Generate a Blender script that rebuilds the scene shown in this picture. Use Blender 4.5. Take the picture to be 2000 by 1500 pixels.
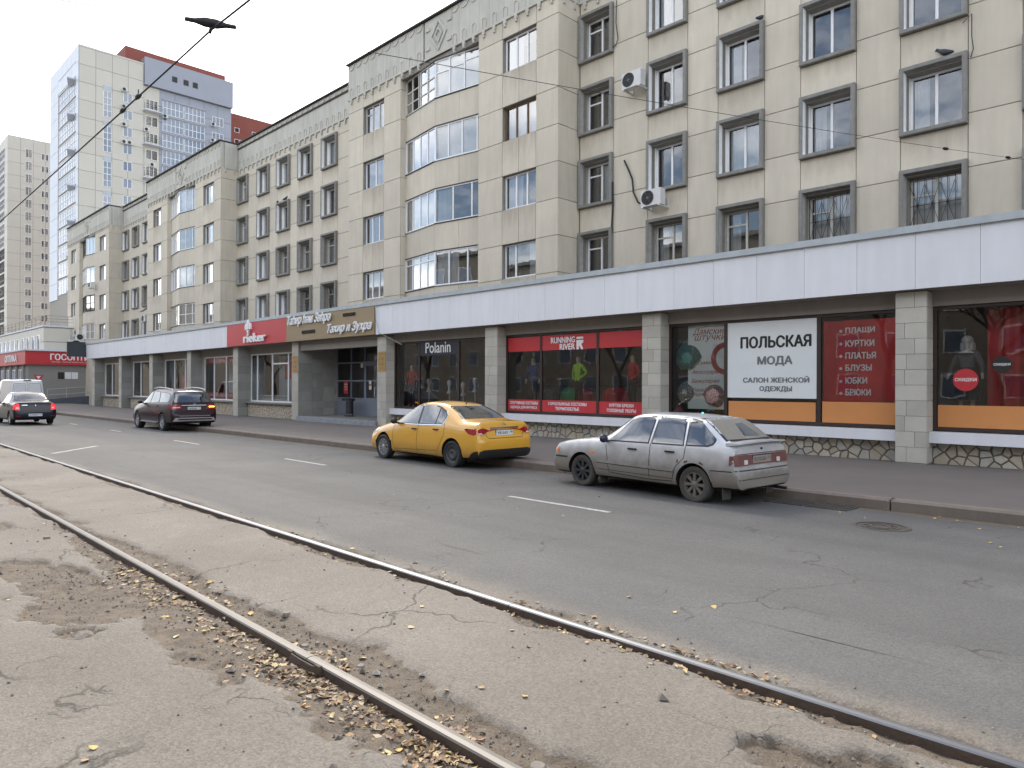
import bpy, bmesh, math, random
import numpy as np
from mathutils import Vector, Matrix, noise
from mathutils.bvhtree import BVHTree
from mathutils.geometry import delaunay_2d_cdt
R = math.radians
random.seed(7)
for o in list(bpy.data.objects):
    bpy.data.objects.remove(o, do_unlink=True)
sc = bpy.context.scene
COL = sc.collection
# ------------------------------------------------------------------ camera
# world: X runs along the street (towards the right of the picture), Y across it towards the shops, Z up
THETA = math.atan(1386 / 1400)
cam_d = bpy.data.cameras.new('camera'); cam = bpy.data.objects.new('camera', cam_d); COL.objects.link(cam)
cam_d.sensor_width = 36; cam_d.lens = 36 * 1400 / 2000; cam_d.clip_start = .05; cam_d.clip_end = 3000
fwd = Vector((-math.cos(THETA), math.sin(THETA), math.tan(R(.115)))).normalized()
q = fwd.to_track_quat('-Z', 'Y')
cam.matrix_world = Matrix.Translation((0, 0, 1.72)) @ q.to_matrix().to_4x4() @ Matrix.Rotation(R(.2), 4, 'Z')
sc.camera = cam
# ------------------------------------------------------------------ sky, sun, exposure
SUN_EL, SUN_AZ = 42, 148          # azimuth measured from +X towards +Y: the sun stands behind the building, to the left
wd = bpy.data.worlds.new('World'); sc.world = wd; wd.use_nodes = True
nt = wd.node_tree; nt.nodes.clear()
def N(t, **k):
    n = nt.nodes.new(t)
    for a, b in k.items(): setattr(n, a, b)
    return n
out = N('ShaderNodeOutputWorld'); bg = N('ShaderNodeBackground'); bg.inputs[1].default_value = .1
sky = N('ShaderNodeTexSky', sky_type='NISHITA', sun_disc=False)
sky.sun_elevation = R(SUN_EL); sky.sun_rotation = R(90 - SUN_AZ); sky.dust_density = 2.5; sky.air_density = 1.0
tc = N('ShaderNodeTexCoord'); sep = N('ShaderNodeSeparateXYZ'); nt.links.new(tc.outputs['Generated'], sep.inputs[0])
mx = N('ShaderNodeMath', operation='MAXIMUM'); mx.inputs[1].default_value = 0; nt.links.new(sep.outputs['Z'], mx.inputs[0])
ad = N('ShaderNodeMath', operation='ADD'); ad.inputs[1].default_value = .22; nt.links.new(mx.outputs[0], ad.inputs[0])
dv = N('ShaderNodeVectorMath', operation='DIVIDE'); cb = N('ShaderNodeCombineXYZ')
for i in range(3): nt.links.new(ad.outputs[0], cb.inputs[i])
nt.links.new(tc.outputs['Generated'], dv.inputs[0]); nt.links.new(cb.outputs[0], dv.inputs[1])
cn = N('ShaderNodeTexNoise'); cn.inputs['Scale'].default_value = 1.5; cn.inputs['Detail'].default_value = 7; cn.inputs['Roughness'].default_value = .58
nt.links.new(dv.outputs[0], cn.inputs['Vector'])
cr = N('ShaderNodeValToRGB'); cr.color_ramp.elements[0].position = .43; cr.color_ramp.elements[1].position = .61
nt.links.new(cn.outputs[0], cr.inputs[0])
mixc = N('ShaderNodeMix', data_type='RGBA'); nt.links.new(cr.outputs[0], mixc.inputs[0])
nt.links.new(sky.outputs[0], mixc.inputs[6]); mixc.inputs[7].default_value = (11.5, 11.6, 11.9, 1)
nt.links.new(mixc.outputs[2], bg.inputs[0]); nt.links.new(bg.outputs[0], out.inputs[0])
sun_d = bpy.data.lights.new('sun', 'SUN'); sun = bpy.data.objects.new('sun', sun_d); COL.objects.link(sun)
sun_d.energy = 1.3; sun_d.angle = R(14); sun_d.color = (1, .93, .82)
sdir = Vector((math.cos(R(SUN_AZ)) * math.cos(R(SUN_EL)), math.sin(R(SUN_AZ)) * math.cos(R(SUN_EL)), math.sin(R(SUN_EL))))
sun.rotation_euler = sdir.to_track_quat('Z', 'Y').to_euler(); sun.location = sdir * 80
sc.view_settings.view_transform = 'Standard'; sc.view_settings.look = 'None'; sc.view_settings.gamma = 1
sc.view_settings.exposure = 1.5
# ------------------------------------------------------------------ materials
MATS = {}
def mat(name, col, rough=.65, metal=0., var=.12, vs=1.2, bump=0., bs=60., rnd=.0, streak=0., spec=.5, coat=0., emit=0., speck=0., speck_s=220.):
    """principled material with world-space noise variation, optional fine bump, per-object tint, vertical streaks, speckle"""
    if name in MATS: return MATS[name]
    m = bpy.data.materials.new(name); m.use_nodes = True; t = m.node_tree; L = t.links.new
    b = t.nodes['Principled BSDF']
    b.inputs['Roughness'].default_value = rough; b.inputs['Metallic'].default_value = metal
    b.inputs['Specular IOR Level'].default_value = spec
    if coat: b.inputs['Coat Weight'].default_value = coat; b.inputs['Coat Roughness'].default_value = .04
    c4 = (*col, 1)
    if emit: b.inputs['Emission Color'].default_value = c4; b.inputs['Emission Strength'].default_value = emit
    geo = t.nodes.new('ShaderNodeNewGeometry')
    cur = None
    def mul(fac_socket, lo, hi):
        nonlocal cur
        mr = t.nodes.new('ShaderNodeMapRange'); L(fac_socket, mr.inputs[0]); mr.inputs[3].default_value = lo; mr.inputs[4].default_value = hi
        mm = t.nodes.new('ShaderNodeMix'); mm.data_type = 'RGBA'; mm.blend_type = 'MULTIPLY'; mm.inputs[0].default_value = 1
        if cur is None: mm.inputs[6].default_value = c4
        else: L(cur, mm.inputs[6])
        cc = t.nodes.new('ShaderNodeCombineColor')
        for i in range(3): L(mr.outputs[0], cc.inputs[i])
        L(cc.outputs[0], mm.inputs[7]); cur = mm.outputs[2]
    if var:
        n = t.nodes.new('ShaderNodeTexNoise'); n.inputs['Scale'].default_value = vs; n.inputs['Detail'].default_value = 6; n.inputs['Roughness'].default_value = .65
        L(geo.outputs['Position'], n.inputs['Vector']); mul(n.outputs[0], 1 - var * 1.6, 1 + var * 1.6)
    if streak:
        mp = t.nodes.new('ShaderNodeMapping'); mp.inputs['Scale'].default_value = (3.2, 3.2, .35); L(geo.outputs['Position'], mp.inputs[0])
        n = t.nodes.new('ShaderNodeTexNoise'); n.inputs['Scale'].default_value = 1.6; n.inputs['Detail'].default_value = 5; L(mp.outputs[0], n.inputs['Vector'])
        mul(n.outputs[0], 1 - streak * 1.7, 1 + streak * 1.2)
    if speck:
        n = t.nodes.new('ShaderNodeTexNoise'); n.inputs['Scale'].default_value = speck_s; n.inputs['Detail'].default_value = 2; L(geo.outputs['Position'], n.inputs['Vector'])
        mul(n.outputs[0], 1 - speck * 2, 1 + speck * 2)
    if rnd:
        oi = t.nodes.new('ShaderNodeObjectInfo'); mul(oi.outputs['Random'], 1 - rnd, 1 + rnd * .6)
    if cur is not None: L(cur, b.inputs['Base Color'])
    else: b.inputs['Base Color'].default_value = c4
    if bump:
        n = t.nodes.new('ShaderNodeTexNoise'); n.inputs['Scale'].default_value = bs; n.inputs['Detail'].default_value = 4; L(geo.outputs['Position'], n.inputs['Vector'])
        bp = t.nodes.new('ShaderNodeBump'); bp.inputs['Strength'].default_value = bump; bp.inputs['Distance'].default_value = .02
        L(n.outputs[0], bp.inputs['Height']); L(bp.outputs[0], b.inputs['Normal'])
    MATS[name] = m; return m
def glass_mat(name, tint=(.9, .95, .95), ior=1.5, boost=1.0):
    m = bpy.data.materials.new(name); m.use_nodes = True; t = m.node_tree; t.nodes.clear(); L = t.links.new
    o = t.nodes.new('ShaderNodeOutputMaterial'); tr = t.nodes.new('ShaderNodeBsdfTransparent'); gl = t.nodes.new('ShaderNodeBsdfGlossy')
    tr.inputs[0].default_value = (*tint, 1); gl.inputs['Roughness'].default_value = .01; gl.inputs[0].default_value = (1, 1, 1, 1)
    fr = t.nodes.new('ShaderNodeFresnel'); fr.inputs[0].default_value = ior
    n = t.nodes.new('ShaderNodeTexNoise'); n.inputs['Scale'].default_value = .9; g = t.nodes.new('ShaderNodeNewGeometry'); L(g.outputs['Position'], n.inputs['Vector'])
    bp = t.nodes.new('ShaderNodeBump'); bp.inputs['Strength'].default_value = .06; bp.inputs['Distance'].default_value = .05; L(n.outputs[0], bp.inputs['Height']); L(bp.outputs[0], gl.inputs['Normal'])
    ml = t.nodes.new('ShaderNodeMath'); ml.operation = 'MULTIPLY'; ml.inputs[1].default_value = boost; ml.use_clamp = True; L(fr.outputs[0], ml.inputs[0])
    mx_ = t.nodes.new('ShaderNodeMixShader'); L(ml.outputs[0], mx_.inputs[0]); L(tr.outputs[0], mx_.inputs[1]); L(gl.outputs[0], mx_.inputs[2]); L(mx_.outputs[0], o.inputs[0])
    MATS[name] = m; return m
# ------------------------------------------------------------------ object helpers
WL = {}                                  # world location of each helper-made object (unrotated ones)
def tag(o, label=None, cat=None, group=None, kind=None):
    if label: o['label'] = label
    if cat: o['category'] = cat
    if group: o['group'] = group
    if kind: o['kind'] = kind
    return o
def put(o, parent=None, at=(0, 0, 0), local=False):
    at = Vector(at); COL.objects.link(o)
    if parent is None: o.location = at; WL[o.name] = at
    else:
        o.parent = parent
        o.location = at if local else at - WL.get(parent.name, Vector())
        WL[o.name] = at
    return o
def empty(name, at=(0, 0, 0), rz=0):
    e = bpy.data.objects.new(name, None); e.empty_display_size = .2; put(e, None, at); e.rotation_euler.z = rz; return e
def mesh(name, V, F, m=None, smooth=False, mi=None):
    me = bpy.data.meshes.new(name); me.from_pydata([tuple(v) for v in V], [], F)
    if m is not None:
        for x in (m if isinstance(m, (list, tuple)) else [m]): me.materials.append(x)
    if mi is not None: me.polygons.foreach_set('material_index', mi)
    if smooth: me.polygons.foreach_set('use_smooth', [True] * len(me.polygons)); me.set_sharp_from_angle(angle=R(38))
    me.update(); return me
def ob(name, me, parent=None, at=(0, 0, 0), local=False):
    return put(bpy.data.objects.new(name, me), parent, at, local)
class MB:
    """collects boxes, prisms and tubes into one mesh"""
    def __init__(s): s.V = []; s.F = []; s.I = []
    def add(s, V, F, mi=0):
        n = len(s.V); s.V += [tuple(v) for v in V]; s.F += [tuple(i + n for i in f) for f in F]; s.I += [mi] * len(F); return s
    def box(s, x0, x1, y0, y1, z0, z1, mi=0):
        V = [(x, y, z) for z in (z0, z1) for y in (y0, y1) for x in (x0, x1)]
        return s.add(V, [(0, 2, 3, 1), (4, 5, 7, 6), (0, 1, 5, 4), (2, 6, 7, 3), (0, 4, 6, 2), (1, 3, 7, 5)], mi)
    def prism(s, poly, a, b, axis='y', mi=0):
        """poly in the plane across `axis`, extruded from a to b"""
        def P(p, h): return {'y': (p[0], h, p[1]), 'x': (h, p[0], p[1]), 'z': (p[0], p[1], h)}[axis]
        n = len(poly); V = [P(p, a) for p in poly] + [P(p, b) for p in poly]
        ar = sum(poly[i][0] * poly[(i + 1) % n][1] - poly[(i + 1) % n][0] * poly[i][1] for i in range(n))
        fl = (ar > 0) == (axis != 'y')      # orientation so that faces look outwards for a<b
        F = [tuple(range(n))[::-1], tuple(range(n, 2 * n))] + [(i, (i + 1) % n, n + (i + 1) % n, n + i) for i in range(n)]
        if not fl: F = [f[::-1] for f in F]
        if a > b: F = [f[::-1] for f in F]
        return s.add(V, F, mi)
    def tube(s, pts, r, n=8, mi=0, cap=True):
        pts = [Vector(p) for p in pts]; rs = r if isinstance(r, (list, tuple)) else [r] * len(pts); V = []; F = []
        up = None
        for i, p in enumerate(pts):
            d = (pts[min(i + 1, len(pts) - 1)] - pts[max(i - 1, 0)]).normalized()
            if up is None: up = Vector((0, 0, 1)) if abs(d.z) < .9 else Vector((1, 0, 0))
            a = d.cross(up).normalized(); b = a.cross(d).normalized(); up = b
            for k in range(n):
                t = 2 * math.pi * k / n; V.append(p + (a * math.cos(t) + b * math.sin(t)) * rs[i])
        for i in range(len(pts) - 1):
            for k in range(n):
                j = (k + 1) % n; F.append((i * n + k, i * n + j, (i + 1) * n + j, (i + 1) * n + k))
        if cap: F.append(tuple(range(n))[::-1]); F.append(tuple(range((len(pts) - 1) * n, len(pts) * n)))
        return s.add(V, F, mi)
    def lathe(s, prof, c=(0, 0, 0), axis='z', n=24, mi=0):
        """profile (radius, height) turned about axis"""
        V = []; F = []; m_ = len(prof)
        for k in range(n):
            t = 2 * math.pi * k / n; cs, sn = math.cos(t), math.sin(t)
            for r, h in prof:
                p = {'z': (r * cs, r * sn, h), 'y': (r * cs, h, r * sn), 'x': (h, r * cs, r * sn)}[axis]
                V.append((p[0] + c[0], p[1] + c[1], p[2] + c[2]))
        for k in range(n):
            for i in range(m_ - 1):
                a, b_, c_, d_ = k * m_ + i, ((k + 1) % n) * m_ + i, ((k + 1) % n) * m_ + i + 1, k * m_ + i + 1
                F.append((a, b_, c_, d_) if axis != 'y' else (a, d_, c_, b_))
        return s.add(V, F, mi)
    def sphere(s, c, r, n=10, mi=0):
        rx, ry, rz = r if isinstance(r, (tuple, list)) else (r, r, r); V = []; F = []
        for i in range(n // 2 + 1):
            ph = math.pi * i / (n // 2)
            for k in range(n):
                t = 2 * math.pi * k / n; V.append((c[0] + rx * math.sin(ph) * math.cos(t), c[1] + ry * math.sin(ph) * math.sin(t), c[2] + rz * math.cos(ph)))
        for i in range(n // 2):
            for k in range(n):
                j = (k + 1) % n; F.append((i * n + k, (i + 1) * n + k, (i + 1) * n + j, i * n + j))
        return s.add(V, F, mi)
    def build(s, name, m, parent=None, at=None, smooth=False, local=False, center=False):
        """vertices are world coordinates (or the parent's local ones with local=True)"""
        V = [Vector(v) for v in s.V]
        if at is None:
            if parent is not None and not local: at = WL[parent.name]
            else: at = Vector()
            if center:
                lo = Vector([min(v[i] for v in V) for i in range(3)]); hi = Vector([max(v[i] for v in V) for i in range(3)]); at = (lo + hi) / 2
        at = Vector(at); me = mesh(name, [v - at for v in V], s.F, m, smooth, s.I if isinstance(m, (list, tuple)) else None)
        return ob(name, me, parent, at, local)
BOXC = {}
def slab(name, x0, x1, y0, y1, z0, z1, m, parent, ch=.008, front='-y'):
    """one thin piece (panel, tile, sheet): a box whose face towards the street has chamfered edges; alike pieces share mesh data"""
    dx, dy, dz = round(x1 - x0, 3), round(y1 - y0, 3), round(z1 - z0, 3); key = (dx, dy, dz, m.name, ch, front)
    if key not in BOXC:
        a, b, c = dx / 2, dy / 2, dz / 2
        if front == '-y':
            V = [(-a, b, -c), (a, b, -c), (a, b, c), (-a, b, c), (-a, -b + ch, -c), (a, -b + ch, -c), (a, -b + ch, c), (-a, -b + ch, c), (-a + ch, -b, -c + ch), (a - ch, -b, -c + ch), (a - ch, -b, c - ch), (-a + ch, -b, c - ch)]
        else:   # +x
            V = [(-a, -b, -c), (-a, b, -c), (-a, b, c), (-a, -b, c), (a - ch, -b, -c), (a - ch, b, -c), (a - ch, b, c), (a - ch, -b, c), (a, -b + ch, -c + ch), (a, b - ch, -c + ch), (a, b - ch, c - ch), (a, -b + ch, c - ch)]
        F = [(3, 2, 1, 0), (0, 1, 5, 4), (1, 2, 6, 5), (2, 3, 7, 6), (3, 0, 4, 7), (4, 5, 9, 8), (5, 6, 10, 9), (6, 7, 11, 10), (7, 4, 8, 11), (8, 9, 10, 11)]
        if front == '-y': F = [f[::-1] for f in F]
        me = mesh(name, V, F, m); bm = bmesh.new(); bm.from_mesh(me); bmesh.ops.recalc_face_normals(bm, faces=bm.faces); bm.to_mesh(me); bm.free()
        BOXC[key] = me
    return ob(name, BOXC[key], parent, ((x0 + x1) / 2, (y0 + y1) / 2, (z0 + z1) / 2))
FONT_CACHE = {}
def text_mesh(body, size=1., bold=0., shear=0., ext=.004, space=1.):
    key = (body, size, bold, shear, ext, space)
    if key in FONT_CACHE: return FONT_CACHE[key]
    c = bpy.data.curves.new('t', 'FONT'); c.body = body; c.size = size; c.shear = shear; c.extrude = 0; c.space_character = space; c.align_x = 'CENTER'; c.align_y = 'CENTER'; c.resolution_u = 4; c.fill_mode = 'NONE'
    o = bpy.data.objects.new('t', c); COL.objects.link(o); bpy.context.view_layer.update()
    m0 = bpy.data.meshes.new_from_object(o.evaluated_get(bpy.context.evaluated_depsgraph_get())); bpy.data.objects.remove(o, do_unlink=True); bpy.data.curves.remove(c)
    P2 = [v.co.xy.copy() for v in m0.vertices]; ED = [tuple(e.vertices) for e in m0.edges]; bpy.data.meshes.remove(m0)
    r_ = delaunay_2d_cdt(P2, ED, [], 0, 1e-6)          # outlines filled by the even-odd rule, counters stay open
    EA = np.array([(P2[a_].x, P2[a_].y, P2[b_].x, P2[b_].y) for a_, b_ in ED])
    def odd(x, y):
        k_ = (EA[:, 1] > y) != (EA[:, 3] > y); e_ = EA[k_]
        return int(np.sum(x < (e_[:, 2] - e_[:, 0]) * (y - e_[:, 1]) / (e_[:, 3] - e_[:, 1]) + e_[:, 0])) % 2 == 1
    TR_ = [tuple(f) for f in r_[2]]; TR_ = [f for f in TR_ if odd(sum(r_[0][i].x for i in f) / 3, sum(r_[0][i].y for i in f) / 3)]
    nv = len(r_[0]); V = [(p.x, p.y, ext) for p in r_[0]]; F = TR_
    F = [f if sum(r_[0][f[i]].cross(r_[0][f[(i + 1) % len(f)]]) for i in range(len(f))) > 0 else f[::-1] for f in F]
    if ext > .0005:
        V += [(p.x, p.y, -ext) for p in r_[0]]; cnt = {}
        for f in F:
            for i in range(len(f)): cnt[(f[i], f[(i + 1) % len(f)])] = 1
        F += [(b_, a_, a_ + nv, b_ + nv) for (a_, b_) in cnt if (b_, a_) not in cnt]
    me = bpy.data.meshes.new('t'); me.from_pydata(V, [], F)
    if bold:
        n0 = len(me.vertices); V0 = [v.co.copy() for v in me.vertices]; F0 = [tuple(p.vertices) for p in me.polygons]; V = []; F = []
        for k, (dx, dy) in enumerate(((-1, 0), (1, 0), (0, 1), (0, -1), (0, 0))):
            V += [(v.x + dx * bold * 1.6, v.y + dy * bold, v.z + k * .0004) for v in V0]; F += [tuple(i + k * n0 for i in f) for f in F0]
        bpy.data.meshes.remove(me); me = bpy.data.meshes.new('t'); me.from_pydata(V, [], F)
    V = [v.co for v in me.vertices]
    cx = (min(v.x for v in V) + max(v.x for v in V)) / 2; cy = (min(v.y for v in V) + max(v.y for v in V)) / 2
    for v in me.vertices: v.co.x -= cx; v.co.y -= cy
    w = max(v.co.x for v in me.vertices) * 2; h = max(v.co.y for v in me.vertices) * 2
    FONT_CACHE[key] = (me, w, h); return FONT_CACHE[key]
def lettering(body, m, parent, at, w=None, h=None, face='-y', name='lettering', local=False, rz=None, **k):
    """text lying in an upright plane, scaled to width w and/or height h"""
    me0, tw, th_ = text_mesh(body, **k); me = me0.copy(); me.materials.clear(); me.materials.append(m); me.name = name
    sx = (w / tw) if w else (h / th_); sy = (h / th_) if h else sx
    o = bpy.data.objects.new(name, me); put(o, parent, at, local)
    rot = {'-y': (R(90), 0, 0), '+x': (R(90), 0, R(90)), '-x': (R(90), 0, R(-90))}[face]
    o.rotation_euler = rot
    for v in me.vertices: v.co.x *= sx; v.co.y *= sy
    return o
def gz(X, c): return .0025 * X + c       # the street falls a little to the left
# a photo pixel (2000 x 1500) gives a direction; the plane it lies on gives the distance
def pray(x, y):
    dx, dy = x - 1000, y - 750; c, s = math.cos(R(.2)), math.sin(R(.2)); ux, uy = dx * c + dy * s, -dx * s + dy * c
    rt_ = Vector((math.sin(THETA), math.cos(THETA), 0)); fw_ = Vector((-math.cos(THETA), math.sin(THETA), 0)); p = R(.1146)
    return rt_ * ux + Vector((0, 0, 1)) * (-uy * math.cos(p) + 1400 * math.sin(p)) + fw_ * (1400 * math.cos(p) + uy * math.sin(p))
def pY(x, y, Y):
    r = pray(x, y); t = Y / r.y; return r.x * t, r.z * t + 1.72
def pX(x, y, X):
    r = pray(x, y); t = X / r.x; return r.y * t, r.z * t + 1.72
def pG(x, y, c):
    r = pray(x, y); t = (c - 1.72) / (r.z - .0025 * r.x); return r.x * t, r.y * t
# ------------------------------------------------------------------ shared materials
PANEL = mat('cream_panel', (.59, .535, .435), .8, var=.10, vs=.7, bump=.15, bs=40, rnd=.085, streak=.085)
JOINT = mat('joint_mortar', (.235, .22, .195), .9, var=.2, vs=4)
CONC = mat('surround_concrete', (.235, .228, .21), .85, var=.22, vs=5, bump=.25, bs=30, streak=.15)
FRIEZE = mat('frieze_concrete', (.50, .485, .43), .85, var=.1, vs=1.5, bump=.15, bs=30, streak=.14, rnd=.05)
RWHITE = mat('reveal_whitewash', (.84, .85, .85), .75, var=.1, vs=6, streak=.08)
RGREY = mat('reveal_peeling', (.36, .355, .33), .85, var=.3, vs=7)
PVC = mat('white_pvc', (.78, .79, .8), .35, var=.03)
WOODF = mat('brown_window_wood', (.16, .085, .045), .6, var=.2, vs=8)
OLDW = mat('old_white_wood', (.52, .5, .45), .7, var=.2, vs=9)
CURT = mat('net_curtain', (.62, .64, .66), .9, var=.08, vs=3)
ROOM = mat('room_shade', (.055, .058, .062), .9, var=.3, vs=1.1)  # dark colour stands in for the unlit rooms behind the windows
ROOFM = mat('roof_felt', (.05, .045, .042), .8, var=.2)
ZINC = mat('zinc_flashing', (.42, .46, .48), .45, metal=.35, var=.12, vs=2, streak=.1)
WPANEL = mat('white_cladding', (.72, .735, .765), .5, var=.035, vs=1.3, streak=.06, rnd=.035)
TILE = mat('shell_limestone', (.45, .43, .375), .75, var=.13, vs=2.2, bump=.15, bs=25, rnd=.13)
TILEG = mat('grey_limestone', (.285, .285, .26), .75, var=.14, vs=2, bump=.15, bs=25, rnd=.2)
TAUPE = mat('taupe_plaster', (.27, .245, .215), .85, var=.1, vs=1.5, streak=.08)
BROWNF = mat('brown_frame', (.035, .02, .016), .5, var=.1)
GLASS = glass_mat('window_glass', (.80, .84, .86), 1.52, 4.0)
SGLASS = glass_mat('shop_glass', (.88, .91, .91), 1.5, 1.5)
BLACK = mat('black_rubber', (.012, .012, .013), .6, var=0)
GRILLE = mat('dark_iron', (.05, .045, .04), .6, metal=.4, var=.2)
def stained(base, name):
    """copy of a panel material with the grimy wash that runs down under the sill above the panel"""
    m = base.copy(); m.name = name; t = m.node_tree; L = t.links.new; b = t.nodes['Principled BSDF']; src = b.inputs['Base Color'].links[0].from_socket
    tc_ = t.nodes.new('ShaderNodeTexCoord'); sp = t.nodes.new('ShaderNodeSeparateXYZ'); L(tc_.outputs['Generated'], sp.inputs[0])
    g = t.nodes.new('ShaderNodeNewGeometry'); mp = t.nodes.new('ShaderNodeMapping'); mp.inputs['Scale'].default_value = (5, 5, .9); L(g.outputs['Position'], mp.inputs[0])
    n = t.nodes.new('ShaderNodeTexNoise'); n.inputs['Scale'].default_value = 1.3; n.inputs['Detail'].default_value = 5; L(mp.outputs[0], n.inputs['Vector'])
    a = t.nodes.new('ShaderNodeMath'); a.operation = 'MULTIPLY_ADD'; L(n.outputs[0], a.inputs[0]); a.inputs[1].default_value = .9; L(sp.outputs['Z'], a.inputs[2])
    r_ = t.nodes.new('ShaderNodeMapRange'); L(a.outputs[0], r_.inputs[0]); r_.inputs[1].default_value = .82; r_.inputs[2].default_value = 1.55; r_.inputs[4].default_value = .5
    x = t.nodes.new('ShaderNodeMix'); x.data_type = 'RGBA'; L(r_.outputs[0], x.inputs[0]); L(src, x.inputs[6]); x.inputs[7].default_value = (.26, .21, .15, 1); L(x.outputs[2], b.inputs['Base Color']); return m
PANELS = stained(PANEL, 'cream_panel_washed')
M_, P_ = 21.0, 19.8
ZK = [4.95, 5.93, 7.30, 8.67, 10.04, 11.41, 12.78, 14.15, 15.52, 16.28]
bld = tag(empty('apartment_building', (-35, 19.5, 0)), 'long cream panel apartment block with shops and a white canopy along its street level', 'building')
WINC = {}
def win_meshes(W, H, cols=(.5,), fw=.055, transom=(), fm=PVC, dep=.07):
    """frame mesh and one pane mesh per light; local x 0..W, y from 0 inwards, z 0..H"""
    key = (round(W, 2), round(H, 2), cols, fw, transom, fm.name)
    if key in WINC: return WINC[key]
    b = MB(); b.box(0, W, 0, dep, 0, fw); b.box(0, W, 0, dep, H - fw, H); b.box(0, fw, 0.001, dep - .001, fw, H - fw); b.box(W - fw, W, .001, dep - .001, fw, H - fw)
    ed = [fw] + [c * W for c in cols] + [W - fw]
    for c in cols: b.box(c * W - fw * .65, c * W + fw * .65, .004, dep - .004, fw, H - fw)
    panes = []
    for i in range(len(ed) - 1):
        x0 = ed[i] + (fw * .65 if i else 0); x1 = ed[i + 1] - (fw * .65 if i < len(ed) - 2 else 0); zs = [fw, H - fw]
        for ci, zf in transom:
            if ci == i: b.box(x0, x1, .006, dep - .006, zf * H - fw * .5, zf * H + fw * .5); zs.insert(1, zf * H)
        zs.sort()
        for a, c in zip(zs[:-1], zs[1:]): panes.append(mesh('pane', [(x0 - .01, .035, a - .01), (x1 + .01, .035, a - .01), (x1 + .01, .035, c + .01), (x0 - .01, .035, c + .01)], [(0, 1, 2, 3)], GLASS))
    WINC[key] = (mesh('window', b.V, b.F, fm), panes); return WINC[key]
CURTC = {}
def curtain_mesh(W, H):
    key = (round(W, 2), round(H, 2))
    if key not in CURTC:
        n = 26; V = []; F = []
        for i in range(n + 1):
            x = W * i / n; y = .025 * math.sin(i * 1.9) + .012 * math.sin(i * .7)
            V += [(x, y, 0), (x, y * .6, H)]
        F = [(2 * i, 2 * i + 2, 2 * i + 3, 2 * i + 1) for i in range(n)]
        CURTC[key] = mesh('curtain', V, F, CURT, smooth=True)
    return CURTC[key]
def window(at, W, H, rz=0, parent=bld, cols=(.5,), transom=(), fm=PVC, curt=None, name='window', fw=.055, sill=None):
    fme, panes = win_meshes(W, H, cols, fw, transom, fm)
    w = ob(name, fme, parent, at); w.rotation_euler.z = rz
    for p in panes: ob('pane', p, w, (0, 0, 0), True)
    if curt is None: curt = random.choice((0, 1, 1, 2, 3, 3))
    if curt == 1: ob('curtain', curtain_mesh(W - .1, H - .1), w, (.05, .16, .05), True)
    elif curt in (2, 3):
        s = W * random.choice((.3, .45)); x = .05 if curt == 2 else W - s - .05
        ob('curtain', curtain_mesh(s, H - .1), w, (x, .16, .05), True)
    if sill: ob('sill', mesh('sill', *(lambda b: (b.V, b.F))(MB().box(-.03, W + .03, -.10, .05, -.035, -.003)), sill), w, (0, 0, 0), True)
    return w
GR = {}
def grille(W, H, w):
    """decorative iron bars with crossed rods in front of a window"""
    key = (round(W, 2), round(H, 2))
    if key not in GR:
        b = MB(); n = 7
        for i in range(n + 1): b.tube([(W * i / n, -.04, .02), (W * i / n, -.04, H - .02)], .008, 5)
        for z in (.03, H / 2, H - .03): b.tube([(0, -.045, z), (W, -.045, z)], .008, 5)
        for i in range(0, n - 1, 2):
            for a, c in ((0, 1), (1, 0)): b.tube([(W * (i + 2 * a) / n, -.05, H * .12), (W * (i + 2 * c) / n, -.05, H * .88)], .007, 5)
        for i in range(1, n, 2): b.sphere((W * i / n, -.05, H * .5), .035, 6)
        GR[key] = mesh('window_grille', b.V, b.F, GRILLE)
    return ob('window_grille', GR[key], w, (0, 0, 0), True)
# ---- window surrounds (one mesh, one reveal each), front at M_-.14
def surround(cx, ztop, W, parent, white):
    Hh = 1.83; o, i1, i2 = W / 2, W / 2 - .105, W / 2 - .165
    key = ('sur', round(W, 2))
    if key not in WINC:
        b = MB(); y0, y1 = -.15, .06
        def ring(w, h0, h1, y): return [(-w, y, -h1), (w, y, -h1), (w, y, h0), (-w, y, h0)]
        A = ring(o, 0, Hh, y1); B = ring(o, 0, Hh, y0 + .02); B2 = ring(o - .02, -.02, Hh - .02, y0); C = ring(i1, -.105, Hh - .105, y0); D = ring(i1 - .01, -.115, Hh - .115, y0 + .02)
        V = A + B + B2 + C + D; F = []
        for r in range(4):
            for k in range(4): F.append((r * 4 + k, r * 4 + (k + 1) % 4, r * 4 + 4 + (k + 1) % 4, r * 4 + 4 + k))
        b.add(V, F); s_me = mesh('surround', b.V, b.F, CONC)
        rv = {}
        for wm in (RWHITE, RGREY):
            D0 = ring(i1 - .01, -.115, Hh - .115, y0 + .021); E0 = ring(i2, -.19, Hh - .17, .34)
            rv[wm.name] = mesh('reveal', D0 + E0, [(k, (k + 1) % 4, 4 + (k + 1) % 4, 4 + k) for k in range(4)], [wm, CONC], mi=[0, 0, 1, 0] if wm is RGREY else [0, 0, 1 if random.random() < .6 else 0, 0])  # top face takes the darker concrete, its shade put into the colour
        WINC[key] = (s_me, rv)
    s_me, rv = WINC[key]
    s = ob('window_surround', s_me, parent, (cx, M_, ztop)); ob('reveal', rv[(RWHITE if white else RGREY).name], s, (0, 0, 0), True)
    return s, 2 * i2, Hh - .36, ztop - Hh + .17
TOPS = [7.5, 10.24, 12.98, 15.72]
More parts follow.
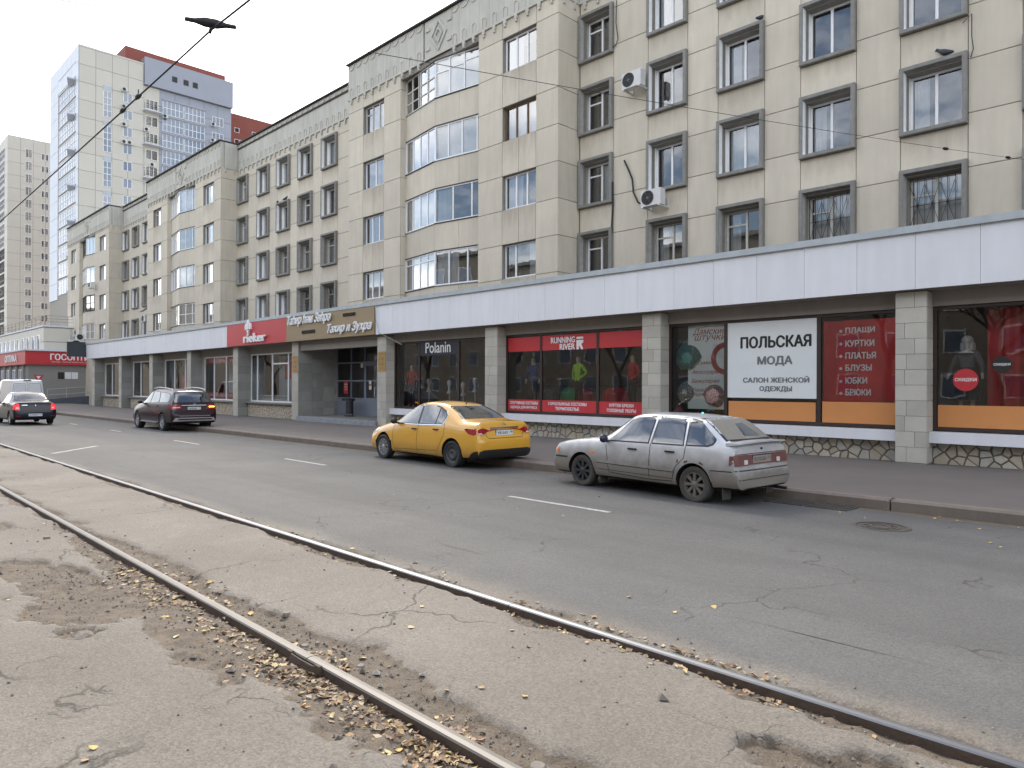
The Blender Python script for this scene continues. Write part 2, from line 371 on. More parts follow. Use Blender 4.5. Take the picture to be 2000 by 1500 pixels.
def recess(name, x0, x1, cols, W, styles, far=False):
    """flat stretch of wall with columns of framed windows; every concrete panel is a piece of its own"""
    b = MB(); ed = sorted(cols); y0, y1 = M_ + .03, M_ + .5; hw = W / 2 - .15
    b.box(x0, ed[0] - hw, y0, y1, 4.6, 16.3); b.box(ed[-1] + hw, x1, y0, y1, 4.6, 16.3)
    for a, c in zip(ed[:-1], ed[1:]): b.box(a + hw, c - hw, y0, y1, 4.6, 16.3)
    for c in ed:
        zs = [4.6] + [v for t in TOPS for v in (t - 1.83 + .16, t - .18)] + [16.3]
        for k in range(0, len(zs), 2): b.box(c - hw, c + hw, y0 + .001, y1 - .001, zs[k], zs[k + 1])
    wall = b.build('wall', JOINT, bld, (x0, M_, 4.6))
    MB().box(x0, x1, M_ + 1.2, M_ + 1.25, 4.6, 16.3).build('room_backing', ROOM, bld, (x0, M_ + 1.2, 4.6))
    far_b = MB()
    def pan(a, c, z0, z1, pm=PANEL):
        a += .009; c -= .009; z0 += .009; z1 -= .009
        if c - a < .08: return
        if far: far_b.box(a, c, M_ - .005, M_ + .029, z0, z1)
        else: slab('panel', a, c, M_ - .005, M_ + .029, z0, z1, pm, wall)
    pe = [x0] + [v for c in ed for v in (c - W / 2, c + W / 2)] + [x1]
    for k in range(0, len(pe), 2):
        for z0, z1 in zip(ZK[:-1], ZK[1:]): pan(pe[k], pe[k + 1], z0, z1)
    for c in ed:
        for k in range(4):
            z1 = TOPS[k] - 1.83; z0 = TOPS[k - 1] if k else 4.95
            pan(c - W / 2, c + W / 2, z0, z1, PANELS)
        pan(c - W / 2, c + W / 2, TOPS[3], 16.28)
    if far: tag(far_b.build('panel', PANEL, wall), kind='stuff')
    for ci, c in enumerate(ed):
        for k in range(4):
            st = styles[(ci * 4 + k) % len(styles)]
            s, ww, wh, zb = surround(c, TOPS[k], W, wall, st[0])
            w = window((c - ww / 2, M_ + .30, zb), ww, wh, 0, bld, st[1], st[2], st[3], st[4], sill=ZINC if st[0] else None)
            if len(st) > 5: grille(ww, wh, w)
    return wall
S_PVC = (1, (.5,), (), PVC, 0); S_PVC1 = (1, (.5,), (), PVC, 1); S_PVC2 = (1, (.5,), (), PVC, 2); S_OLD = (0, (.55,), ((0, .7),), OLDW, 2); S_T = (0, (.52,), ((0, .72),), PVC, 3); S_G = (0, (.5,), ((0, .68),), OLDW, 1, 1); S_PG = (1, (.5,), (), PVC, 2)
W_MAIN = 1.58
# right stretch: columns counted from the projecting bay, rows from the canopy up
recess('right', -17.62, 3.2, [-16.78, -13.7, -11.0, -8.3, -5.58, -2.85, -.1], W_MAIN,
       [S_T, S_T, S_T, S_T,  S_OLD, S_PVC, S_PVC, S_PVC2,  S_OLD, S_PVC1, S_PVC2, S_PVC,  S_G, S_PG, S_PVC, S_PVC,  S_G, S_PG, S_PVC, S_PVC1,  S_G, S_PVC, S_PVC2, S_PVC,  S_OLD, S_PVC1, S_PVC, S_PVC])
recess('middle', -47.68, -31.93, [-46.95, -43.9, -41.2, -38.5, -35.78], 1.64,
       [S_T, S_T, S_T, S_T,  S_PVC, S_PVC2, S_PVC, S_PVC,  S_PVC2, S_OLD, S_PVC, S_PVC1,  S_G, S_OLD, S_T, S_PVC,  S_G, S_OLD, S_PVC, S_PVC1])
recess('far', -72.17, -61.99, [-71.35, -68.65, -65.95, -63.25], 1.62, [S_PVC, S_PVC1, S_OLD, S_PVC2, S_T], far=True)
# ---- projecting bays with loggias
def proj(xr, far=False, seed=0):
    rr = random.Random(seed); o = xr + 17.62; x0 = -31.93 + o
    LW, NI, RW = (-30.6 + o, -28.8 + o), (-27.45 + o, -22.03 + o), (-20.6 + o, -18.75 + o); y0, y1 = P_ + .03, P_ + .45
    b = MB()
    for a, c in ((x0, LW[0]), (LW[1], NI[0]), (NI[1], RW[0]), (RW[1], xr - .03)): b.box(a, c, y0, y1, 4.6, 16.3)
    for w in (LW, RW):
        zs = [4.6, 5.93, 7.3, 8.67, 10.04, 11.41, 12.78, 14.15, 15.52, 16.3]
        for k in range(0, 10, 2): b.box(w[0], w[1], y0 + .001, y1 - .001, zs[k], zs[k + 1])
    b.box(xr - .45, xr - .03, y1, M_ + .5, 4.6, 16.3); b.box(x0 + .03, x0 + .45, y1, M_ + .5, 4.6, 16.3)     # side returns
    b.box(NI[0] - .3, NI[0], y1, M_ + .5, 4.6, 16.3); b.box(NI[1], NI[1] + .3, y1, M_ + .5, 4.6, 16.3)
    b.box(NI[0], NI[1], M_ + .3, M_ + .5, 4.6, 16.3)
    b.box(NI[0], NI[1], P_ + .02, M_ + .3, 15.95, 16.3)                                                    # slab over the loggia
    wall = b.build('wall', JOINT, bld, (x0, P_, 4.6))
    MB().box(x0 + .4, NI[0] - .3, M_ + 1.0, M_ + 1.05, 4.6, 16.3).box(NI[1] + .3, xr - .4, M_ + 1.0, M_ + 1.05, 4.6, 16.3).build('room_backing', ROOM, bld, (x0, M_ + 1, 4.6))
    fb = MB()
    def pan(a, c, z0, z1, pm=PANEL):
        a += .009; c -= .009; z0 += .009; z1 -= .009
        if far: fb.box(a, c, P_ - .005, P_ + .029, z0, z1)
        else: slab('panel', a, c, P_ - .005, P_ + .029, z0, z1, pm, wall)
    def pside(x, ya, yb, z0, z1):
        if far: fb.box(x - .029, x, ya + .009, yb - .009, z0 + .009, z1 - .009)
        else: slab('panel', x - .029, x, ya + .009, yb - .009, z0 + .009, z1 - .009, PANEL, wall, front='+x')
    for z0, z1 in zip(ZK[:-1], ZK[1:]):
        for a, c in ((x0, LW[0]), (LW[1], NI[0]), (NI[1], RW[0]), (RW[1], xr)): pan(a, c, z0, z1)
        pside(xr, P_ + .03, M_ + .03, z0, z1)
        pside(NI[0] + .03, P_ + .03, P_ + .32, z0, z1)
    for w in (LW, RW):
        m_ = (w[0] + w[1]) / 2
        for k in range(5):
            z0, z1 = [(4.95, 5.93), (7.3, 8.67), (10.04, 11.41), (12.78, 14.15), (15.52, 16.28)][k]
            pan(w[0], m_, z0, z1, PANELS); pan(m_, w[1], z0, z1, PANELS)
    if far: tag(fb.build('panel', PANEL, wall), kind='stuff')
    for wi, w in enumerate((LW, RW)):
        for k in range(4):
            z0 = ZK[1 + 2 * k]; st = rr.choice([((.35, .68), (), PVC), ((.34, .67), (), PVC), ((.5,), (), PVC), ((.33, .66), ((0, .7),), OLDW)])
            if xr == -17.62 and wi == 1: st = [((.33,), (), PVC), ((.34, .67), (), PVC), ((.34, .67), (), WOODF), ((.34, .67), (), PVC)][k]
            window((w[0] + .02, P_ + .17, z0 + .03), w[1] - w[0] - .04, 1.33, 0, bld, st[0], st[1], st[2], sill=ZINC)
    # loggia: two facets meeting in a flat V that stands a little proud of the wall
    A, K, B_ = Vector((NI[0] + .03, P_ + .30)), Vector((-24.75 + o, P_ - .10)), Vector((NI[1] + .02, P_ + .32))
    for fi, (p, q_) in enumerate(((A, K), (K, B_))):
        d = q_ - p; Lf = d.length; ang = math.atan2(d.y, d.x)
        for k in range(4):
            zt = ZK[2 + 2 * k] + .28; zb = zt - 1.5 if k < 3 else 14.32; zp0 = (ZK[2 * k] + .28) if k else 4.95
            if k == 3: zt = 15.94
            pf = ob('loggia_parapet', mesh('loggia_parapet', *(lambda b: (b.V, b.F))(MB().box(0, Lf, .04, .12, zp0 + .0, zb - .03)), JOINT), bld, (p.x, p.y, 0)); pf.rotation_euler.z = ang
            for h in (0, 1):
                pm = MB().box(.008 + h * Lf / 2, (h + 1) * Lf / 2 - .008, 0, .039, zp0 + .02, zb - .04); pe = ob('panel', mesh('panel', pm.V, pm.F, PANEL), pf, (0, 0, 0), True)
            sl = MB().box(-.02, Lf + .02, -.05, .10, zb - .03, zb - .002); ob('sill', mesh('sill', sl.V, sl.F, ZINC if (k + fi) % 2 else ROOFM), pf, (0, 0, 0), True)
            cov = MB().box(-.02, Lf + .02, -.04, .12, zt + .002, zt + .035); ob('drip_cap', mesh('drip_cap', cov.V, cov.F, ROOFM), pf, (0, 0, 0), True)
            if xr == -17.62:
                opt = {(0, 0): ((.25, .5, .75), ((0, .78), (1, .78), (2, .78), (3, .78)), PVC), (1, 0): ((.3, .68), (), PVC), (0, 1): ((.25, .5, .75), (), PVC), (1, 1): ((.38, .76), (), PVC), (0, 2): ((.25, .5, .75), (), PVC), (1, 2): ((.28, .56, .86), (), PVC), (0, 3): ((.22, .44, .5, .75), ((0, .3), (0, .62), (1, .3), (1, .62), (3, .3), (3, .6), (4, .3), (4, .6)), OLDW), (1, 3): ((.3, .6, .9), ((0, .66), (1, .7), (2, .75)), PVC)}[(fi, k)]
            else:
                opt = rr.choice([((.25, .5, .75), (), PVC), ((.33, .66), (), PVC), ((.25, .5, .75), ((1, .7), (2, .7)), OLDW), ((.33, .66), ((0, .5), (1, .5), (2, .5)), GRILLE if k % 2 else PVC)])
            gw = window((p.x, p.y, zb), Lf, zt - zb, ang, bld, opt[0], opt[1], opt[2], curt=0 if (xr == -17.62 and (fi, k) == (0, 3)) else rr.choice((0, 1, 1, 2)), name='loggia_glazing', fw=.05)
            if xr == -17.62 and (fi, k) == (0, 3):
                for ch in list(gw.children)[2:7]: bpy.data.objects.remove(ch, do_unlink=True)      # broken panes
    fl = MB()
    for k in range(4):
        z = ZK[2 * k] + .2 if k else 4.9
        fl.add([(NI[0] + .05, P_ + .44, z), (A.x, A.y + .13, z), (K.x, K.y + .13, z), (B_.x, B_.y + .13, z), (NI[1] - .02, P_ + .44, z), (NI[1] - .02, M_ + .3, z), (NI[0] + .05, M_ + .3, z)], [(0, 1, 2, 3, 4, 5, 6)])
    fl.build('loggia_floor', TAUPE, bld, (NI[0], P_, 4.6))
    return x0, xr, NI
proj(-17.62, seed=3); proj(-47.68, seed=5); proj(-72.17, far=True, seed=8)
# ---- frieze: scalloped parapet pieces with hanging dentils
def frieze_mesh():
    b = MB(); w = .612; b.box(0, w, -.03, .2, 0, 1.66)
    n = 8
    def half(r0, r1, cz, y, sgn, cx=w / 2):
        for k in range(n):
            t0, t1 = math.pi * k / n, math.pi * (k + 1) / n
            b.prism([(cx + r0 * math.cos(t0), cz + sgn * r0 * math.sin(t0)), (cx + r1 * math.cos(t0), cz + sgn * r1 * math.sin(t0)), (cx + r1 * math.cos(t1), cz + sgn * r1 * math.sin(t1)), (cx + r0 * math.cos(t1), cz + sgn * r0 * math.sin(t1))], y, -.03, 'y')
    half(.235, .285, 1.64, -.065, -1)
    half(.10, .13, .34, -.055, 1)
    b.box(w / 2 - .13, w / 2 - .10, -.055, -.03, .02, .34); b.box(w / 2 + .10, w / 2 + .13, -.055, -.03, .02, .34)
    b.box(0, w, -.075, .2, -.10, -.001); b.box(w / 2 - .075, w / 2 + .075, -.09, .05, -.24, -.10); b.box(w / 2 - .045, w / 2 + .045, -.085, .04, -.36, -.24)
    me = mesh('frieze_panel', b.V, b.F, FRIEZE); bm = bmesh.new(); bm.from_mesh(me); bmesh.ops.recalc_face_normals(bm, faces=bm.faces); bm.to_mesh(me); bm.free(); return me
FM = frieze_mesh()
def frieze(x0, x1, Y, skip=()):
    n = int(round((x1 - x0) / .62)); st = (x1 - x0) / n
    back = MB().box(x0, x1, Y + .22, Y + .45, 16.2, 17.96).build('parapet', JOINT, bld, (x0, Y, 16.2))
    for i in range(n):
        xa = x0 + i * st
        if any(a - .3 < xa < c - .3 for a, c in skip): continue
        f_ = ob('frieze_panel', FM, back, (xa + .004, Y, 16.30)); f_.scale.x = (st - .008) / .612
    for a, c in skip:
        pl = MB().box(a, c, Y - .03, Y + .2, 16.2, 17.95)
        cx, cz = (a + c) / 2, 17.1
        for r0, r1 in ((.72, .56), (.36, .22)):
            for s1, s2 in ((1, 1), (1, -1), (-1, -1), (-1, 1)):
                pl.prism([(cx + s1 * r0 * .8, cz), (cx + s1 * r1 * .8, cz), (cx, cz + s2 * r1), (cx, cz + s2 * r0)], Y - .09, Y - .03, 'y')
        for s1 in (1, -1): pl.box(cx + s1 * .75 - .14, cx + s1 * .75 + .14, Y - .08, Y - .03, cz + .35, cz + .5); pl.box(cx + s1 * .75 - .14, cx + s1 * .75 + .14, Y - .08, Y - .03, cz - .5, cz - .35)
        pl.box(a, c, Y - .075, Y + .2, 16.2, 16.3); o = pl.build('frieze_diamond_panel', FRIEZE, back)
        bm = bmesh.new(); bm.from_mesh(o.data); bmesh.ops.recalc_face_normals(bm, faces=bm.faces); bm.to_mesh(o.data); bm.free()
    MB().box(x0 - .06, x1 + .06, Y - .16, Y + .6, 17.98, 18.05).build('parapet_flashing', ROOFM, back)
for xr in (-17.62, -47.68, -72.17):
    o = xr + 17.62; frieze(-31.93 + o, xr, P_, [(-25.6 + o, -23.6 + o)])
    sd = MB().box(xr - .5, xr - .005, P_ + .47, M_ + .4, 16.2, 17.95).box(xr - .03, xr + .035, P_ + .22, M_ - .1, 16.21, 17.94)
    for yy in (P_ + .3, P_ + .9): sd.box(xr - .03, xr + .05, yy - .05, yy + .05, 15.95, 16.2)
    sd.build('parapet', FRIEZE, bld, (xr, P_, 16.2)); MB().box(-31.93 + o + .005, -31.93 + o + .5, P_ + .47, M_ + .4, 16.2, 17.95).build('parapet', FRIEZE, bld, (xr, P_, 16.2))
    MB().box(xr - .5, xr + .06, P_ + .61, M_ - .17, 17.98, 18.05).build('parapet_flashing', ROOFM, bld, (xr, P_, 18))
frieze(-17.62, 3.2, M_); frieze(-47.68, -31.93, M_); frieze(-72.17, -61.99, M_)
# roof and the solid rear of the block
MB().box(-86.48, 3.2, M_ + 1.3, M_ + 12, 0, 17.6).build('building_core', PANEL, bld)
MB().box(-86.4, 3.2, M_ - .1, M_ + 11.9, 17.62, 17.7).build('roof', ROOFM, bld)
for x in (-38.5, -67.0, -52.5):
    MB().box(x - .5, x + .5, M_ + 1.1, M_ + 1.9, 17.7, 18.75).box(x - .62, x + .62, M_ + 1.0, M_ + 2.0, 18.85, 18.95).box(x - .45, x - .35, M_ + 1.2, M_ + 1.3, 18.74, 18.86).box(x + .35, x + .45, M_ + 1.7, M_ + 1.8, 18.74, 18.86).build('roof_vent', ROOFM, bld)
MB().box(-86.50, -86.47, P_ + .1, M_ + .5, 0, 17.9).build('end_wall', PANEL, bld)
MB().box(-86.46, -67.25, P_ + .1, P_ + .4, -.4, 4.6).build('end_wall', PANEL, bld)
# ------------------------------------------------------------------ street level of the block: pillars, shop windows, canopy
PX = [1.4, -5.25, -11.91, -18.52, -25.14, -32.47, -39.21, -45.92, -52.73, -59.43, -66.4]; PW = .62; YP = 17.0
def pave(X): return gz(X, .075)
STONE = [mat('flagstone_%s' % n, c, .85, var=.16, vs=7, bump=.3, bs=35, rnd=.16) for n, c in (('cream', (.47, .44, .37)), ('grey', (.38, .37, .33)), ('ochre', (.42, .37, .29)))]
for i, x in enumerate(PX):
    zb = pave(x) - .1; near = i <= 4; dpt = .42 if near else .75
    p = MB().box(x + .02, x + PW - .02, YP + .02, YP + dpt, zb, 3.78).build('pillar', JOINT, bld, (x, YP, zb))
    z = zb + .12; k = 0; h = .335 if near else .46
    MB().box(x + .01, x + PW - .01, YP + .008, YP + dpt, zb, z - .004).build('pillar_foot', TAUPE, p)
    while z < 3.7:
        z1 = min(z + h, 3.78)
        if near:
            f = (.36, .62, .30)[k % 3]
            cuts = [0, f * PW, PW] if k % 5 != 4 else [0, PW]
        else: cuts = [0, PW]
        for a, c in zip(cuts[:-1], cuts[1:]): slab('tile', x + a + .003, x + c - .003, YP - .004, YP + .019, z + .003, z1 - .003, TILE, p, ch=.004)
        slab('tile', x + PW - .02, x + PW + .004, YP + .022, YP + dpt, z + .003, z1 - .003, TILE if near else TILEG, p, ch=.004, front='+x')
        z = z1; k += 1
def voronoi(x0, x1, z0, z1, n, rr):
    pts = []
    for _ in range(n * 30):
        p = (rr.uniform(x0, x1), rr.uniform(z0, z1))
        if all((p[0] - q_[0]) ** 2 + (p[1] - q_[1]) ** 2 > ((x1 - x0) * (z1 - z0) / n) * .42 for q_ in pts): pts.append(p)
        if len(pts) >= n: break
    cells = []
    for i, p in enumerate(pts):
        poly = [(x0, z0), (x1, z0), (x1, z1), (x0, z1)]
        for j, q_ in enumerate(pts):
            if i == j or abs(p[0] - q_[0]) > 1.2: continue
            mx_, mz = (p[0] + q_[0]) / 2, (p[1] + q_[1]) / 2; nx, nz = q_[0] - p[0], q_[1] - p[1]; new = []
            for a, c in zip(poly, poly[1:] + poly[:1]):
                da = (a[0] - mx_) * nx + (a[1] - mz) * nz; dc = (c[0] - mx_) * nx + (c[1] - mz) * nz
                if da <= 0: new.append(a)
                if da * dc < 0: t = da / (da - dc); new.append((a[0] + (c[0] - a[0]) * t, a[1] + (c[1] - a[1]) * t))
            poly = new
            if len(poly) < 3: break
        if len(poly) >= 3: cells.append((p, poly))
    return cells
def plinth(x0, x1, Y, ztop, n, seed, stuff=False):
    rr = random.Random(seed); zb = pave(x0) - .06
    pl = MB().box(x0, x1, Y + .02, Y + .3, zb, ztop).build('plinth', mat('rubble_mortar', (.17, .15, .125), .9, var=.2, vs=6) if not stuff else TAUPE, bld, (x0, Y, zb))
    acc = MB()
    for c, poly in voronoi(x0, x1, zb + .03, ztop - .01, n, rr):
        g = .016; q_ = []
        for a in poly:
            d = math.hypot(a[0] - c[0], a[1] - c[1]); f = max(.3, 1 - g / max(d, .03) * 1.25); q_.append((c[0] + (a[0] - c[0]) * f, c[1] + (a[1] - c[1]) * f))
        dep = rr.uniform(.018, .045)
        inner = [(c[0] + (a[0] - c[0]) * .86, c[1] + (a[1] - c[1]) * .86) for a in q_]; nn = len(q_)
        V = [(a[0], Y + .02, a[1]) for a in q_] + [(a[0], Y + .02 - dep * .7, a[1]) for a in q_] + [(a[0], Y + .02 - dep, a[1]) for a in inner]
        F = [(r * nn + (k + 1) % nn, r * nn + k, r * nn + nn + k, r * nn + nn + (k + 1) % nn) for r in (0, 1) for k in range(nn)] + [tuple(range(2 * nn, 3 * nn))]
        if stuff: acc.add(V, F)
        else: MB().add(V, F).build('stone', rr.choice(STONE), pl, center=True)
    if stuff: tag(acc.build('stones', STONE[2], pl), kind='stuff')
YW = 17.42
TOPZ, BOTZ = 3.46, .80
for i in range(4):                                           # the four bays with brown frames
    x0 = PX[i + 1] + PW; x1 = PX[i]
    MB().box(x0, x1, YW - .06, YW + .3, TOPZ, 3.785).build('lintel', TAUPE, bld, (x0, YW, TOPZ))
    MB().box(x0 + .004, x1 - .03, YW - .24, YW + .1, .52, .76).build('window_ledge', WPANEL, bld, (x0, YW, .5))
    plinth(x0, x1, YW + .02, .519, 78 if i < 2 else 70, 40 + i)
    ms = [(.305, .70), (.31, .72), (.20, .60), (.36, .66)][i]
    if i == 1: ms = tuple((pY(p_, 720, YW)[0] - x0) / (x1 - x0) for p_ in (1417, 1599))
    if i == 2: ms = tuple((pY(p_, 720, YW)[0] - x0) / (x1 - x0) for p_ in (1056, 1167))
    if i == 3: ms = tuple((pY(p_, 720, YW)[0] - x0) / (x1 - x0) for p_ in (818, 895))
    fme, panes = win_meshes(x1 - x0 - .01, TOPZ - BOTZ + .02, ms, .075, (), BROWNF)
    w = ob('shop_window', fme, bld, (x0 + .005, YW, BOTZ - .02))
    for p_ in panes:
        p2 = p_.copy(); p2.materials.clear(); p2.materials.append(SGLASS); ob('pane', p2, w, (0, 0, 0), True)
# interior shell of the shops: floor, back wall, ceiling, partitions
INT = mat('shop_interior', (.20, .19, .18), .85, var=.25, vs=.8); INTF = mat('shop_floor', (.12, .11, .10), .5, var=.2)
for a, c in ((-66, PX[5] + .3), (PX[4] + .35, 2)): MB().box(a, c, YW + .35, 20.6, .55, .6).build('shop_floor', INTF, bld, (a, 18, .55))
MB().box(-66, 2, 20.6, 20.7, .1, 3.9).build('shop_back_wall', INT, bld)
MB().box(-66, 2, YW + .31, 20.6, 3.75, 3.8).build('shop_ceiling', INT, bld)
for x in (1.6, -11.6, -18.2, -24.83, -32.2, -45.6, -59.1, -66.2): MB().box(x - .06, x + .06, YW + .45, 20.6, .6, 3.75).build('partition', INT, bld)
# left bays with white plastic frames
YLW = 17.72
for i in range(5, 10):
    x0 = PX[i + 1] + PW; x1 = PX[i]; wl = x0 + (.30 if i > 5 else .05)
    MB().box(x0, x1, YLW - .10, YLW + .3, 3.40, 3.785).build('lintel', TAUPE, bld, (x0, YLW, 3.4))
    if wl - x0 > .1: MB().box(x0, wl, YLW - .02, YLW + .3, pave(x0) - .1, 3.4).build('wall_strip', TILEG, bld, (x0, YLW, 0))
    MB().box(x0 + (.1 if i > 5 else 0), x1 - .02, YLW - .34, YLW + .06, .70, .78).build('window_ledge', CONC, bld, (x0, YLW, .7))
    plinth(wl, x1, YLW - .16, .70, 150 if i == 5 else 60, 60 + i, stuff=True)
    fme, panes = win_meshes(x1 - wl, 3.4 - .78, (.13, .42, .71) if i == 5 else (.30, .62, .92) if i > 6 else (.25, .55, .85), .08, ((2, .78),) if i == 5 else (), PVC)
    w = ob('shop_window', fme, bld, (wl, YLW, .78))
    for p_ in panes:
        p2 = p_.copy(); p2.materials.clear(); p2.materials.append(SGLASS); ob('pane', p2, w, (0, 0, 0), True)
# ---- entrance porch
YD = 19.17; XL, XR = PX[5] + PW, PX[4]; ZL = .22
MB().box(XL - .1, XR + .1, 17.02, YD + .2, -.2, ZL).build('porch_landing', mat('porch_concrete', (.22, .21, .19), .85, var=.2, vs=3), bld, (XL, 17, 0))
st = MB(); sx = XL
STEPM = mat('marble_step', (.25, .27, .29), .5, var=.35, vs=6)
stp = MB().box(XL - .05, XR + .05, 16.93, 17.015, -.25, ZL - .03).build('porch_step', JOINT, bld, (XL, 17, 0))
while sx < XR - .1:
    L_ = random.uniform(.5, .8); slab('tile', sx + .003, min(sx + L_, XR) - .003, 16.90, 16.929, -.12, ZL + .004, STEPM, stp, ch=.004); sx += L_
wall_l = MB().box(XL - .3, XL - .03, 17.76, YD, -.1, 3.7).build('porch_wall', JOINT, bld, (XL, 18, 0))
z = ZL; k = 0
while z < 3.55:
    z1 = min(z + .345, 3.62); y = YP + .76 - (.0, .25, .12)[k % 3]
    while y < YD - .05:
        y1 = min(y + (.62, .5, .7)[k % 3], YD); 
        if y1 - y > .08: slab('tile', XL - .03, XL - .004, max(y, YP + .76) + .003, y1 - .003, z + .003, z1 - .003, TILEG, wall_l, ch=.004, front='+x')
        y = y1
    z = z1; k += 1
MB().box(XR, XR + .3, 17.5, YD, -.1, 3.7).build('porch_wall', TILEG, bld, (XR, 18, 0))
MB().box(XL - .03, XR + .03, 17.1, YD + .1, 3.66, 3.78).build('porch_ceiling', TAUPE, bld, (XL, 18, 3.66))
MB().box(XL - .02, XR + .02, 17.12, 17.5, 3.36, 3.655).build('porch_beam', TAUPE, bld, (XL, 17.1, 3.4))
ALU = mat('grey_blue_aluminium', (.21, .235, .29), .45, metal=.1, var=.08)
gw = MB(); xs = [XL, -30.55, -29.36, -28.2, -27.0, -25.9, XR]
for x in xs: gw.box(x - .035, x + .035, YD - .04, YD + .04, ZL, 3.62)
for z_ in (ZL + .04, 1.06, 1.92, 2.80, 3.58): gw.box(XL, XR, YD - .036, YD + .036, z_ - .035, z_ + .035)
gwo = gw.build('porch_glazing', ALU, bld, (XL, YD, 0))
for a, c in zip(xs[:-1], xs[1:]):
    if not (-29.4 < a < -27.5): slab('kick_panel', a + .036, c - .036, YD - .02, YD + .02, ZL + .08, 1.02, ALU, gwo)
    for z0, z1 in ((1.1, 1.88), (1.96, 2.76), (2.84, 3.54)):
        if z0 < 2.8 and -29.4 < a < -27.5: continue
        MB().add([(a + .03, YD, z0), (c - .03, YD, z0), (c - .03, YD, z1), (a + .03, YD, z1)], [(0, 1, 2, 3)]).build('pane', SGLASS, gwo)
for a, c in ((-29.33, -28.24), (-28.17, -27.04)):
    d = MB()
    d.box(a, a + .1, YD - .05, YD + .02, ZL + .02, 2.76).box(c - .1, c, YD - .05, YD + .02, ZL + .02, 2.76).box(a + .1, c - .1, YD - .049, YD + .02, 2.62, 2.76).box(a + .1, c - .1, YD - .049, YD + .02, ZL + .02, 1.1)
    d = d.build('door', ALU, bld, (a, YD, ZL))
    MB().add([(a + .1, YD - .01, 1.1), (c - .1, YD - .01, 1.1), (c - .1, YD - .01, 2.62), (a + .1, YD - .01, 2.62)], [(0, 1, 2, 3)]).build('pane', SGLASS, d)
    hx = c - .16 if a < -28.5 else a + .16
    MB().tube([(hx, YD - .05, 1.15), (hx, YD - .11, 1.17), (hx, YD - .11, 1.6), (hx, YD - .05, 1.62)], .014, 8).build('handle', PVC, d)
# ---- canopy over the pavement
YC = 16.75
can = MB().box(-67.15, 3.5, YC + .045, YC + .28, 3.80, 5.05).build('canopy', TAUPE, bld, (-67, YC, 3.8))
MB().box(-67.15, 3.5, YC + .28, 17.9, 3.786, 3.84).build('canopy_soffit', TAUPE, can)
MB().box(-67.2, 3.55, YC - .07, YC + .3, 5.10, 5.13).box(-67.2, 3.55, YC - .075, YC - .045, 4.985, 5.135).build('flashing', ZINC, can)
MB().add([(-67.2, YC + .3, 5.12), (3.55, YC + .3, 5.12), (3.55, M_ + .1, 5.0), (-67.2, M_ + .1, 5.0)], [(0, 1, 2, 3)]).build('canopy_roof', ROOFM, can)
def cladding(x0, x1):
    n = max(1, round((x1 - x0) / 1.19)); s = (x1 - x0) / n
    for k in range(n): slab('cladding_panel', x0 + k * s + .003, x0 + (k + 1) * s - .003, YC, YC + .04, 3.792, 5.05, WPANEL, can, ch=.004)
cladding(-67.15, -39.34); cladding(-24.91, 3.5)
MB().box(-67.19, -67.15, YC + .02, 17.9, 3.79, 5.06).build('canopy_end_panel', WPANEL, can)
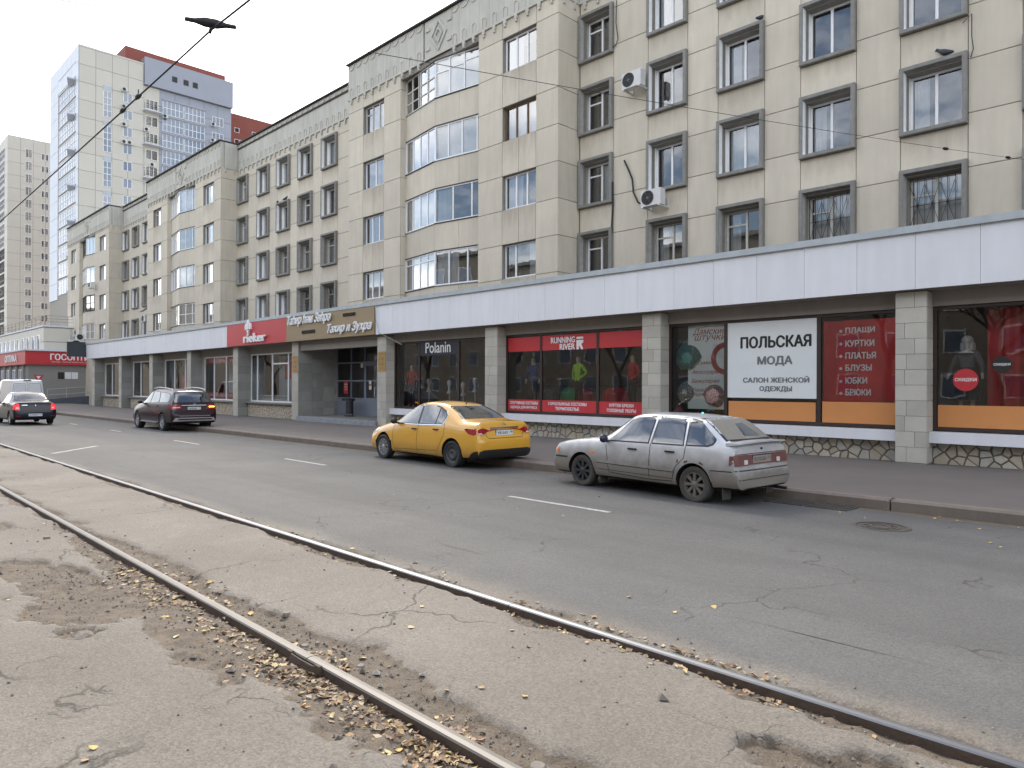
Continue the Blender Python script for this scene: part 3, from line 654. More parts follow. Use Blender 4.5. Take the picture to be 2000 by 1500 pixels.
# ------------------------------------------------------------------ street, tracks, pavement
def street_mat():
    m = bpy.data.materials.new('street_surface'); m.use_nodes = True; t = m.node_tree; L = t.links.new; b = t.nodes['Principled BSDF']
    def nd(ty, **k):
        n = t.nodes.new(ty)
        for a, c in k.items(): setattr(n, a, c)
        return n
    geo = nd('ShaderNodeNewGeometry'); P = geo.outputs['Position']
    def noi(scale, detail=4, rough=.6, vec=None):
        n = nd('ShaderNodeTexNoise'); n.inputs['Scale'].default_value = scale; n.inputs['Detail'].default_value = detail; n.inputs['Roughness'].default_value = rough; L(vec or P, n.inputs['Vector']); return n.outputs[0]
    def rng(s, a, c, lo=0., hi=1.):
        n = nd('ShaderNodeMapRange'); n.inputs[1].default_value = a; n.inputs[2].default_value = c; n.inputs[3].default_value = lo; n.inputs[4].default_value = hi; L(s, n.inputs[0]); return n.outputs[0]
    def mixc(f, a, c, mode='MIX'):
        n = nd('ShaderNodeMix', data_type='RGBA', blend_type=mode)
        for s, v in ((0, f), (6, a), (7, c)):
            if isinstance(v, (int, float)): n.inputs[s].default_value = v
            elif isinstance(v, tuple): n.inputs[s].default_value = (*v, 1)
            else: L(v, n.inputs[s])
        return n.outputs[2]
    def mth(op, a, c):
        n = nd('ShaderNodeMath', operation=op)
        for s, v in ((0, a), (1, c)):
            if isinstance(v, (int, float)): n.inputs[s].default_value = v
            else: L(v, n.inputs[s])
        return n.outputs[0]
    ad = nd('ShaderNodeAttribute', attribute_name='dirt'); ar = nd('ShaderNodeAttribute', attribute_name='road')
    big = noi(.55, 6); mid = noi(4, 5); fine = noi(95, 3, .7)
    old = mixc(rng(big, .3, .7), (.136, .12, .099), (.206, .184, .156)); old = mixc(rng(mid, .35, .75, 0, .45), old, (.15, .135, .115))
    road = mixc(rng(big, .3, .7), (.089, .088, .085), (.122, .12, .116)); road = mixc(rng(mid, .4, .8, 0, .35), road, (.09, .09, .09))
    mpt = nd('ShaderNodeMapping'); mpt.inputs['Scale'].default_value = (.05, 1.1, 1); L(P, mpt.inputs[0]); trk = noi(1.0, 4, .6, mpt.outputs[0])
    road = mixc(rng(trk, .42, .66, 0, .5), road, (.07, .07, .069))
    asp = mixc(ar.outputs['Fac'], old, road)
    vo = nd('ShaderNodeTexVoronoi'); vo.inputs['Scale'].default_value = 85; L(P, vo.inputs['Vector'])
    agg = rng(vo.outputs['Color'], 0, 1, .74, 1.26)
    cc = nd('ShaderNodeCombineColor')
    for i in range(3): L(agg, cc.inputs[i])
    asp = mixc(1., asp, cc.outputs[0], 'MULTIPLY')
    f2 = rng(fine, .3, .7, .8, 1.2); c2 = nd('ShaderNodeCombineColor')
    for i in range(3): L(f2, c2.inputs[i])
    asp = mixc(1., asp, c2.outputs[0], 'MULTIPLY')
    # cracks: warped voronoi cell edges, only here and there
    wv = nd('ShaderNodeTexNoise'); wv.inputs['Scale'].default_value = 1.6; wv.inputs['Detail'].default_value = 6; L(P, wv.inputs['Vector'])
    vm = nd('ShaderNodeVectorMath', operation='MULTIPLY_ADD'); L(wv.outputs['Color'], vm.inputs[0]); vm.inputs[1].default_value = (.9, .9, .9); L(P, vm.inputs[2])
    vc = nd('ShaderNodeTexVoronoi', feature='DISTANCE_TO_EDGE'); vc.inputs['Scale'].default_value = .62; L(vm.outputs[0], vc.inputs['Vector'])
    crack = mth('MULTIPLY', rng(vc.outputs['Distance'], .0, .011, 1, 0), rng(noi(.5, 3), .50, .58))
    vc2 = nd('ShaderNodeTexVoronoi', feature='DISTANCE_TO_EDGE'); vc2.inputs['Scale'].default_value = 2.1; L(vm.outputs[0], vc2.inputs['Vector'])
    crack2 = mth('MULTIPLY', mth('MULTIPLY', rng(vc2.outputs['Distance'], 0, .018, 1, 0), rng(noi(.8, 3), .56, .62)), mth('SUBTRACT', 1., ar.outputs['Fac']))
    crack = mth('MAXIMUM', crack, crack2)
    asp = mixc(mth('MULTIPLY', crack, .8), asp, (.045, .04, .035))
    dirt = mixc(rng(noi(7, 6, .7), .3, .7), (.062, .046, .032), (.150, .115, .08)); dirt = mixc(rng(noi(60, 4, .8), .45, .75), dirt, (.175, .152, .125))
    col = mixc(rng(mth('ADD', ad.outputs['Fac'], mth('MULTIPLY', mth('SUBTRACT', noi(22, 5, .75), .5), .55)), .38, .56), asp, dirt)
    L(col, b.inputs['Base Color']); b.inputs['Roughness'].default_value = .82; b.inputs['Specular IOR Level'].default_value = .35
    h = mth('ADD', mth('MULTIPLY', fine, .5), mth('ADD', mth('MULTIPLY', vo.outputs['Distance'], .55), mth('MULTIPLY', crack, -1.6)))
    h = mth('ADD', h, mth('MULTIPLY', noi(26, 5, .7), mth('MULTIPLY', ad.outputs['Fac'], 1.6)))
    bp = nd('ShaderNodeBump'); bp.inputs['Strength'].default_value = .55; bp.inputs['Distance'].default_value = .008; L(h, bp.inputs['Height']); L(bp.outputs[0], b.inputs['Normal'])
    return m
STREET = street_mat()
def YL(X): return 2.25 - .009 * X
def YR(X): return 3.93 - .009 * X
def sst(a, b, x):
    t = min(1, max(0, (x - a) / (b - a))); return t * t * (3 - 2 * t)
def nz(x, y, s, o=0): return noise.fractal(Vector((x * s, y * s, o)), .9, 2.1, 4)
PATCHES = [(-6.4, 1.62, 1.35, .40), (-4.9, 1.92, .75, .26), (-7.9, 1.45, .7, .22), (-1.45, 3.30, .50, .24), (-1.15, 3.5, .34, .17), (-2.75, 1.45, .16, .08), (-10.5, 1.7, .5, .15)]
def dirt_at(X, Y):
    n = nz(X, Y, .9); n2 = nz(X, Y, 2.6, 5); n3 = nz(X, Y, 9, 11)
    d = Y - YL(X); v = 0
    near = sst(-11, -6, X)
    w = (.13 + near * .16 + .20 * n + .07 * n2 + .03 * n3) if d > 0 else (.11 + near * .31 + .26 * n + .08 * n2 + .04 * n3)
    v = max(v, 1 - sst(w * .75, w * 1.1 + .03, abs(d)) if w > .02 else 0)
    d = Y - YR(X); w = .085 + .13 * n + .05 * n2 + (.05 if d < 0 else 0)
    v = max(v, 1 - sst(w * .7, w * 1.15 + .02, abs(d)) if w > .02 else 0)
    for px_, py_, rx, ry in PATCHES:
        q_ = math.hypot((X - px_) / rx, (Y - py_) / ry) + .75 * n + .45 * n2 + .22 * n3
        v = max(v, 1 - sst(.78, .98, q_))
    return v
def cz(Y): return 0 if Y < 4.3 else -.13 * (Y - 4.3) / 7.3
def sheet(name, xs, ys, zf, df, rf, m):
    nx, ny = len(xs), len(ys); V = []; D = []; Rr = []
    for x in xs:
        for y in ys:
            d = df(x, y); V.append((x, y, zf(x, y, d))); D.append(d); Rr.append(rf(x, y))
    F = [(i * ny + j, (i + 1) * ny + j, (i + 1) * ny + j + 1, i * ny + j + 1) for i in range(nx - 1) for j in range(ny - 1)]
    me = mesh(name, V, F, m); me.polygons.foreach_set('use_smooth', [True] * len(F))
    for nm, dat in (('dirt', D), ('road', Rr)):
        a = me.attributes.new(nm, 'FLOAT', 'POINT'); a.data.foreach_set('value', dat)
    return tag(ob(name, me), kind='structure')
def steps(a, b, s0, g=1.0):
    v = [a]; s = s0
    while v[-1] < b: v.append(v[-1] + s); s *= g
    v[-1] = b; return v
xs = sorted(-x for x in steps(-2.5, 6.2, .028) + steps(6.2, 34, .03, 1.02)[1:])
ys = steps(-.6, 5.0, .028)
def zn(x, y, d):
    z = gz(x, cz(y)) - d * (.038 + .02 * nz(x, y, 3.5, 9)) + .006 * nz(x, y, .8, 2) + d * .012 * nz(x, y, 14, 4)
    if x > -2 and 3.0 < y < 3.75: z -= .014 * sst(.5, 1, d)
    for r in (YL(x), YR(x)):
        if abs(y - r) < .05: z = min(z, gz(x, 0) - .05)
    return z
sheet('track_bed', xs, ys, zn, dirt_at, lambda x, y: sst(4.02, 4.45, y + .12 * nz(x, y, .7, 3)), STREET)
sheet('road', [-260 + 8 * i for i in range(26)] + steps(-52, 9, .3), steps(5.0, 11.62, .22), lambda x, y, d: gz(x, cz(y)),
      lambda x, y: .62 * sst(11.05, 11.5, y + .25 * nz(x, y, .8)), lambda x, y: 1, STREET)
sheet('track_bed_far', [-260 + 6 * i for i in range(37)] + [-34], steps(-.6, 5.0, .35), lambda x, y, d: gz(x, cz(y)), lambda x, y: 0, lambda x, y: sst(4.1, 4.4, y), STREET)
sheet('opposite_carriageway', [-260 + 10 * i for i in range(33)], steps(-13, -.6, 1.2), lambda x, y, d: gz(x, 0), lambda x, y: 0, lambda x, y: .5 * sst(.6, 5, -y), STREET)
sheet('track_bed_right', steps(2.5, 60, 2), steps(-.6, 5.0, .7), lambda x, y, d: gz(x, cz(y)), lambda x, y: 0, lambda x, y: sst(4.1, 4.4, y), STREET)
sheet('road_right', steps(9, 60, 3), steps(5.0, 11.62, .8), lambda x, y, d: gz(x, cz(y)), lambda x, y: 0, lambda x, y: 1, STREET)
PAVE = mat('pavement_asphalt', (.138, .12, .108), .85, var=.16, vs=.6, bump=.3, bs=90, speck=.08, speck_s=160)
tag(MB().add([(-110, 11.74, gz(-110, .045)), (40, 11.74, gz(40, .045)), (40, 17.95, gz(40, .075)), (-110, 17.95, gz(-110, .075))], [(0, 1, 2, 3)]).build('pavement', PAVE), kind='structure')
GROUND = mat('ground_dust', (.13, .12, .105), .9, var=.2, vs=.2)
tag(MB().add([(-1500, -1500, -3.9), (1500, -1500, 3.4), (1500, 1500, 3.4), (-1500, 1500, -3.9)], [(0, 1, 2, 3)]).build('ground', GROUND), kind='structure')
# kerb of long concrete stones
KERB = mat('kerb_concrete', (.185, .155, .13), .85, var=.22, vs=3, bump=.3, bs=40, streak=.12)
kb = tag(MB().box(-95, 6, 11.66, 11.75, -.6, -.30).build('kerb', GROUND, None, (-40, 11.7, -.1)), kind='structure')
x = 6.0; ki = 0
while x > -95:
    L_ = 3.22; x0 = x - L_ + .02; a = random.uniform(-.008, .008)
    V = []
    for xx in (x0, x0 + .03, x - .03, x):
        e = .012 if xx in (x0, x) else 0
        for yy, zz in ((11.60 + a, -.3), (11.60 + a + e, .01 - e), (11.635 + a, .045 - e), (11.765, .047 - e), (11.765, -.3)): V.append((xx, yy, gz(xx, zz)))
    F = [(i * 5 + k, (i + 1) * 5 + k, (i + 1) * 5 + k + 1, i * 5 + k + 1) for i in range(3) for k in range(4)] + [(4, 3, 2, 1, 0), (15, 16, 17, 18, 19)]
    o = MB().add(V, F).build('kerb_stone', KERB, kb, center=True)
    bm = bmesh.new(); bm.from_mesh(o.data); bmesh.ops.recalc_face_normals(bm, faces=bm.faces); bm.to_mesh(o.data); bm.free()
    x -= L_; ki += 1
# rails
RTOP = mat('worn_rail_steel', (.19, .195, .205), .45, metal=.75, var=.12, vs=3); RTOP2 = mat('dull_rail_steel', (.125, .118, .11), .55, metal=.45, var=.15, vs=3)
RSIDE = mat('rusty_rail_side', (.085, .06, .045), .8, var=.3, vs=9, bump=.3, bs=40)
def rail(yf, top, label, joint):
    b = MB(); segs = [(-150, joint - .004), (joint + .004, 3)]
    for a, c in segs:
        n = max(2, int((c - a) / 3)); V = []; F = []; I = []
        prof = [(-.028, -.14), (-.036, -.045), (-.036, .006), (-.028, .014), (.0, .017), (.028, .014), (.036, .006), (.036, -.045), (.028, -.14)]
        for i in range(n + 1):
            X = a + (c - a) * i / n
            for u, v in prof: V.append((X, yf(X) + u, gz(X, 0) + v))
        m_ = len(prof)
        for i in range(n):
            for k in range(m_ - 1): F.append((i * m_ + k, i * m_ + k + 1, (i + 1) * m_ + k + 1, (i + 1) * m_ + k)); I.append(0 if 2 <= k <= 5 else 1)
        F += [tuple(range(m_)), tuple(range(n * m_, (n + 1) * m_))[::-1]]; I += [1, 1]
        for f, i in zip(F, I): pass
        base = len(b.V); b.V += V; b.F += [tuple(base + q_ for q_ in f) for f in F]; b.I += I
    o = b.build('tram_rail', [top, RSIDE], None, (-20, yf(-20), gz(-20, 0)))
    bm = bmesh.new(); bm.from_mesh(o.data); bmesh.ops.recalc_face_normals(bm, faces=bm.faces); bm.to_mesh(o.data); bm.free()
    return tag(o, label, 'rail')
jl = pG(598, 1290, 0)[0]; jr = pG(985, 1187, 0)[0]
r1 = rail(YL, RTOP2, 'dull tram rail lying among dead leaves and bare dirt', jl)
r2 = rail(YR, RTOP, 'bright worn tram rail along the edge of the traffic lane', jr)
cb_ = MB()
for k in range(4):
    z_ = -.005 - k * .012; cb_.tube([(jl - .17, YL(jl) - .045, z_), (jl - .13, YL(jl) - .062 - .004 * k, z_ + .004), (jl, YL(jl) - .066 - .003 * k, z_ + .002), (jl + .13, YL(jl) - .062, z_), (jl + .17, YL(jl) - .045, z_)], .007, 6)
cb_.box(jl - .2, jl - .15, YL(jl) - .06, YL(jl) - .036, -.05, .012); cb_.box(jl + .15, jl + .2, YL(jl) - .06, YL(jl) - .036, -.05, .012)
cb_.build('bond_cable', RSIDE, r1)
# painted lane marks
PAINT = mat('worn_road_paint', (.36, .36, .345), .8, var=.5, vs=16)
def mark(p0, p1, w, label, group=None):
    (x0, y0), (x1, y1) = p0, p1; d = Vector((x1 - x0, y1 - y0)).normalized(); n = Vector((-d.y, d.x)) * w / 2; V = []; k = max(2, int(math.hypot(x1 - x0, y1 - y0) / .15)); rr = random.Random(int(x0 * 10))
    for i in range(k + 1):
        t = i / k; x, y = x0 + (x1 - x0) * t, y0 + (y1 - y0) * t
        for s in (-1, 1):
            j = rr.uniform(.8, 1.05); xx, yy = x + s * n.x * j, y + s * n.y * j; V.append((xx, yy, gz(xx, cz(yy)) + .005))
    o = MB().add(V, [(2 * i, 2 * i + 2, 2 * i + 3, 2 * i + 1) for i in range(k)]).build('lane_mark', PAINT, None, (x0, y0, gz(x0, cz(y0))))
    o.data.flip_normals()
    return tag(o, label, 'road marking', group)
for i, (a, c) in enumerate((((-8.34, 8.2), (-6.27, 8.17)), ((-16.57, 8.5), (-14.54, 8.45)), ((-24.72, 8.75), (-22.49, 8.7)), ((-32.4, 8.95), (-31.0, 8.95)), ((-39.4, 9.15), (-38, 9.1)), ((-46.5, 9.3), (-44.6, 9.25)))):
    mark(a, c, .11, 'worn white dash of the broken lane line on the asphalt', 'broken lane line')
mark((-21.2, 4.53), (-23.38, 6.12), .13, 'slanted worn white stroke on the road beside the bright rail')
# manhole and storm grate
IRON = mat('cast_iron', (.075, .068, .06), .7, metal=.3, var=.3, vs=20, bump=.3, bs=60)
mh = pG(1720, 1032, -.12); mz = gz(mh[0], cz(mh[1])); b = MB(); b.lathe([(0, .004), (.10, .004), (.10, .010), (.13, .010), (.13, .004), (.20, .004), (.20, .010), (.235, .010), (.235, .004), (.29, .004), (.29, .012), (.345, .012), (.36, .003)], (mh[0], mh[1], mz), n=36)
for k in range(8): t = k * math.pi / 4; b.box(mh[0] + .165 * math.cos(t) - .02, mh[0] + .165 * math.cos(t) + .02, mh[1] + .165 * math.sin(t) - .02, mh[1] + .165 * math.sin(t) + .02, mz + .003, mz + .011)
tag(b.build('manhole_cover', IRON, None, (mh[0], mh[1], mz)), 'round cast iron manhole cover in the road near the kerb', 'manhole cover')
gx0, gx1, gy0, gy1 = -5.35, -4.05, 11.0, 11.5; gzz = gz(-4.7, cz(11.25)) + .006; gr = tag(empty('storm_grate', (-4.7, 11.25, gzz)), 'rusty storm drain grates in the gutter behind the dusty hatchback', 'drain grate')
for a in (gx0, (gx0 + gx1) / 2 + .02):
    c = a + .62; f = MB().box(a, c, gy0, gy0 + .03, gzz - .02, gzz + .012).box(a, c, gy1 - .03, gy1, gzz - .02, gzz + .012).box(a, a + .03, gy0 + .03, gy1 - .03, gzz - .02, gzz + .011).box(c - .03, c, gy0 + .03, gy1 - .03, gzz - .02, gzz + .011).build('frame', IRON, gr)
    for k in range(9): MB().box(a + .055 + k * .058, a + .085 + k * .058, gy0 + .03, gy1 - .03, gzz - .015, gzz + .009).build('bar', IRON, gr)
    MB().box(a + .03, c - .03, gy0 + .03, gy1 - .03, gzz - .02, gzz - .016).build('pit', BLACK, gr)
# leaves, rubble
LEAFC = [mat('leaf_%d' % i, c, .7, var=.2, vs=30) for i, c in enumerate(((.50, .34, .10), (.50, .40, .20), (.34, .22, .11), (.24, .16, .10), (.40, .31, .21)))]
def leaf_mesh(m, seed):
    rr = random.Random(seed); V = [(0, -.5, 0)]; F = []
    out_ = [(-.30, -.22), (-.42, .05), (-.25, .32), (0, .55), (.25, .32), (.42, .05), (.30, -.22)]
    V = [(0, -.42, 0)] + [(a, c, .16 * abs(a) * rr.uniform(.5, 1.6) + rr.uniform(0, .06)) for a, c in out_] + [(0, .1, -.01), (0, -.8, .03), (.02, -.8, .03)]
    F = [(0, 8, 1), (1, 8, 2), (2, 8, 3), (3, 8, 4), (4, 8, 5), (5, 8, 6), (6, 8, 7), (7, 8, 0), (0, 9, 10)]
    me = mesh('fallen_leaf', V, [f[::-1] for f in F], m, smooth=True); return me
LM = [leaf_mesh(LEAFC[i % 3 if i < 6 else i % 5], i) for i in range(9)]
def gheight(X, Y):
    if -34 < X < 2.5 and -.6 < Y < 5.0: return zn(X, Y, dirt_at(X, Y))
    return gz(X, cz(Y)) if Y < 11.6 else gz(X, .047 if Y < 11.765 else .05)
rr = random.Random(21)
spots = [pG(x_, y_, 0) for x_, y_ in ((1394, 1183), (802, 1226), (1032, 1265), (410, 1138), (656, 1092), (1160, 1207), (1060, 1215), (824, 1185), (1455, 1338), (1318, 1045 + 150), (770, 962), (1160, 1208), (490, 1193), (14, 1172), (165, 1487), (182, 1462), (860, 1440), (940, 1345), (575, 1255), (520, 1282), (552, 1307), (707, 1275), (1000, 1232), (1228, 1165), (1025, 1362), (345, 1235), (1010, 987), (1170, 960), (1100, 1000))]
spots += [pG(x_, y_, -.13) for x_, y_ in ((1838, 1063), (1935, 1066), (1955, 1075), (1835, 1010), (1825, 1014), (1870, 1018), (1897, 1023), (1990, 1032), (1913, 1036), (1640, 1003), (1690, 1015), (500, 853), (450, 848), (560, 860), (690, 880))]
for _ in range(26):
    X = rr.uniform(-7.5, -1.2); spots.append((X, YL(X) + rr.choice((-1, -1, 1)) * rr.uniform(.05, .32)))
for i, (X, Y) in enumerate(spots):
    o = ob('fallen_leaf', LM[i % 6], None, (X, Y, gheight(X, Y) + .006)); s = rr.uniform(.035, .058); o.scale = (s, s, s); o.rotation_euler = (rr.uniform(-.3, .3), rr.uniform(-.3, .3), rr.uniform(0, 6.3))
    tag(o, 'single yellow fallen leaf lying on the street', 'leaf', 'loose yellow leaves on the street')
lb = MB(); LI = []
for i in range(3300):
    X = -1.2 - abs(rr.gauss(0, 1)) * 3.2; u = rr.random()
    if X < -13: continue
    if u < .62: Y = YL(X) - .05 - abs(rr.gauss(0, .13))
    elif u < .85: Y = YL(X) + .05 + abs(rr.gauss(0, .09))
    else: Y = YR(X) + rr.choice((-1, 1)) * (.05 + abs(rr.gauss(0, .07)))
    if u > .3 and nz(X, Y, 1.1, 31) < -.05: continue
    s = rr.uniform(.010, .034); a = rr.uniform(0, 6.3); ca, sa = math.cos(a) * s, math.sin(a) * s; z = gheight(X, Y) + .004 + rr.uniform(0, .008); t1, t2 = rr.uniform(-.4, .6) * s, rr.uniform(-.4, .6) * s
    lb.add([(X - ca, Y - sa, z), (X + sa * .5, Y - ca * .5, z + t1), (X + ca, Y + sa, z), (X - sa * .5, Y + ca * .5, z + t2)], [(0, 1, 2), (0, 2, 3)], rr.choice((1, 2, 2, 3, 3, 3, 4, 4)))
tag(lb.build('leaf_litter', LEAFC, None, (-4, 2.3, 0)), 'drift of dry brown and yellow leaf litter along the tram rails', 'leaf litter', kind='stuff')
pb = MB(); PEB = [mat('pebble_%d' % i, c, .9, var=.2, vs=40) for i, c in enumerate(((.16, .14, .12), (.25, .235, .21), (.09, .075, .06)))]
cnt = 0
while cnt < 6500:
    X = rr.uniform(-11, -.6) if rr.random() < .75 else rr.uniform(-5, -.8); Y = rr.uniform(.4, 4.3)
    d = dirt_at(X, Y)
    if d < .5 and rr.random() > .03: continue
    s = .003 + .011 * rr.random() ** 3 + (.02 * rr.random() if rr.random() < .03 else 0); z = gheight(X, Y) + s * .25; mi = rr.randrange(3)
    v = [(X + s * rr.uniform(.7, 1.3), Y, z), (X, Y + s * rr.uniform(.6, 1.2), z), (X - s, Y, z), (X, Y - s, z), (X + rr.uniform(-.3, .3) * s, Y, z + s * rr.uniform(.5, .9))]
    pb.add(v, [(0, 1, 4), (1, 2, 4), (2, 3, 4), (3, 0, 4)], mi); cnt += 1
tag(pb.build('rubble', PEB, None, (-5, 1.6, 0)), 'loose gravel and asphalt crumbs in the dirt patches by the rails', 'rubble', kind='stuff')
# a few broken lumps of asphalt
LUMP = mat('asphalt_lump', (.2, .18, .155), .9, var=.2, vs=12, bump=.4, bs=60)
for i, (x_, y_, s) in enumerate(((560, 1197, .03), (548, 1243, .04), (595, 1253, .035), (1052, 1487, .05), (705, 1292, .035), (620, 1248, .022), (92, 1052, .04), (1082, 1500, .03))):
    X, Y = pG(x_, y_, 0); n = 7; V = []
    for k in range(n):
        a = 6.283 * k / n; r_ = s * rr.uniform(.7, 1.2); V.append((X + r_ * math.cos(a), Y + r_ * math.sin(a), 0))
    z = gheight(X, Y); top = [(X + (v[0] - X) * .75, Y + (v[1] - Y) * .75, z + s * .5) for v in V]; V = [(v[0], v[1], z - .01) for v in V]
    o = MB().add(V + top, [(k, (k + 1) % n, n + (k + 1) % n, n + k) for k in range(n)] + [tuple(range(n, 2 * n))]).build('asphalt_lump', LUMP, None, (X, Y, z))
    tag(o, 'broken flat lump of asphalt lying beside the tram rails', 'asphalt lump', 'broken asphalt lumps')
# ------------------------------------------------------------------ cars: lofted bodies, wheel arches cut out, lights, glass and trim laid onto the surface
def pchip(xs, ys, q_):
    xs = np.array(xs, float); ys = np.array(ys, float); h = np.diff(xs); d = np.diff(ys) / h; m_ = np.zeros(len(xs)); m_[0] = d[0]; m_[-1] = d[-1]
    for i in range(1, len(xs) - 1):
        m_[i] = 0 if d[i - 1] * d[i] <= 0 else 2 * d[i - 1] * d[i] / (d[i - 1] + d[i])
    i = np.clip(np.searchsorted(xs, q_) - 1, 0, len(h) - 1); t = (q_ - xs[i]) / h[i]; t2, t3 = t * t, t ** 3
    return (2 * t3 - 3 * t2 + 1) * ys[i] + (t3 - 2 * t2 + t) * h[i] * m_[i] + (-2 * t3 + 3 * t2) * ys[i + 1] + (t3 - t2) * h[i] * m_[i + 1]
RUB = mat('tyre_rubber', (.022, .022, .023), .75, var=.15, vs=12); DUSTR = mat('dusty_tyre', (.06, .055, .048), .85, var=.2, vs=9)
LINER = mat('arch_liner', (.008, .008, .008), .9, var=0)
CGLASS = mat('car_glass', (.022, .026, .03), .03, var=0, spec=1.0); CGLASS.node_tree.nodes['Principled BSDF'].inputs['IOR'].default_value = 1.75
DGLASS = mat('dusty_car_glass', (.22, .205, .175), .3, var=.1, vs=5, spec=.8)
TRIM = mat('black_trim', (.015, .015, .016), .45, var=0); CHROME = mat('chrome', (.75, .76, .78), .15, metal=1., var=0)
LAMP = mat('red_lamp', (.32, .012, .018), .12, var=.05, vs=20, coat=.6); LAMPD = mat('dusty_red_lamp', (.15, .055, .048), .4, var=.1, vs=12); LAMPC = mat('clear_lamp', (.6, .58, .58), .15, var=0, coat=.5)
AMB = mat('amber_lamp', (.75, .22, .03), .25, var=0); PLATE = mat('number_plate', (.72, .73, .74), .4, var=.04); PLATED = mat('dirty_number_plate', (.27, .24, .21), .7, var=.15, vs=20); INK = mat('plate_ink', (.012, .012, .015), .5, var=0); INKD = mat('faded_ink', (.15, .13, .12), .7, var=0)
def paint(name, col, metal=0., rough=.3, dust=None, dz=(.35, .85), coat=.8, spec=.5):
    m = mat(name, col, rough, metal=metal, var=.03, vs=2, coat=coat, spec=spec)
    if dust:
        t = m.node_tree; L = t.links.new; b = t.nodes['Principled BSDF']; src = b.inputs['Base Color'].links[0].from_socket
        g = t.nodes.new('ShaderNodeNewGeometry'); sp = t.nodes.new('ShaderNodeSeparateXYZ'); L(g.outputs['Position'], sp.inputs[0])
        n = t.nodes.new('ShaderNodeTexNoise'); n.inputs['Scale'].default_value = 5; n.inputs['Detail'].default_value = 5; L(g.outputs['Position'], n.inputs['Vector'])
        ml = t.nodes.new('ShaderNodeMath'); ml.operation = 'MULTIPLY_ADD'; L(n.outputs[0], ml.inputs[0]); ml.inputs[1].default_value = .35; L(sp.outputs['Z'], ml.inputs[2])
        mr = t.nodes.new('ShaderNodeMapRange'); L(ml.outputs[0], mr.inputs[0]); mr.inputs[1].default_value = dz[0] + .17; mr.inputs[2].default_value = dz[1] + .17; mr.inputs[3].default_value = .92; mr.inputs[4].default_value = 0
        mm = t.nodes.new('ShaderNodeMix'); mm.data_type = 'RGBA'; L(mr.outputs[0], mm.inputs[0]); L(src, mm.inputs[6]); mm.inputs[7].default_value = (*dust, 1); L(mm.outputs[2], b.inputs['Base Color'])
        for s_, hi in (('Roughness', .75), ('Coat Weight', 0.), ('Metallic', 0.)):
            m2 = t.nodes.new('ShaderNodeMix'); L(mr.outputs[0], m2.inputs[0]); m2.inputs[2].default_value = b.inputs[s_].default_value; m2.inputs[3].default_value = hi; L(m2.outputs[0], b.inputs[s_])
    return m
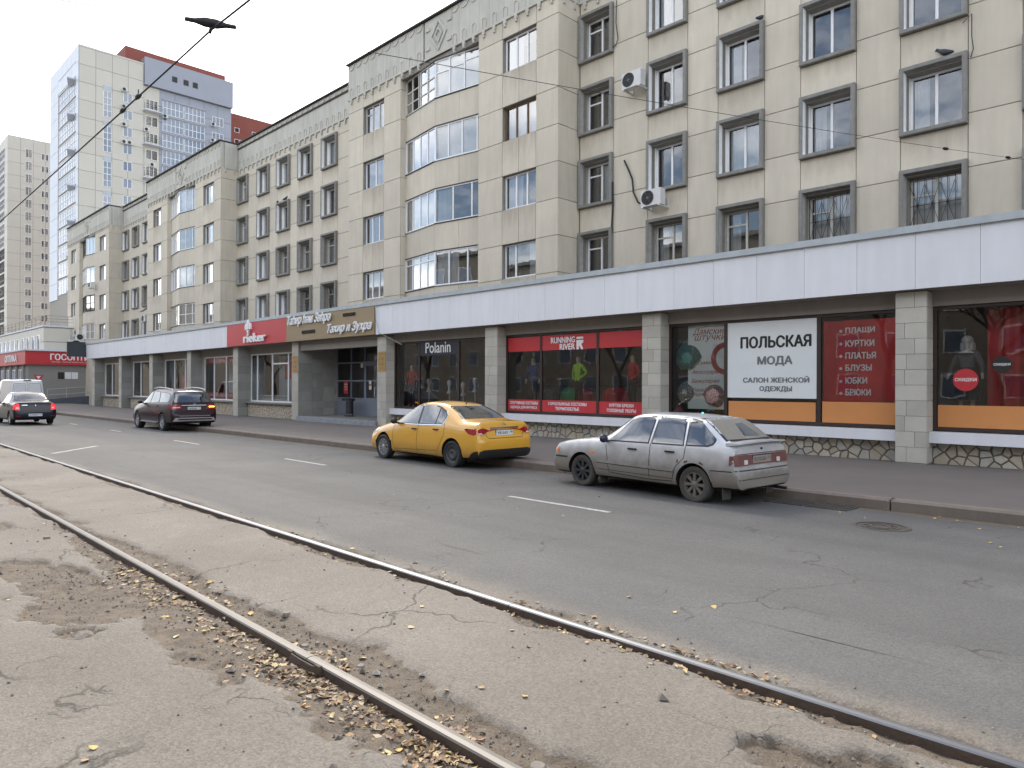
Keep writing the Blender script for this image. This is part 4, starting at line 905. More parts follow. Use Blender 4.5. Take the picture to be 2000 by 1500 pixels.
class Car:
    def __init__(s, name, label, cat, st, axles, ra, rw, pm, at, yaw, sx=1.04, tw=.19, group=None, axs=None):
        """st: stations (x, zbottom, halfwidth, z widest, z shoulder, hw shoulder, z top, hw top, crown), x runs to the front"""
        s.root = tag(empty(name, at, yaw), label, cat, group); s.sx = sx; s.axles = [a * (axs or sx) for a in axles]; s.rw = rw; s.ra = ra; s.tw = tw; s.pm = pm
        st = sorted(st); A = np.array(st); A[:, 0] *= sx; xs = A[:, 0]
        qx = sorted(set([round(float(v), 4) for v in xs] + [round(float(v), 4) for v in np.linspace(xs[0], xs[-1], 80)]))
        qx = [v for i, v in enumerate(qx) if i == 0 or v - qx[i - 1] > .004]
        prm = [pchip(xs, A[:, k], np.array(qx)) for k in range(1, 9)]; rings = []
        for i, x in enumerate(qx):
            zb, hw, zs, zsh, hsh, zt, ht, cr = [p[i] for p in prm]
            C = [(0, zb), (hw - .10, zb), (hw - .03, zb + .07), (hw, zs), (hsh, zsh), (ht, zt - cr), (ht * .55, zt - cr * .28), (0, zt)]
            P = [C[0]]
            for a, c, e, r_ in zip(C[:-2], C[1:-1], C[2:], (.06, .05, .10, .045, .05, .2)):
                for o_ in (a, e):
                    L_ = math.hypot(o_[0] - c[0], o_[1] - c[1]); t = min(r_, .42 * L_) / max(L_, 1e-6); P.append((c[0] + (o_[0] - c[0]) * t, c[1] + (o_[1] - c[1]) * t))
            P.append(C[-1]); rings.append([(x, y, z) for y, z in P] + [(x, -y, z) for y, z in P[-2:0:-1]])
        n = len(rings[0]); V = [v for r_ in rings for v in r_]
        F = [(i * n + k, i * n + (k + 1) % n, (i + 1) * n + (k + 1) % n, (i + 1) * n + k) for i in range(len(rings) - 1) for k in range(n)]
        F += [tuple(range(n))[::-1], tuple(range((len(rings) - 1) * n, len(rings) * n))]
        me = mesh('body', V, F, [pm, LINER]); bm = bmesh.new(); bm.from_mesh(me); bmesh.ops.recalc_face_normals(bm, faces=bm.faces); bm.to_mesh(me); bm.free()
        full = BVHTree.FromPolygons([v.co.copy() for v in me.vertices], [tuple(p.vertices) for p in me.polygons]); s.bvh = full
        tmp = bpy.data.objects.new('tmp', me); COL.objects.link(tmp); cut = []
        hwm = float(A[:, 2].max())
        for ax in s.axles:
            for sg in (1, -1):
                cb2 = MB().lathe([(0, 0), (ra, 0), (ra, .6), (0, .6)], (0, 0, 0), 'y', 40); m2 = mesh('cut', cb2.V, cb2.F); bm = bmesh.new(); bm.from_mesh(m2); bmesh.ops.remove_doubles(bm, verts=bm.verts, dist=1e-5); bmesh.ops.recalc_face_normals(bm, faces=bm.faces); bm.to_mesh(m2); bm.free()
                co = bpy.data.objects.new('cut', m2); COL.objects.link(co); co.location = (ax, (hwm - .30) if sg > 0 else -(hwm - .30) - .6, rw + .01); cut.append(co)
                md = tmp.modifiers.new('b', 'BOOLEAN'); md.operation = 'DIFFERENCE'; md.solver = 'EXACT'; md.object = co
        bpy.context.view_layer.update()
        body = bpy.data.meshes.new_from_object(tmp.evaluated_get(bpy.context.evaluated_depsgraph_get()))
        for c in [tmp] + cut: bpy.data.objects.remove(c, do_unlink=True)
        body.name = 'body'; body.materials.clear(); body.materials.append(pm); body.materials.append(LINER); mi = []
        for p in body.polygons:
            c = p.center; k = 0
            if p.normal.z < -.6 and c.z < .45: k = 1
            for ax in s.axles:
                if math.hypot(c.x - ax, c.z - rw - .01) < ra + .004 and abs(c.y) < hwm - .004 and (abs(math.hypot(c.x - ax, c.z - rw - .01) - ra) < .012 or abs(abs(c.y) - hwm + .30) < .01): k = 1
            mi.append(k)
        body.polygons.foreach_set('material_index', mi); body.polygons.foreach_set('use_smooth', [True] * len(body.polygons)); body.set_sharp_from_angle(angle=R(32)); s.body = ob('body', body, s.root, (0, 0, 0), True)
    def hit(s, view, u, v):
        o, d = {'L': ((u, 3, v), (0, -1, 0)), 'R': ((u, -3, v), (0, 1, 0)), 'B': ((-5, u, v), (1, 0, 0)), 'F': ((5, u, v), (-1, 0, 0)), 'T': ((u, v, 4), (0, 0, -1))}[view]
        h = s.bvh.ray_cast(Vector(o), Vector(d)); return (h[0], h[1]) if h[0] is not None else (None, None)
    def patch(s, name, poly, view, m, off=.004, step=.07, parent=None, thick=0):
        """a piece that follows the body surface; poly in (x,z), (y,z) or (x,y)"""
        if view in 'LRT': poly = [(a * s.sx, c) for a, c in poly]
        pts = []; n = len(poly)
        for i in range(n):
            a, c = poly[i], poly[(i + 1) % n]; k = max(1, int(math.hypot(a[0] - c[0], a[1] - c[1]) / step))
            for j in range(k): pts.append((a[0] + (c[0] - a[0]) * j / k, a[1] + (c[1] - a[1]) * j / k))
        nb = len(pts)
        def inside(p):
            r_ = False; j = n - 1
            for i in range(n):
                if (poly[i][1] > p[1]) != (poly[j][1] > p[1]) and p[0] < (poly[j][0] - poly[i][0]) * (p[1] - poly[i][1]) / (poly[j][1] - poly[i][1]) + poly[i][0]: r_ = not r_
                j = i
            return r_
        x0, x1 = min(p[0] for p in poly), max(p[0] for p in poly); y0, y1 = min(p[1] for p in poly), max(p[1] for p in poly)
        a = x0 + step / 2
        while a < x1:
            c = y0 + step / 2
            while c < y1:
                if inside((a, c)) and min(math.hypot(a - q_[0], c - q_[1]) for q_ in pts[:nb]) > step * .4: pts.append((a, c))
                c += step
            a += step
        r_ = delaunay_2d_cdt([Vector(p) for p in pts], [(i, (i + 1) % nb) for i in range(nb)], [], 1, 1e-5)
        V = []
        for p in r_[0]:
            h, nn = s.hit(view, p[0], p[1])
            if h is None: h = Vector({'L': (p[0], .5, p[1]), 'R': (p[0], -.5, p[1]), 'B': (-2, p[0], p[1]), 'F': (2, p[0], p[1]), 'T': (p[0], p[1], 1)}[view]); nn = Vector((0, 0, 0))
            V.append(h + nn * off)
        me = mesh(name, V, [tuple(f) for f in r_[2]], m, smooth=True)
        ref = {'L': Vector((0, 1, 0)), 'R': Vector((0, -1, 0)), 'B': Vector((-1, 0, 0)), 'F': Vector((1, 0, 0)), 'T': Vector((0, 0, 1))}[view]
        bm = bmesh.new(); bm.from_mesh(me); bm.normal_update()
        fl = [f for f in bm.faces if f.normal.dot(ref) < 0]
        if fl: bmesh.ops.reverse_faces(bm, faces=fl)
        bm.to_mesh(me); bm.free()
        return ob(name, me, parent or s.root, (0, 0, 0), True)
    def both(s, name, poly, m, **k): return [s.patch(name, poly, v, m, **k) for v in 'LR']
    def mirrorB(s, name, poly, m, **k): return [s.patch(name, p, 'B', m, **k) for p in (poly, [(-a, c) for a, c in poly])]
    def line(s, pts, view, w=.011, m=TRIM, off=.0025, name='seam'):
        """thin gap or moulding running over the surface"""
        if view in 'LRT': pts = [(a * s.sx, c) for a, c in pts]
        q_ = []
        for a, c in zip(pts[:-1], pts[1:]):
            k = max(1, int(math.hypot(a[0] - c[0], a[1] - c[1]) / .05)); q_ += [(a[0] + (c[0] - a[0]) * j / k, a[1] + (c[1] - a[1]) * j / k) for j in range(k)]
        q_.append(pts[-1]); V = []
        for i, p in enumerate(q_):
            a, c = q_[max(i - 1, 0)], q_[min(i + 1, len(q_) - 1)]; d = (c[0] - a[0], c[1] - a[1]); L_ = math.hypot(*d) or 1; nx, ny = -d[1] / L_ * w / 2, d[0] / L_ * w / 2
            for sg in (1, -1):
                h, nn = s.hit(view, p[0] + sg * nx, p[1] + sg * ny)
                if h is None: h, nn = Vector((0, 0, .5)), Vector()
                V.append(h + nn * off)
        F = [(2 * i, 2 * i + 1, 2 * i + 3, 2 * i + 2) for i in range(len(q_) - 1)]
        return ob(name, mesh(name, V, F, m), s.root, (0, 0, 0), True)
    def lines(s, pts, **k): s.line(pts, 'L', **k); s.line(pts, 'R', **k)
    def wheels(s, track, rims, rim_m, tyre_m=RUB):
        for ai, ax in enumerate(s.axles):
            for sg in (1, -1):
                w = bpy.data.objects.new('wheel', None); w.empty_display_size = .1; put(w, s.root, (ax, sg * track, s.rw), True)
                r, tw = s.rw, s.tw; ri = r * .665; h = tw / 2
                t = MB().lathe([(ri, -h * .85), (ri + .02, -h), (r - .03, -h * 1.02), (r - .006, -h * .82), (r, -h * .5), (r, h * .5), (r - .006, h * .82), (r - .03, h * 1.02), (ri + .02, h), (ri, h * .85)], (0, 0, 0), 'y', 40)
                ob('tyre', mesh('tyre', t.V, t.F, tyre_m, smooth=True), w, (0, 0, 0), True)
                b = MB(); style = rims[ai]; o_ = h * .80
                b.lathe([(ri + .004, -h * .8), (ri + .004, h * .84), (ri - .012, h * .86), (ri - .02, h * .62), (ri - .03, h * .2)], (0, 0, 0), 'y', 36)
                dk = MB().lathe([(0, h * .12), (ri - .02, h * .14)], (0, 0, 0), 'y', 30)
                if style[0] == 'spoke':
                    n = style[1]; wd_ = style[2]
                    for k in range(n):
                        a = 2 * math.pi * k / n; ca, sa = math.cos(a), math.sin(a)
                        def pt(rad, lat, yy): return (ca * rad - sa * lat, yy, sa * rad + ca * lat)
                        w0, w1 = wd_ * .8, wd_ * (style[3] if len(style) > 3 else 1)
                        V = [pt(.03, -w0, o_ * .95), pt(.03, w0, o_ * .95), pt(ri - .012, w1, o_), pt(ri - .012, -w1, o_), pt(.03, -w0, o_ * .4), pt(.03, w0, o_ * .4), pt(ri - .012, w1, o_ * .5), pt(ri - .012, -w1, o_ * .5)]
                        b.add(V, [(0, 1, 2, 3), (7, 6, 5, 4), (0, 4, 5, 1), (1, 5, 6, 2), (2, 6, 7, 3), (3, 7, 4, 0)])
                    b.lathe([(.0, o_ * 1.05), (.045, o_ * 1.02), (.06, o_ * .9), (.06, o_ * .3)], (0, 0, 0), 'y', 20)
                else:                                        # pressed steel wheel with slots
                    b.lathe([(0, o_ * .5), (.05, o_ * .55), (.075, o_ * .95), (.11, o_ * .9), (.125, o_ * .55), (ri - .055, o_ * .5), (ri - .02, o_ * .7)], (0, 0, 0), 'y', 32)
                    for k in range(14):
                        a = 2 * math.pi * k / 14; rad = ri - .062; dk.add([(math.cos(a + e) * (rad + f_), o_ * .60, math.sin(a + e) * (rad + f_)) for e, f_ in ((-.09, -.02), (.09, -.02), (.09, .018), (-.09, .018))], [(0, 1, 2, 3)])
                rm = ob('rim', mesh('rim', b.V, b.F, rim_m[ai] if isinstance(rim_m, (list, tuple)) else rim_m, smooth=True), w, (0, 0, 0), True)
                bm = bmesh.new(); bm.from_mesh(rm.data); bmesh.ops.recalc_face_normals(bm, faces=bm.faces); bm.to_mesh(rm.data); bm.free()
                ob('dark_backing', mesh('dark_backing', dk.V, dk.F, LINER), w, (0, 0, 0), True)  # near-black disc and slot patches filling the openings of the rim
                if sg < 0: w.rotation_euler.z = math.pi
        # axle and floor pan close the view under the car
        x0, x1 = s.axles
        for ax in s.axles:
            tb = MB().tube([(ax, -track, s.rw), (ax, track, s.rw)], .035, 8); ob('axle', mesh('axle', tb.V, tb.F, LINER), s.root, (0, 0, 0), True)
    def lump(s, name, b, m, smooth=False, parent=None): return ob(name, mesh(name, b.V, b.F, m, smooth), parent or s.root, (0, 0, 0), True)
    def mirrors(s, x, y, z, m, arm=TRIM):
        for sg in (1, -1):
            b = MB().sphere((x * s.sx, sg * (y + .11), z + .06), (.055, .10, .075), 12); b.box(x * s.sx - .03, x * s.sx + .03, min(sg * (y - .05), sg * (y + .06)), max(sg * (y - .05), sg * (y + .06)), z - .005, z + .03)
            s.lump('mirror', b, m, True)
    def handle(s, x, z, m=TRIM, w=.17):
        for v, sg in (('L', 1), ('R', -1)):
            h, nn = s.hit(v, x * s.sx, z)
            if h is None: continue
            b = MB().box(x * s.sx - w / 2, x * s.sx + w / 2, min(h.y + sg * .018, h.y + sg * .036), max(h.y + sg * .018, h.y + sg * .036), z - .014, z + .014).box(x * s.sx - w / 2, x * s.sx - w / 2 + .03, min(h.y - sg * .01, h.y + sg * .02), max(h.y - sg * .01, h.y + sg * .02), z - .012, z + .012).box(x * s.sx + w / 2 - .03, x * s.sx + w / 2, min(h.y - sg * .01, h.y + sg * .02), max(h.y - sg * .01, h.y + sg * .02), z - .012, z + .012)
            s.lump('door_handle', b, m)
    def plate(s, zc, txt, reg, m=PLATE, ink=INK, yc=0., w=.52, x=None):
        h, _ = s.hit('B', yc, zc); x = (h.x if x is None else x) - .012; b = MB().box(x, x + .02, yc - w / 2, yc + w / 2, zc - .056, zc + .056); p = s.lump('number_plate', b, m)
        fb_ = MB().box(x + .004, x + .024, yc - w / 2 - .012, yc + w / 2 + .012, zc - .068, zc + .068); s.lump('plate_frame', fb_, TRIM)
        for t_, yy, ww, hh in ((txt, yc + .065, .33, .066), (reg, yc - .195, .085, .045)):
            lettering(t_, ink, p, (x - .003, yy, zc + (0 if hh > .05 else .012)), w=ww, h=hh, face='-x', local=True, bold=.01, ext=.0)
def place(wx, wy, yaw_deg, wb, half):
    """car origin from the contact point of its rear wheel on the street side; yaw: nose swung towards the kerb"""
    a = R(yaw_deg); f = Vector((-math.cos(a), math.sin(a))); l = Vector((-math.sin(a), -math.cos(a))); o = Vector((wx, wy)) + f * wb / 2 - l * half
    return (o.x, o.y, gz(o.x, cz(o.y))), math.pi - a
# ---- dusty silver hatchback
SILV = paint('dusty_silver_paint', (.62, .63, .65), .3, .32, (.17, .147, .115), (.34, .92))
at, yaw = place(-6.05, 10.07, 4.5, 2.46, .765)
c = Car('parked_car', 'dusty silver five door hatchback with a rear spoiler parked at the kerb', 'car',
 [(-2.06, .30, .70, .42, .52, .69, .545, .55, .008), (-2.03, .27, .775, .42, .545, .755, .575, .6, .01), (-1.985, .26, .79, .45, .60, .765, .625, .62, .01), (-1.965, .26, .795, .5, .80, .765, .93, .66, .015), (-1.90, .26, .80, .52, .85, .765, .975, .66, .02), (-1.80, .26, .805, .55, .875, .765, 1.02, .64, .03), (-1.56, .24, .81, .55, .89, .768, 1.20, .59, .035), (-1.30, .22, .815, .55, .89, .77, 1.345, .56, .035), (-.6, .21, .82, .55, .885, .772, 1.395, .555, .035), (-.1, .21, .82, .55, .878, .772, 1.395, .555, .035), (.14, .21, .82, .55, .874, .772, 1.365, .555, .035), (.5, .21, .82, .55, .866, .772, 1.145, .60, .035), (.84, .21, .82, .55, .857, .768, .945, .66, .025), (1.1, .21, .818, .55, .845, .762, .91, .69, .02), (1.6, .21, .812, .52, .80, .755, .855, .69, .02), (1.90, .21, .80, .48, .745, .75, .785, .68, .015), (1.965, .21, .79, .47, .70, .745, .745, .67, .012), (1.99, .22, .785, .44, .575, .75, .60, .66, .01), (2.06, .24, .74, .42, .52, .72, .55, .60, .01), (2.09, .28, .66, .42, .5, .64, .52, .5, .008)],
 (-1.23, 1.23), .335, .292, SILV, at, yaw, sx=.985, axs=1.0, tw=.18)
fr = [(.60, .895), (.10, 1.305), (-.33, 1.33), (-.30, .905)]; rr_ = [(-.40, .905), (-.42, 1.33), (-.96, 1.315), (-1.02, .91)]; qq = [(-1.10, .915), (-1.07, 1.31), (-1.28, 1.275), (-1.60, 1.03), (-1.56, .955), (-1.48, .925)]
def grow(poly, d):
    cx_ = sum(p[0] for p in poly) / len(poly); cy_ = sum(p[1] for p in poly) / len(poly)
    return [(p[0] + d * (1 if p[0] > cx_ else -1), p[1] + d * (1 if p[1] > cy_ else -1)) for p in poly]
for nm, pl in (('door_window', fr), ('door_window', rr_), ('quarter_window', qq)):
    c.both('window_seal', grow(pl, .022), TRIM, off=.003); c.both(nm, pl, CGLASS, off=.007)
c.patch('rear_window', [(-.60, 1.02), (.60, 1.02), (.50, 1.315), (-.50, 1.315)], 'B', DGLASS, off=.007); c.patch('rear_window_seal', [(-.64, .995), (.64, .995), (.53, 1.335), (-.53, 1.335)], 'B', TRIM, off=.003)
c.patch('wiped_glass', [(-.35, 1.05), (.12, 1.06), (.02, 1.24), (-.22, 1.25)], 'B', CGLASS, off=.010)
c.patch('windscreen', [(-.60, .99), (.60, .99), (.50, 1.32), (-.50, 1.32)], 'F', CGLASS, off=.005)
c.lines([(.66, .86), (.60, .60), (.56, .33), (-.35, .29), (-.36, .885), (-.40, 1.35)]); c.lines([(-.36, .29), (-.82, .31), (-.90, .55), (-1.06, .70), (-1.08, .9), (-1.03, 1.33)]); c.lines([(.66, .86), (.62, .90)])
c.lines([(2.0, .52), (1.62, .52)], w=.03); c.lines([(.86, .51), (-.86, .49)], w=.05, m=SILV, off=.014, name='side_moulding'); c.lines([(.86, .478), (-.86, .458)], w=.012); c.lines([(.84, .37), (-.86, .35)], w=.008)
c.lines([(-1.56, .545), (-2.0, .555)], w=.016); c.line([(-.78, .565), (.78, .565)], 'B', w=.016); c.line([(-.77, .43), (.77, .43)], 'B', w=.012)
c.line([(-.70, .93), (-.72, .81), (.72, .81), (.70, .93)], 'B', w=.012)
c.handle(.02, .775); c.handle(-.78, .785)
c.mirrorB('tail_lamp', [(.40, .635), (.765, .635), (.755, .80), (.40, .80)], LAMPD, off=.012); c.patch('lamp_strip', [(-.40, .64), (.40, .64), (.40, .795), (-.40, .795)], 'B', LAMPD, off=.008)
c.both('lamp_side', [(-1.985, .64), (-1.90, .64), (-1.90, .79), (-1.955, .79)], LAMPD, off=.010); c.mirrorB('reversing_lamp', [(.42, .65), (.52, .65), (.52, .72), (.42, .72)], LAMPC, off=.015)
c.plate(.718, 'В175СМ', '116', PLATED, INKD)
sp = MB()
for k in range(14):
    y0, y1 = -.70 + k * .1, -.60 + k * .1
    def zz(y): return .985 + .03 * (1 - (y / .7) ** 2)
    def xx(y): return -1.99 + .07 * (y / .7) ** 2
    V = [(xx(y0) - .07, y0, zz(y0)), (xx(y1) - .07, y1, zz(y1)), (xx(y1) + .14, y1, zz(y1) - .005), (xx(y0) + .14, y0, zz(y0) - .005), (xx(y0) - .07, y0, zz(y0) - .028), (xx(y1) - .07, y1, zz(y1) - .028), (xx(y1) + .14, y1, zz(y1) - .06), (xx(y0) + .14, y0, zz(y0) - .06)]
    sp.add(V, [(3, 2, 1, 0), (4, 5, 6, 7), (0, 1, 5, 4), (2, 3, 7, 6)] + ([(0, 4, 7, 3)] if k == 0 else []) + ([(1, 2, 6, 5)] if k == 13 else []))
c.lump('spoiler', MB().add([(v[0] * c.sx, v[1], v[2]) for v in sp.V], sp.F), SILV, True)
c.patch('badge', [(-.03, .86), (.03, .86), (.03, .895), (-.03, .895)], 'B', TRIM, off=.008)
c.mirrors(.62, .76, .86, mat('blue_black_mirror', (.02, .025, .05), .3, var=0))
c.both('indicator', [(1.02, .62), (.94, .62), (.94, .66), (1.02, .66)], AMB, off=.008); c.both('corner_lamp', [(1.86, .585), (1.99, .575), (1.965, .68), (1.88, .69)], AMB, off=.008)
c.both('head_lamp', [(1.985, .575), (2.03, .575), (1.99, .67), (1.965, .68)], LAMPC, off=.009)
ARCH = mat('rust_spots', (.14, .06, .03), .85, var=.4, vs=30)
for ax in (-1.23 / .985, 1.23 / .985):
    arc = [(ax + .352 * math.cos(R(t)) / .985, .302 + .352 * math.sin(R(t))) for t in range(8, 173, 8)]; c.lines(arc, w=.035, m=SILV, off=.010, name='arch_lip')
c.line([(-1.249 + .37 * math.cos(R(t)) / .985, .302 + .37 * math.sin(R(t))) for t in (62, 66, 70, 74)], 'L', w=.03, m=ARCH, off=.012, name='rust_spot'); c.line([(-1.249 + .37 * math.cos(R(t)) / .985, .302 + .37 * math.sin(R(t))) for t in (108, 114, 120)], 'L', w=.028, m=ARCH, off=.012, name='rust_spot'); c.line([(-.95, .67), (-.93, .62)], 'L', w=.03, m=ARCH, name='rust_spot')
for x_, y_ in ((-1.72, .62), (-1.72, -.62), (.80, .66), (.80, -.66)): c.lump('mud_flap', MB().box(x_ - .006, x_ + .006, y_ - .11, y_ + .11, .10, .34), DUSTR)
c.lump('exhaust', MB().tube([(-1.75, -.45, .24), (-2.12, -.45, .23)], .024, 10), LINER)
c.wheels(.695, (('spoke', 8, .022, 1.3), ('spoke', 8, .022, 1.3)), [mat('grey_alloy_dusty', (.17, .155, .135), .5, metal=.4, var=.15, vs=10), mat('dark_alloy', (.06, .06, .063), .4, metal=.5, var=.1)], DUSTR)
# ---- yellow taxi sedan
YEL = paint('taxi_yellow_paint', (.66, .34, .025), 0., .3, (.30, .20, .08), (-.1, .35))
at, yaw = place(-12.52, 10.52, 1.2, 2.79, .82)
c = Car('parked_car', 'yellow four door sedan with dark tinted rear glass parked at the kerb', 'car',
 [(-2.36, .42, .60, .55, .62, .58, .66, .5, .008), (-2.335, .30, .76, .55, .66, .74, .70, .62, .01), (-2.29, .25, .84, .55, .72, .80, .76, .66, .012), (-2.255, .24, .86, .58, .88, .80, 1.01, .69, .02), (-2.20, .24, .872, .6, .93, .81, 1.07, .70, .025), (-1.95, .23, .885, .6, .955, .825, 1.085, .71, .03), (-1.74, .22, .89, .62, .97, .825, 1.10, .70, .035), (-1.35, .20, .893, .62, .975, .82, 1.27, .63, .045), (-.98, .19, .893, .62, .97, .815, 1.415, .575, .045), (-.55, .19, .89, .6, .96, .81, 1.485, .575, .045), (-.15, .19, .888, .6, .945, .81, 1.50, .58, .045), (.2, .19, .886, .6, .93, .81, 1.455, .58, .045), (.6, .19, .885, .6, .915, .81, 1.265, .63, .045), (1.02, .19, .883, .6, .90, .80, 1.035, .69, .04), (1.3, .19, .88, .6, .875, .79, .975, .69, .04), (1.75, .19, .865, .57, .80, .77, .87, .66, .035), (2.06, .20, .82, .52, .70, .73, .75, .60, .03), (2.18, .22, .76, .48, .58, .69, .62, .55, .02), (2.25, .25, .64, .45, .52, .58, .56, .46, .01), (2.28, .30, .5, .44, .5, .46, .53, .36, .008)],
 (-1.354, 1.354), .365, .312, YEL, at, yaw, sx=.975, axs=1.03, tw=.205)
fr = [(.88, .945), (.72, 1.10), (.34, 1.335), (.02, 1.405), (-.02, .955)]; rr_ = [(-.10, .957), (-.06, 1.408), (-.40, 1.40), (-.70, 1.345), (-.72, .97)]; qq = [(-.76, .972), (-.74, 1.335), (-.90, 1.27), (-1.04, 1.17), (-1.03, 1.05), (-.98, .99)]
for nm, pl in (('door_window', fr), ('door_window', rr_), ('quarter_window', qq)): c.both(nm, pl, CGLASS, off=.007)
c.both('window_seal', [(.93, .92), (.74, 1.125), (.35, 1.36), (.0, 1.43), (-.42, 1.425), (-.72, 1.37), (-.93, 1.29), (-1.075, 1.18), (-1.065, 1.04), (-1.0, .955), (-.2, .935)], TRIM, off=.003)
c.lines([(.94, .925), (-.2, .937), (-1.0, .957), (-1.07, 1.04), (-1.08, 1.18), (-.98, 1.26)], w=.016, m=CHROME, off=.010, name='chrome_strip')
c.patch('rear_window', [(-.66, 1.115), (.66, 1.115), (.60, 1.22), (.53, 1.385), (-.53, 1.385), (-.60, 1.22)], 'B', CGLASS, off=.007)
c.patch('windscreen', [(-.64, 1.06), (.64, 1.06), (.53, 1.42), (-.53, 1.42)], 'F', CGLASS, off=.006)
c.lines([(.97, .91), (1.0, .80), (.98, .45), (.93, .26), (-.05, .235), (-.07, .95)]); c.lines([(-.07, .95), (-.05, 1.42)], w=.03); c.lines([(-.05, .235), (-.82, .245), (-.92, .42), (-1.12, .72), (-1.11, .95), (-1.05, 1.02)]); c.lines([(.9, .31), (-.86, .36)], w=.008)
c.line([(-.72, 1.05), (-.62, .90), (-.52, .70), (.52, .70), (.62, .90), (.72, 1.05)], 'B', w=.012)
c.handle(.08, .83); c.handle(-.80, .85)
c.mirrorB('tail_lamp', [(.46, .875), (.60, .925), (.80, .925), (.835, .83), (.74, .775), (.62, .80)], LAMP, off=.010); c.both('tail_lamp', [(-2.27, .90), (-1.92, .915), (-1.86, .895), (-2.02, .80), (-2.20, .775), (-2.275, .80)], LAMP, off=.010); c.mirrorB('reversing_lamp', [(.66, .792), (.74, .785), (.80, .82), (.70, .825)], LAMPC, off=.014)
c.line([(-.44, .925), (.44, .925)], 'B', w=.035, m=CHROME, off=.014, name='chrome_strip'); c.plate(.815, 'У815АУ', '799')
for k in (0, 1): c.line([(-.055, .985 + k * .022), (0, 1.008 + k * .022), (.055, .985 + k * .022)], 'B', w=.013, m=CHROME, off=.012, name='badge')
c.patch('rear_diffuser', [(-.80, .27), (.80, .27), (.78, .42), (.66, .455), (-.66, .455), (-.78, .42)], 'B', TRIM, off=.012)
c.both('rear_diffuser', [(-2.30, .27), (-1.98, .26), (-2.16, .40), (-2.30, .44)], TRIM, off=.010)
c.mirrors(.86, .80, .93, TRIM); c.both('head_lamp', [(1.74, .72), (2.02, .61), (2.10, .66), (1.80, .80)], LAMPC, off=.008)
c.lump('antenna', MB().tube([(-.85, 0, 1.43), (-.93, 0, 1.50)], [.02, .006], 6), TRIM)
c.wheels(.775, (('steel',), ('spoke', 11, .009, 2.2)), [mat('grey_steel_wheel', (.11, .11, .112), .55, metal=.4, var=.1), mat('silver_hubcap', (.42, .42, .43), .35, metal=.6, var=.05)])
# ---- dark cherry SUV
CHE = paint('cherry_black_paint', (.020, .004, .008), 0, .3, coat=.3, spec=.35)
at, yaw = place(-31.0, 10.55, 0, 3.03, .87)
c = Car('suv', 'dark cherry estate off-roader with silver roof rails and its indicator lit, pulling along the kerb', 'car',
 [(-2.46, .50, .70, .62, .68, .68, .71, .6, .008), (-2.43, .40, .86, .62, .73, .84, .76, .7, .01), (-2.38, .36, .91, .65, .85, .87, .90, .74, .012), (-2.345, .34, .925, .7, 1.06, .86, 1.14, .76, .02), (-2.30, .34, .93, .7, 1.10, .865, 1.22, .745, .025), (-2.10, .33, .945, .72, 1.13, .875, 1.53, .675, .035), (-1.98, .32, .95, .72, 1.13, .88, 1.655, .655, .035), (-1.5, .30, .96, .72, 1.13, .885, 1.70, .655, .04), (-.6, .28, .96, .72, 1.11, .885, 1.745, .655, .045), (-.1, .28, .96, .72, 1.10, .885, 1.745, .655, .045), (.35, .28, .96, .72, 1.09, .885, 1.68, .655, .045), (.75, .28, .96, .72, 1.08, .88, 1.44, .70, .045), (1.15, .28, .958, .72, 1.07, .87, 1.20, .76, .04), (1.6, .28, .95, .7, 1.03, .86, 1.125, .76, .04), (2.05, .28, .92, .65, .93, .83, 1.0, .72, .035), (2.2, .30, .88, .6, .80, .80, .86, .68, .02), (2.29, .33, .78, .55, .7, .73, .74, .6, .01), (2.33, .40, .65, .55, .66, .61, .69, .5, .008)],
 (-1.457, 1.457), .41, .365, CHE, at, yaw, tw=.25)
for nm, pl in (('door_window', [(.98, 1.11), (.45, 1.55), (.12, 1.61), (.08, 1.14)]), ('door_window', [(.0, 1.14), (.04, 1.615), (-.62, 1.60), (-.86, 1.30), (-.84, 1.17)]), ('quarter_window', [(-1.0, 1.18), (-.78, 1.58), (-1.5, 1.56), (-1.86, 1.48), (-1.95, 1.24), (-1.86, 1.19)])):
    c.both('window_seal', grow(pl, .02), TRIM, off=.003); c.both(nm, pl, CGLASS, off=.007)
c.patch('rear_window', [(-.76, 1.19), (.76, 1.19), (.66, 1.60), (-.66, 1.60)], 'B', CGLASS, off=.007); c.patch('windscreen', [(-.70, 1.24), (.70, 1.24), (.60, 1.64), (-.60, 1.64)], 'F', CGLASS, off=.006)
c.lines([(1.05, 1.07), (1.05, .42), (.05, .38), (.04, 1.12)]); c.lines([(.04, .38), (-.85, .40), (-1.02, .72), (-1.0, 1.14)]); c.handle(.2, 1.0, CHE); c.handle(-.8, 1.03, CHE)
c.mirrorB('tail_lamp', [(.48, .93), (.875, .90), (.87, 1.0), (.80, 1.12), (.56, 1.10)], LAMP, off=.010); c.both('tail_lamp', [(-2.37, .92), (-2.02, .97), (-2.12, 1.05), (-2.32, 1.10)], LAMP, off=.010)
c.patch('indicator_lamp', [(-.82, .985), (-.60, .985), (-.60, 1.025), (-.82, 1.025)], 'B', mat('lit_indicator', (1, .42, .03), .3, var=0, emit=3.), off=.015); c.patch('clear_lamp_strip', [(.56, .97), (.84, .96), (.84, 1.0), (.56, 1.01)], 'B', LAMPC, off=.014)  # second strip is plain clear lamp colour, without emission
c.line([(-.5, 1.07), (.5, 1.07)], 'B', w=.03, m=CHROME, off=.014, name='chrome_strip'); c.line([(-.62, .645), (.62, .645)], 'B', w=.028, m=CHROME, off=.014, name='chrome_strip')
c.plate(.945, 'А090АМ', '702'); c.patch('plate_recess', [(-.5, .86), (.5, .86), (.44, 1.05), (-.44, 1.05)], 'B', TRIM, off=.004)
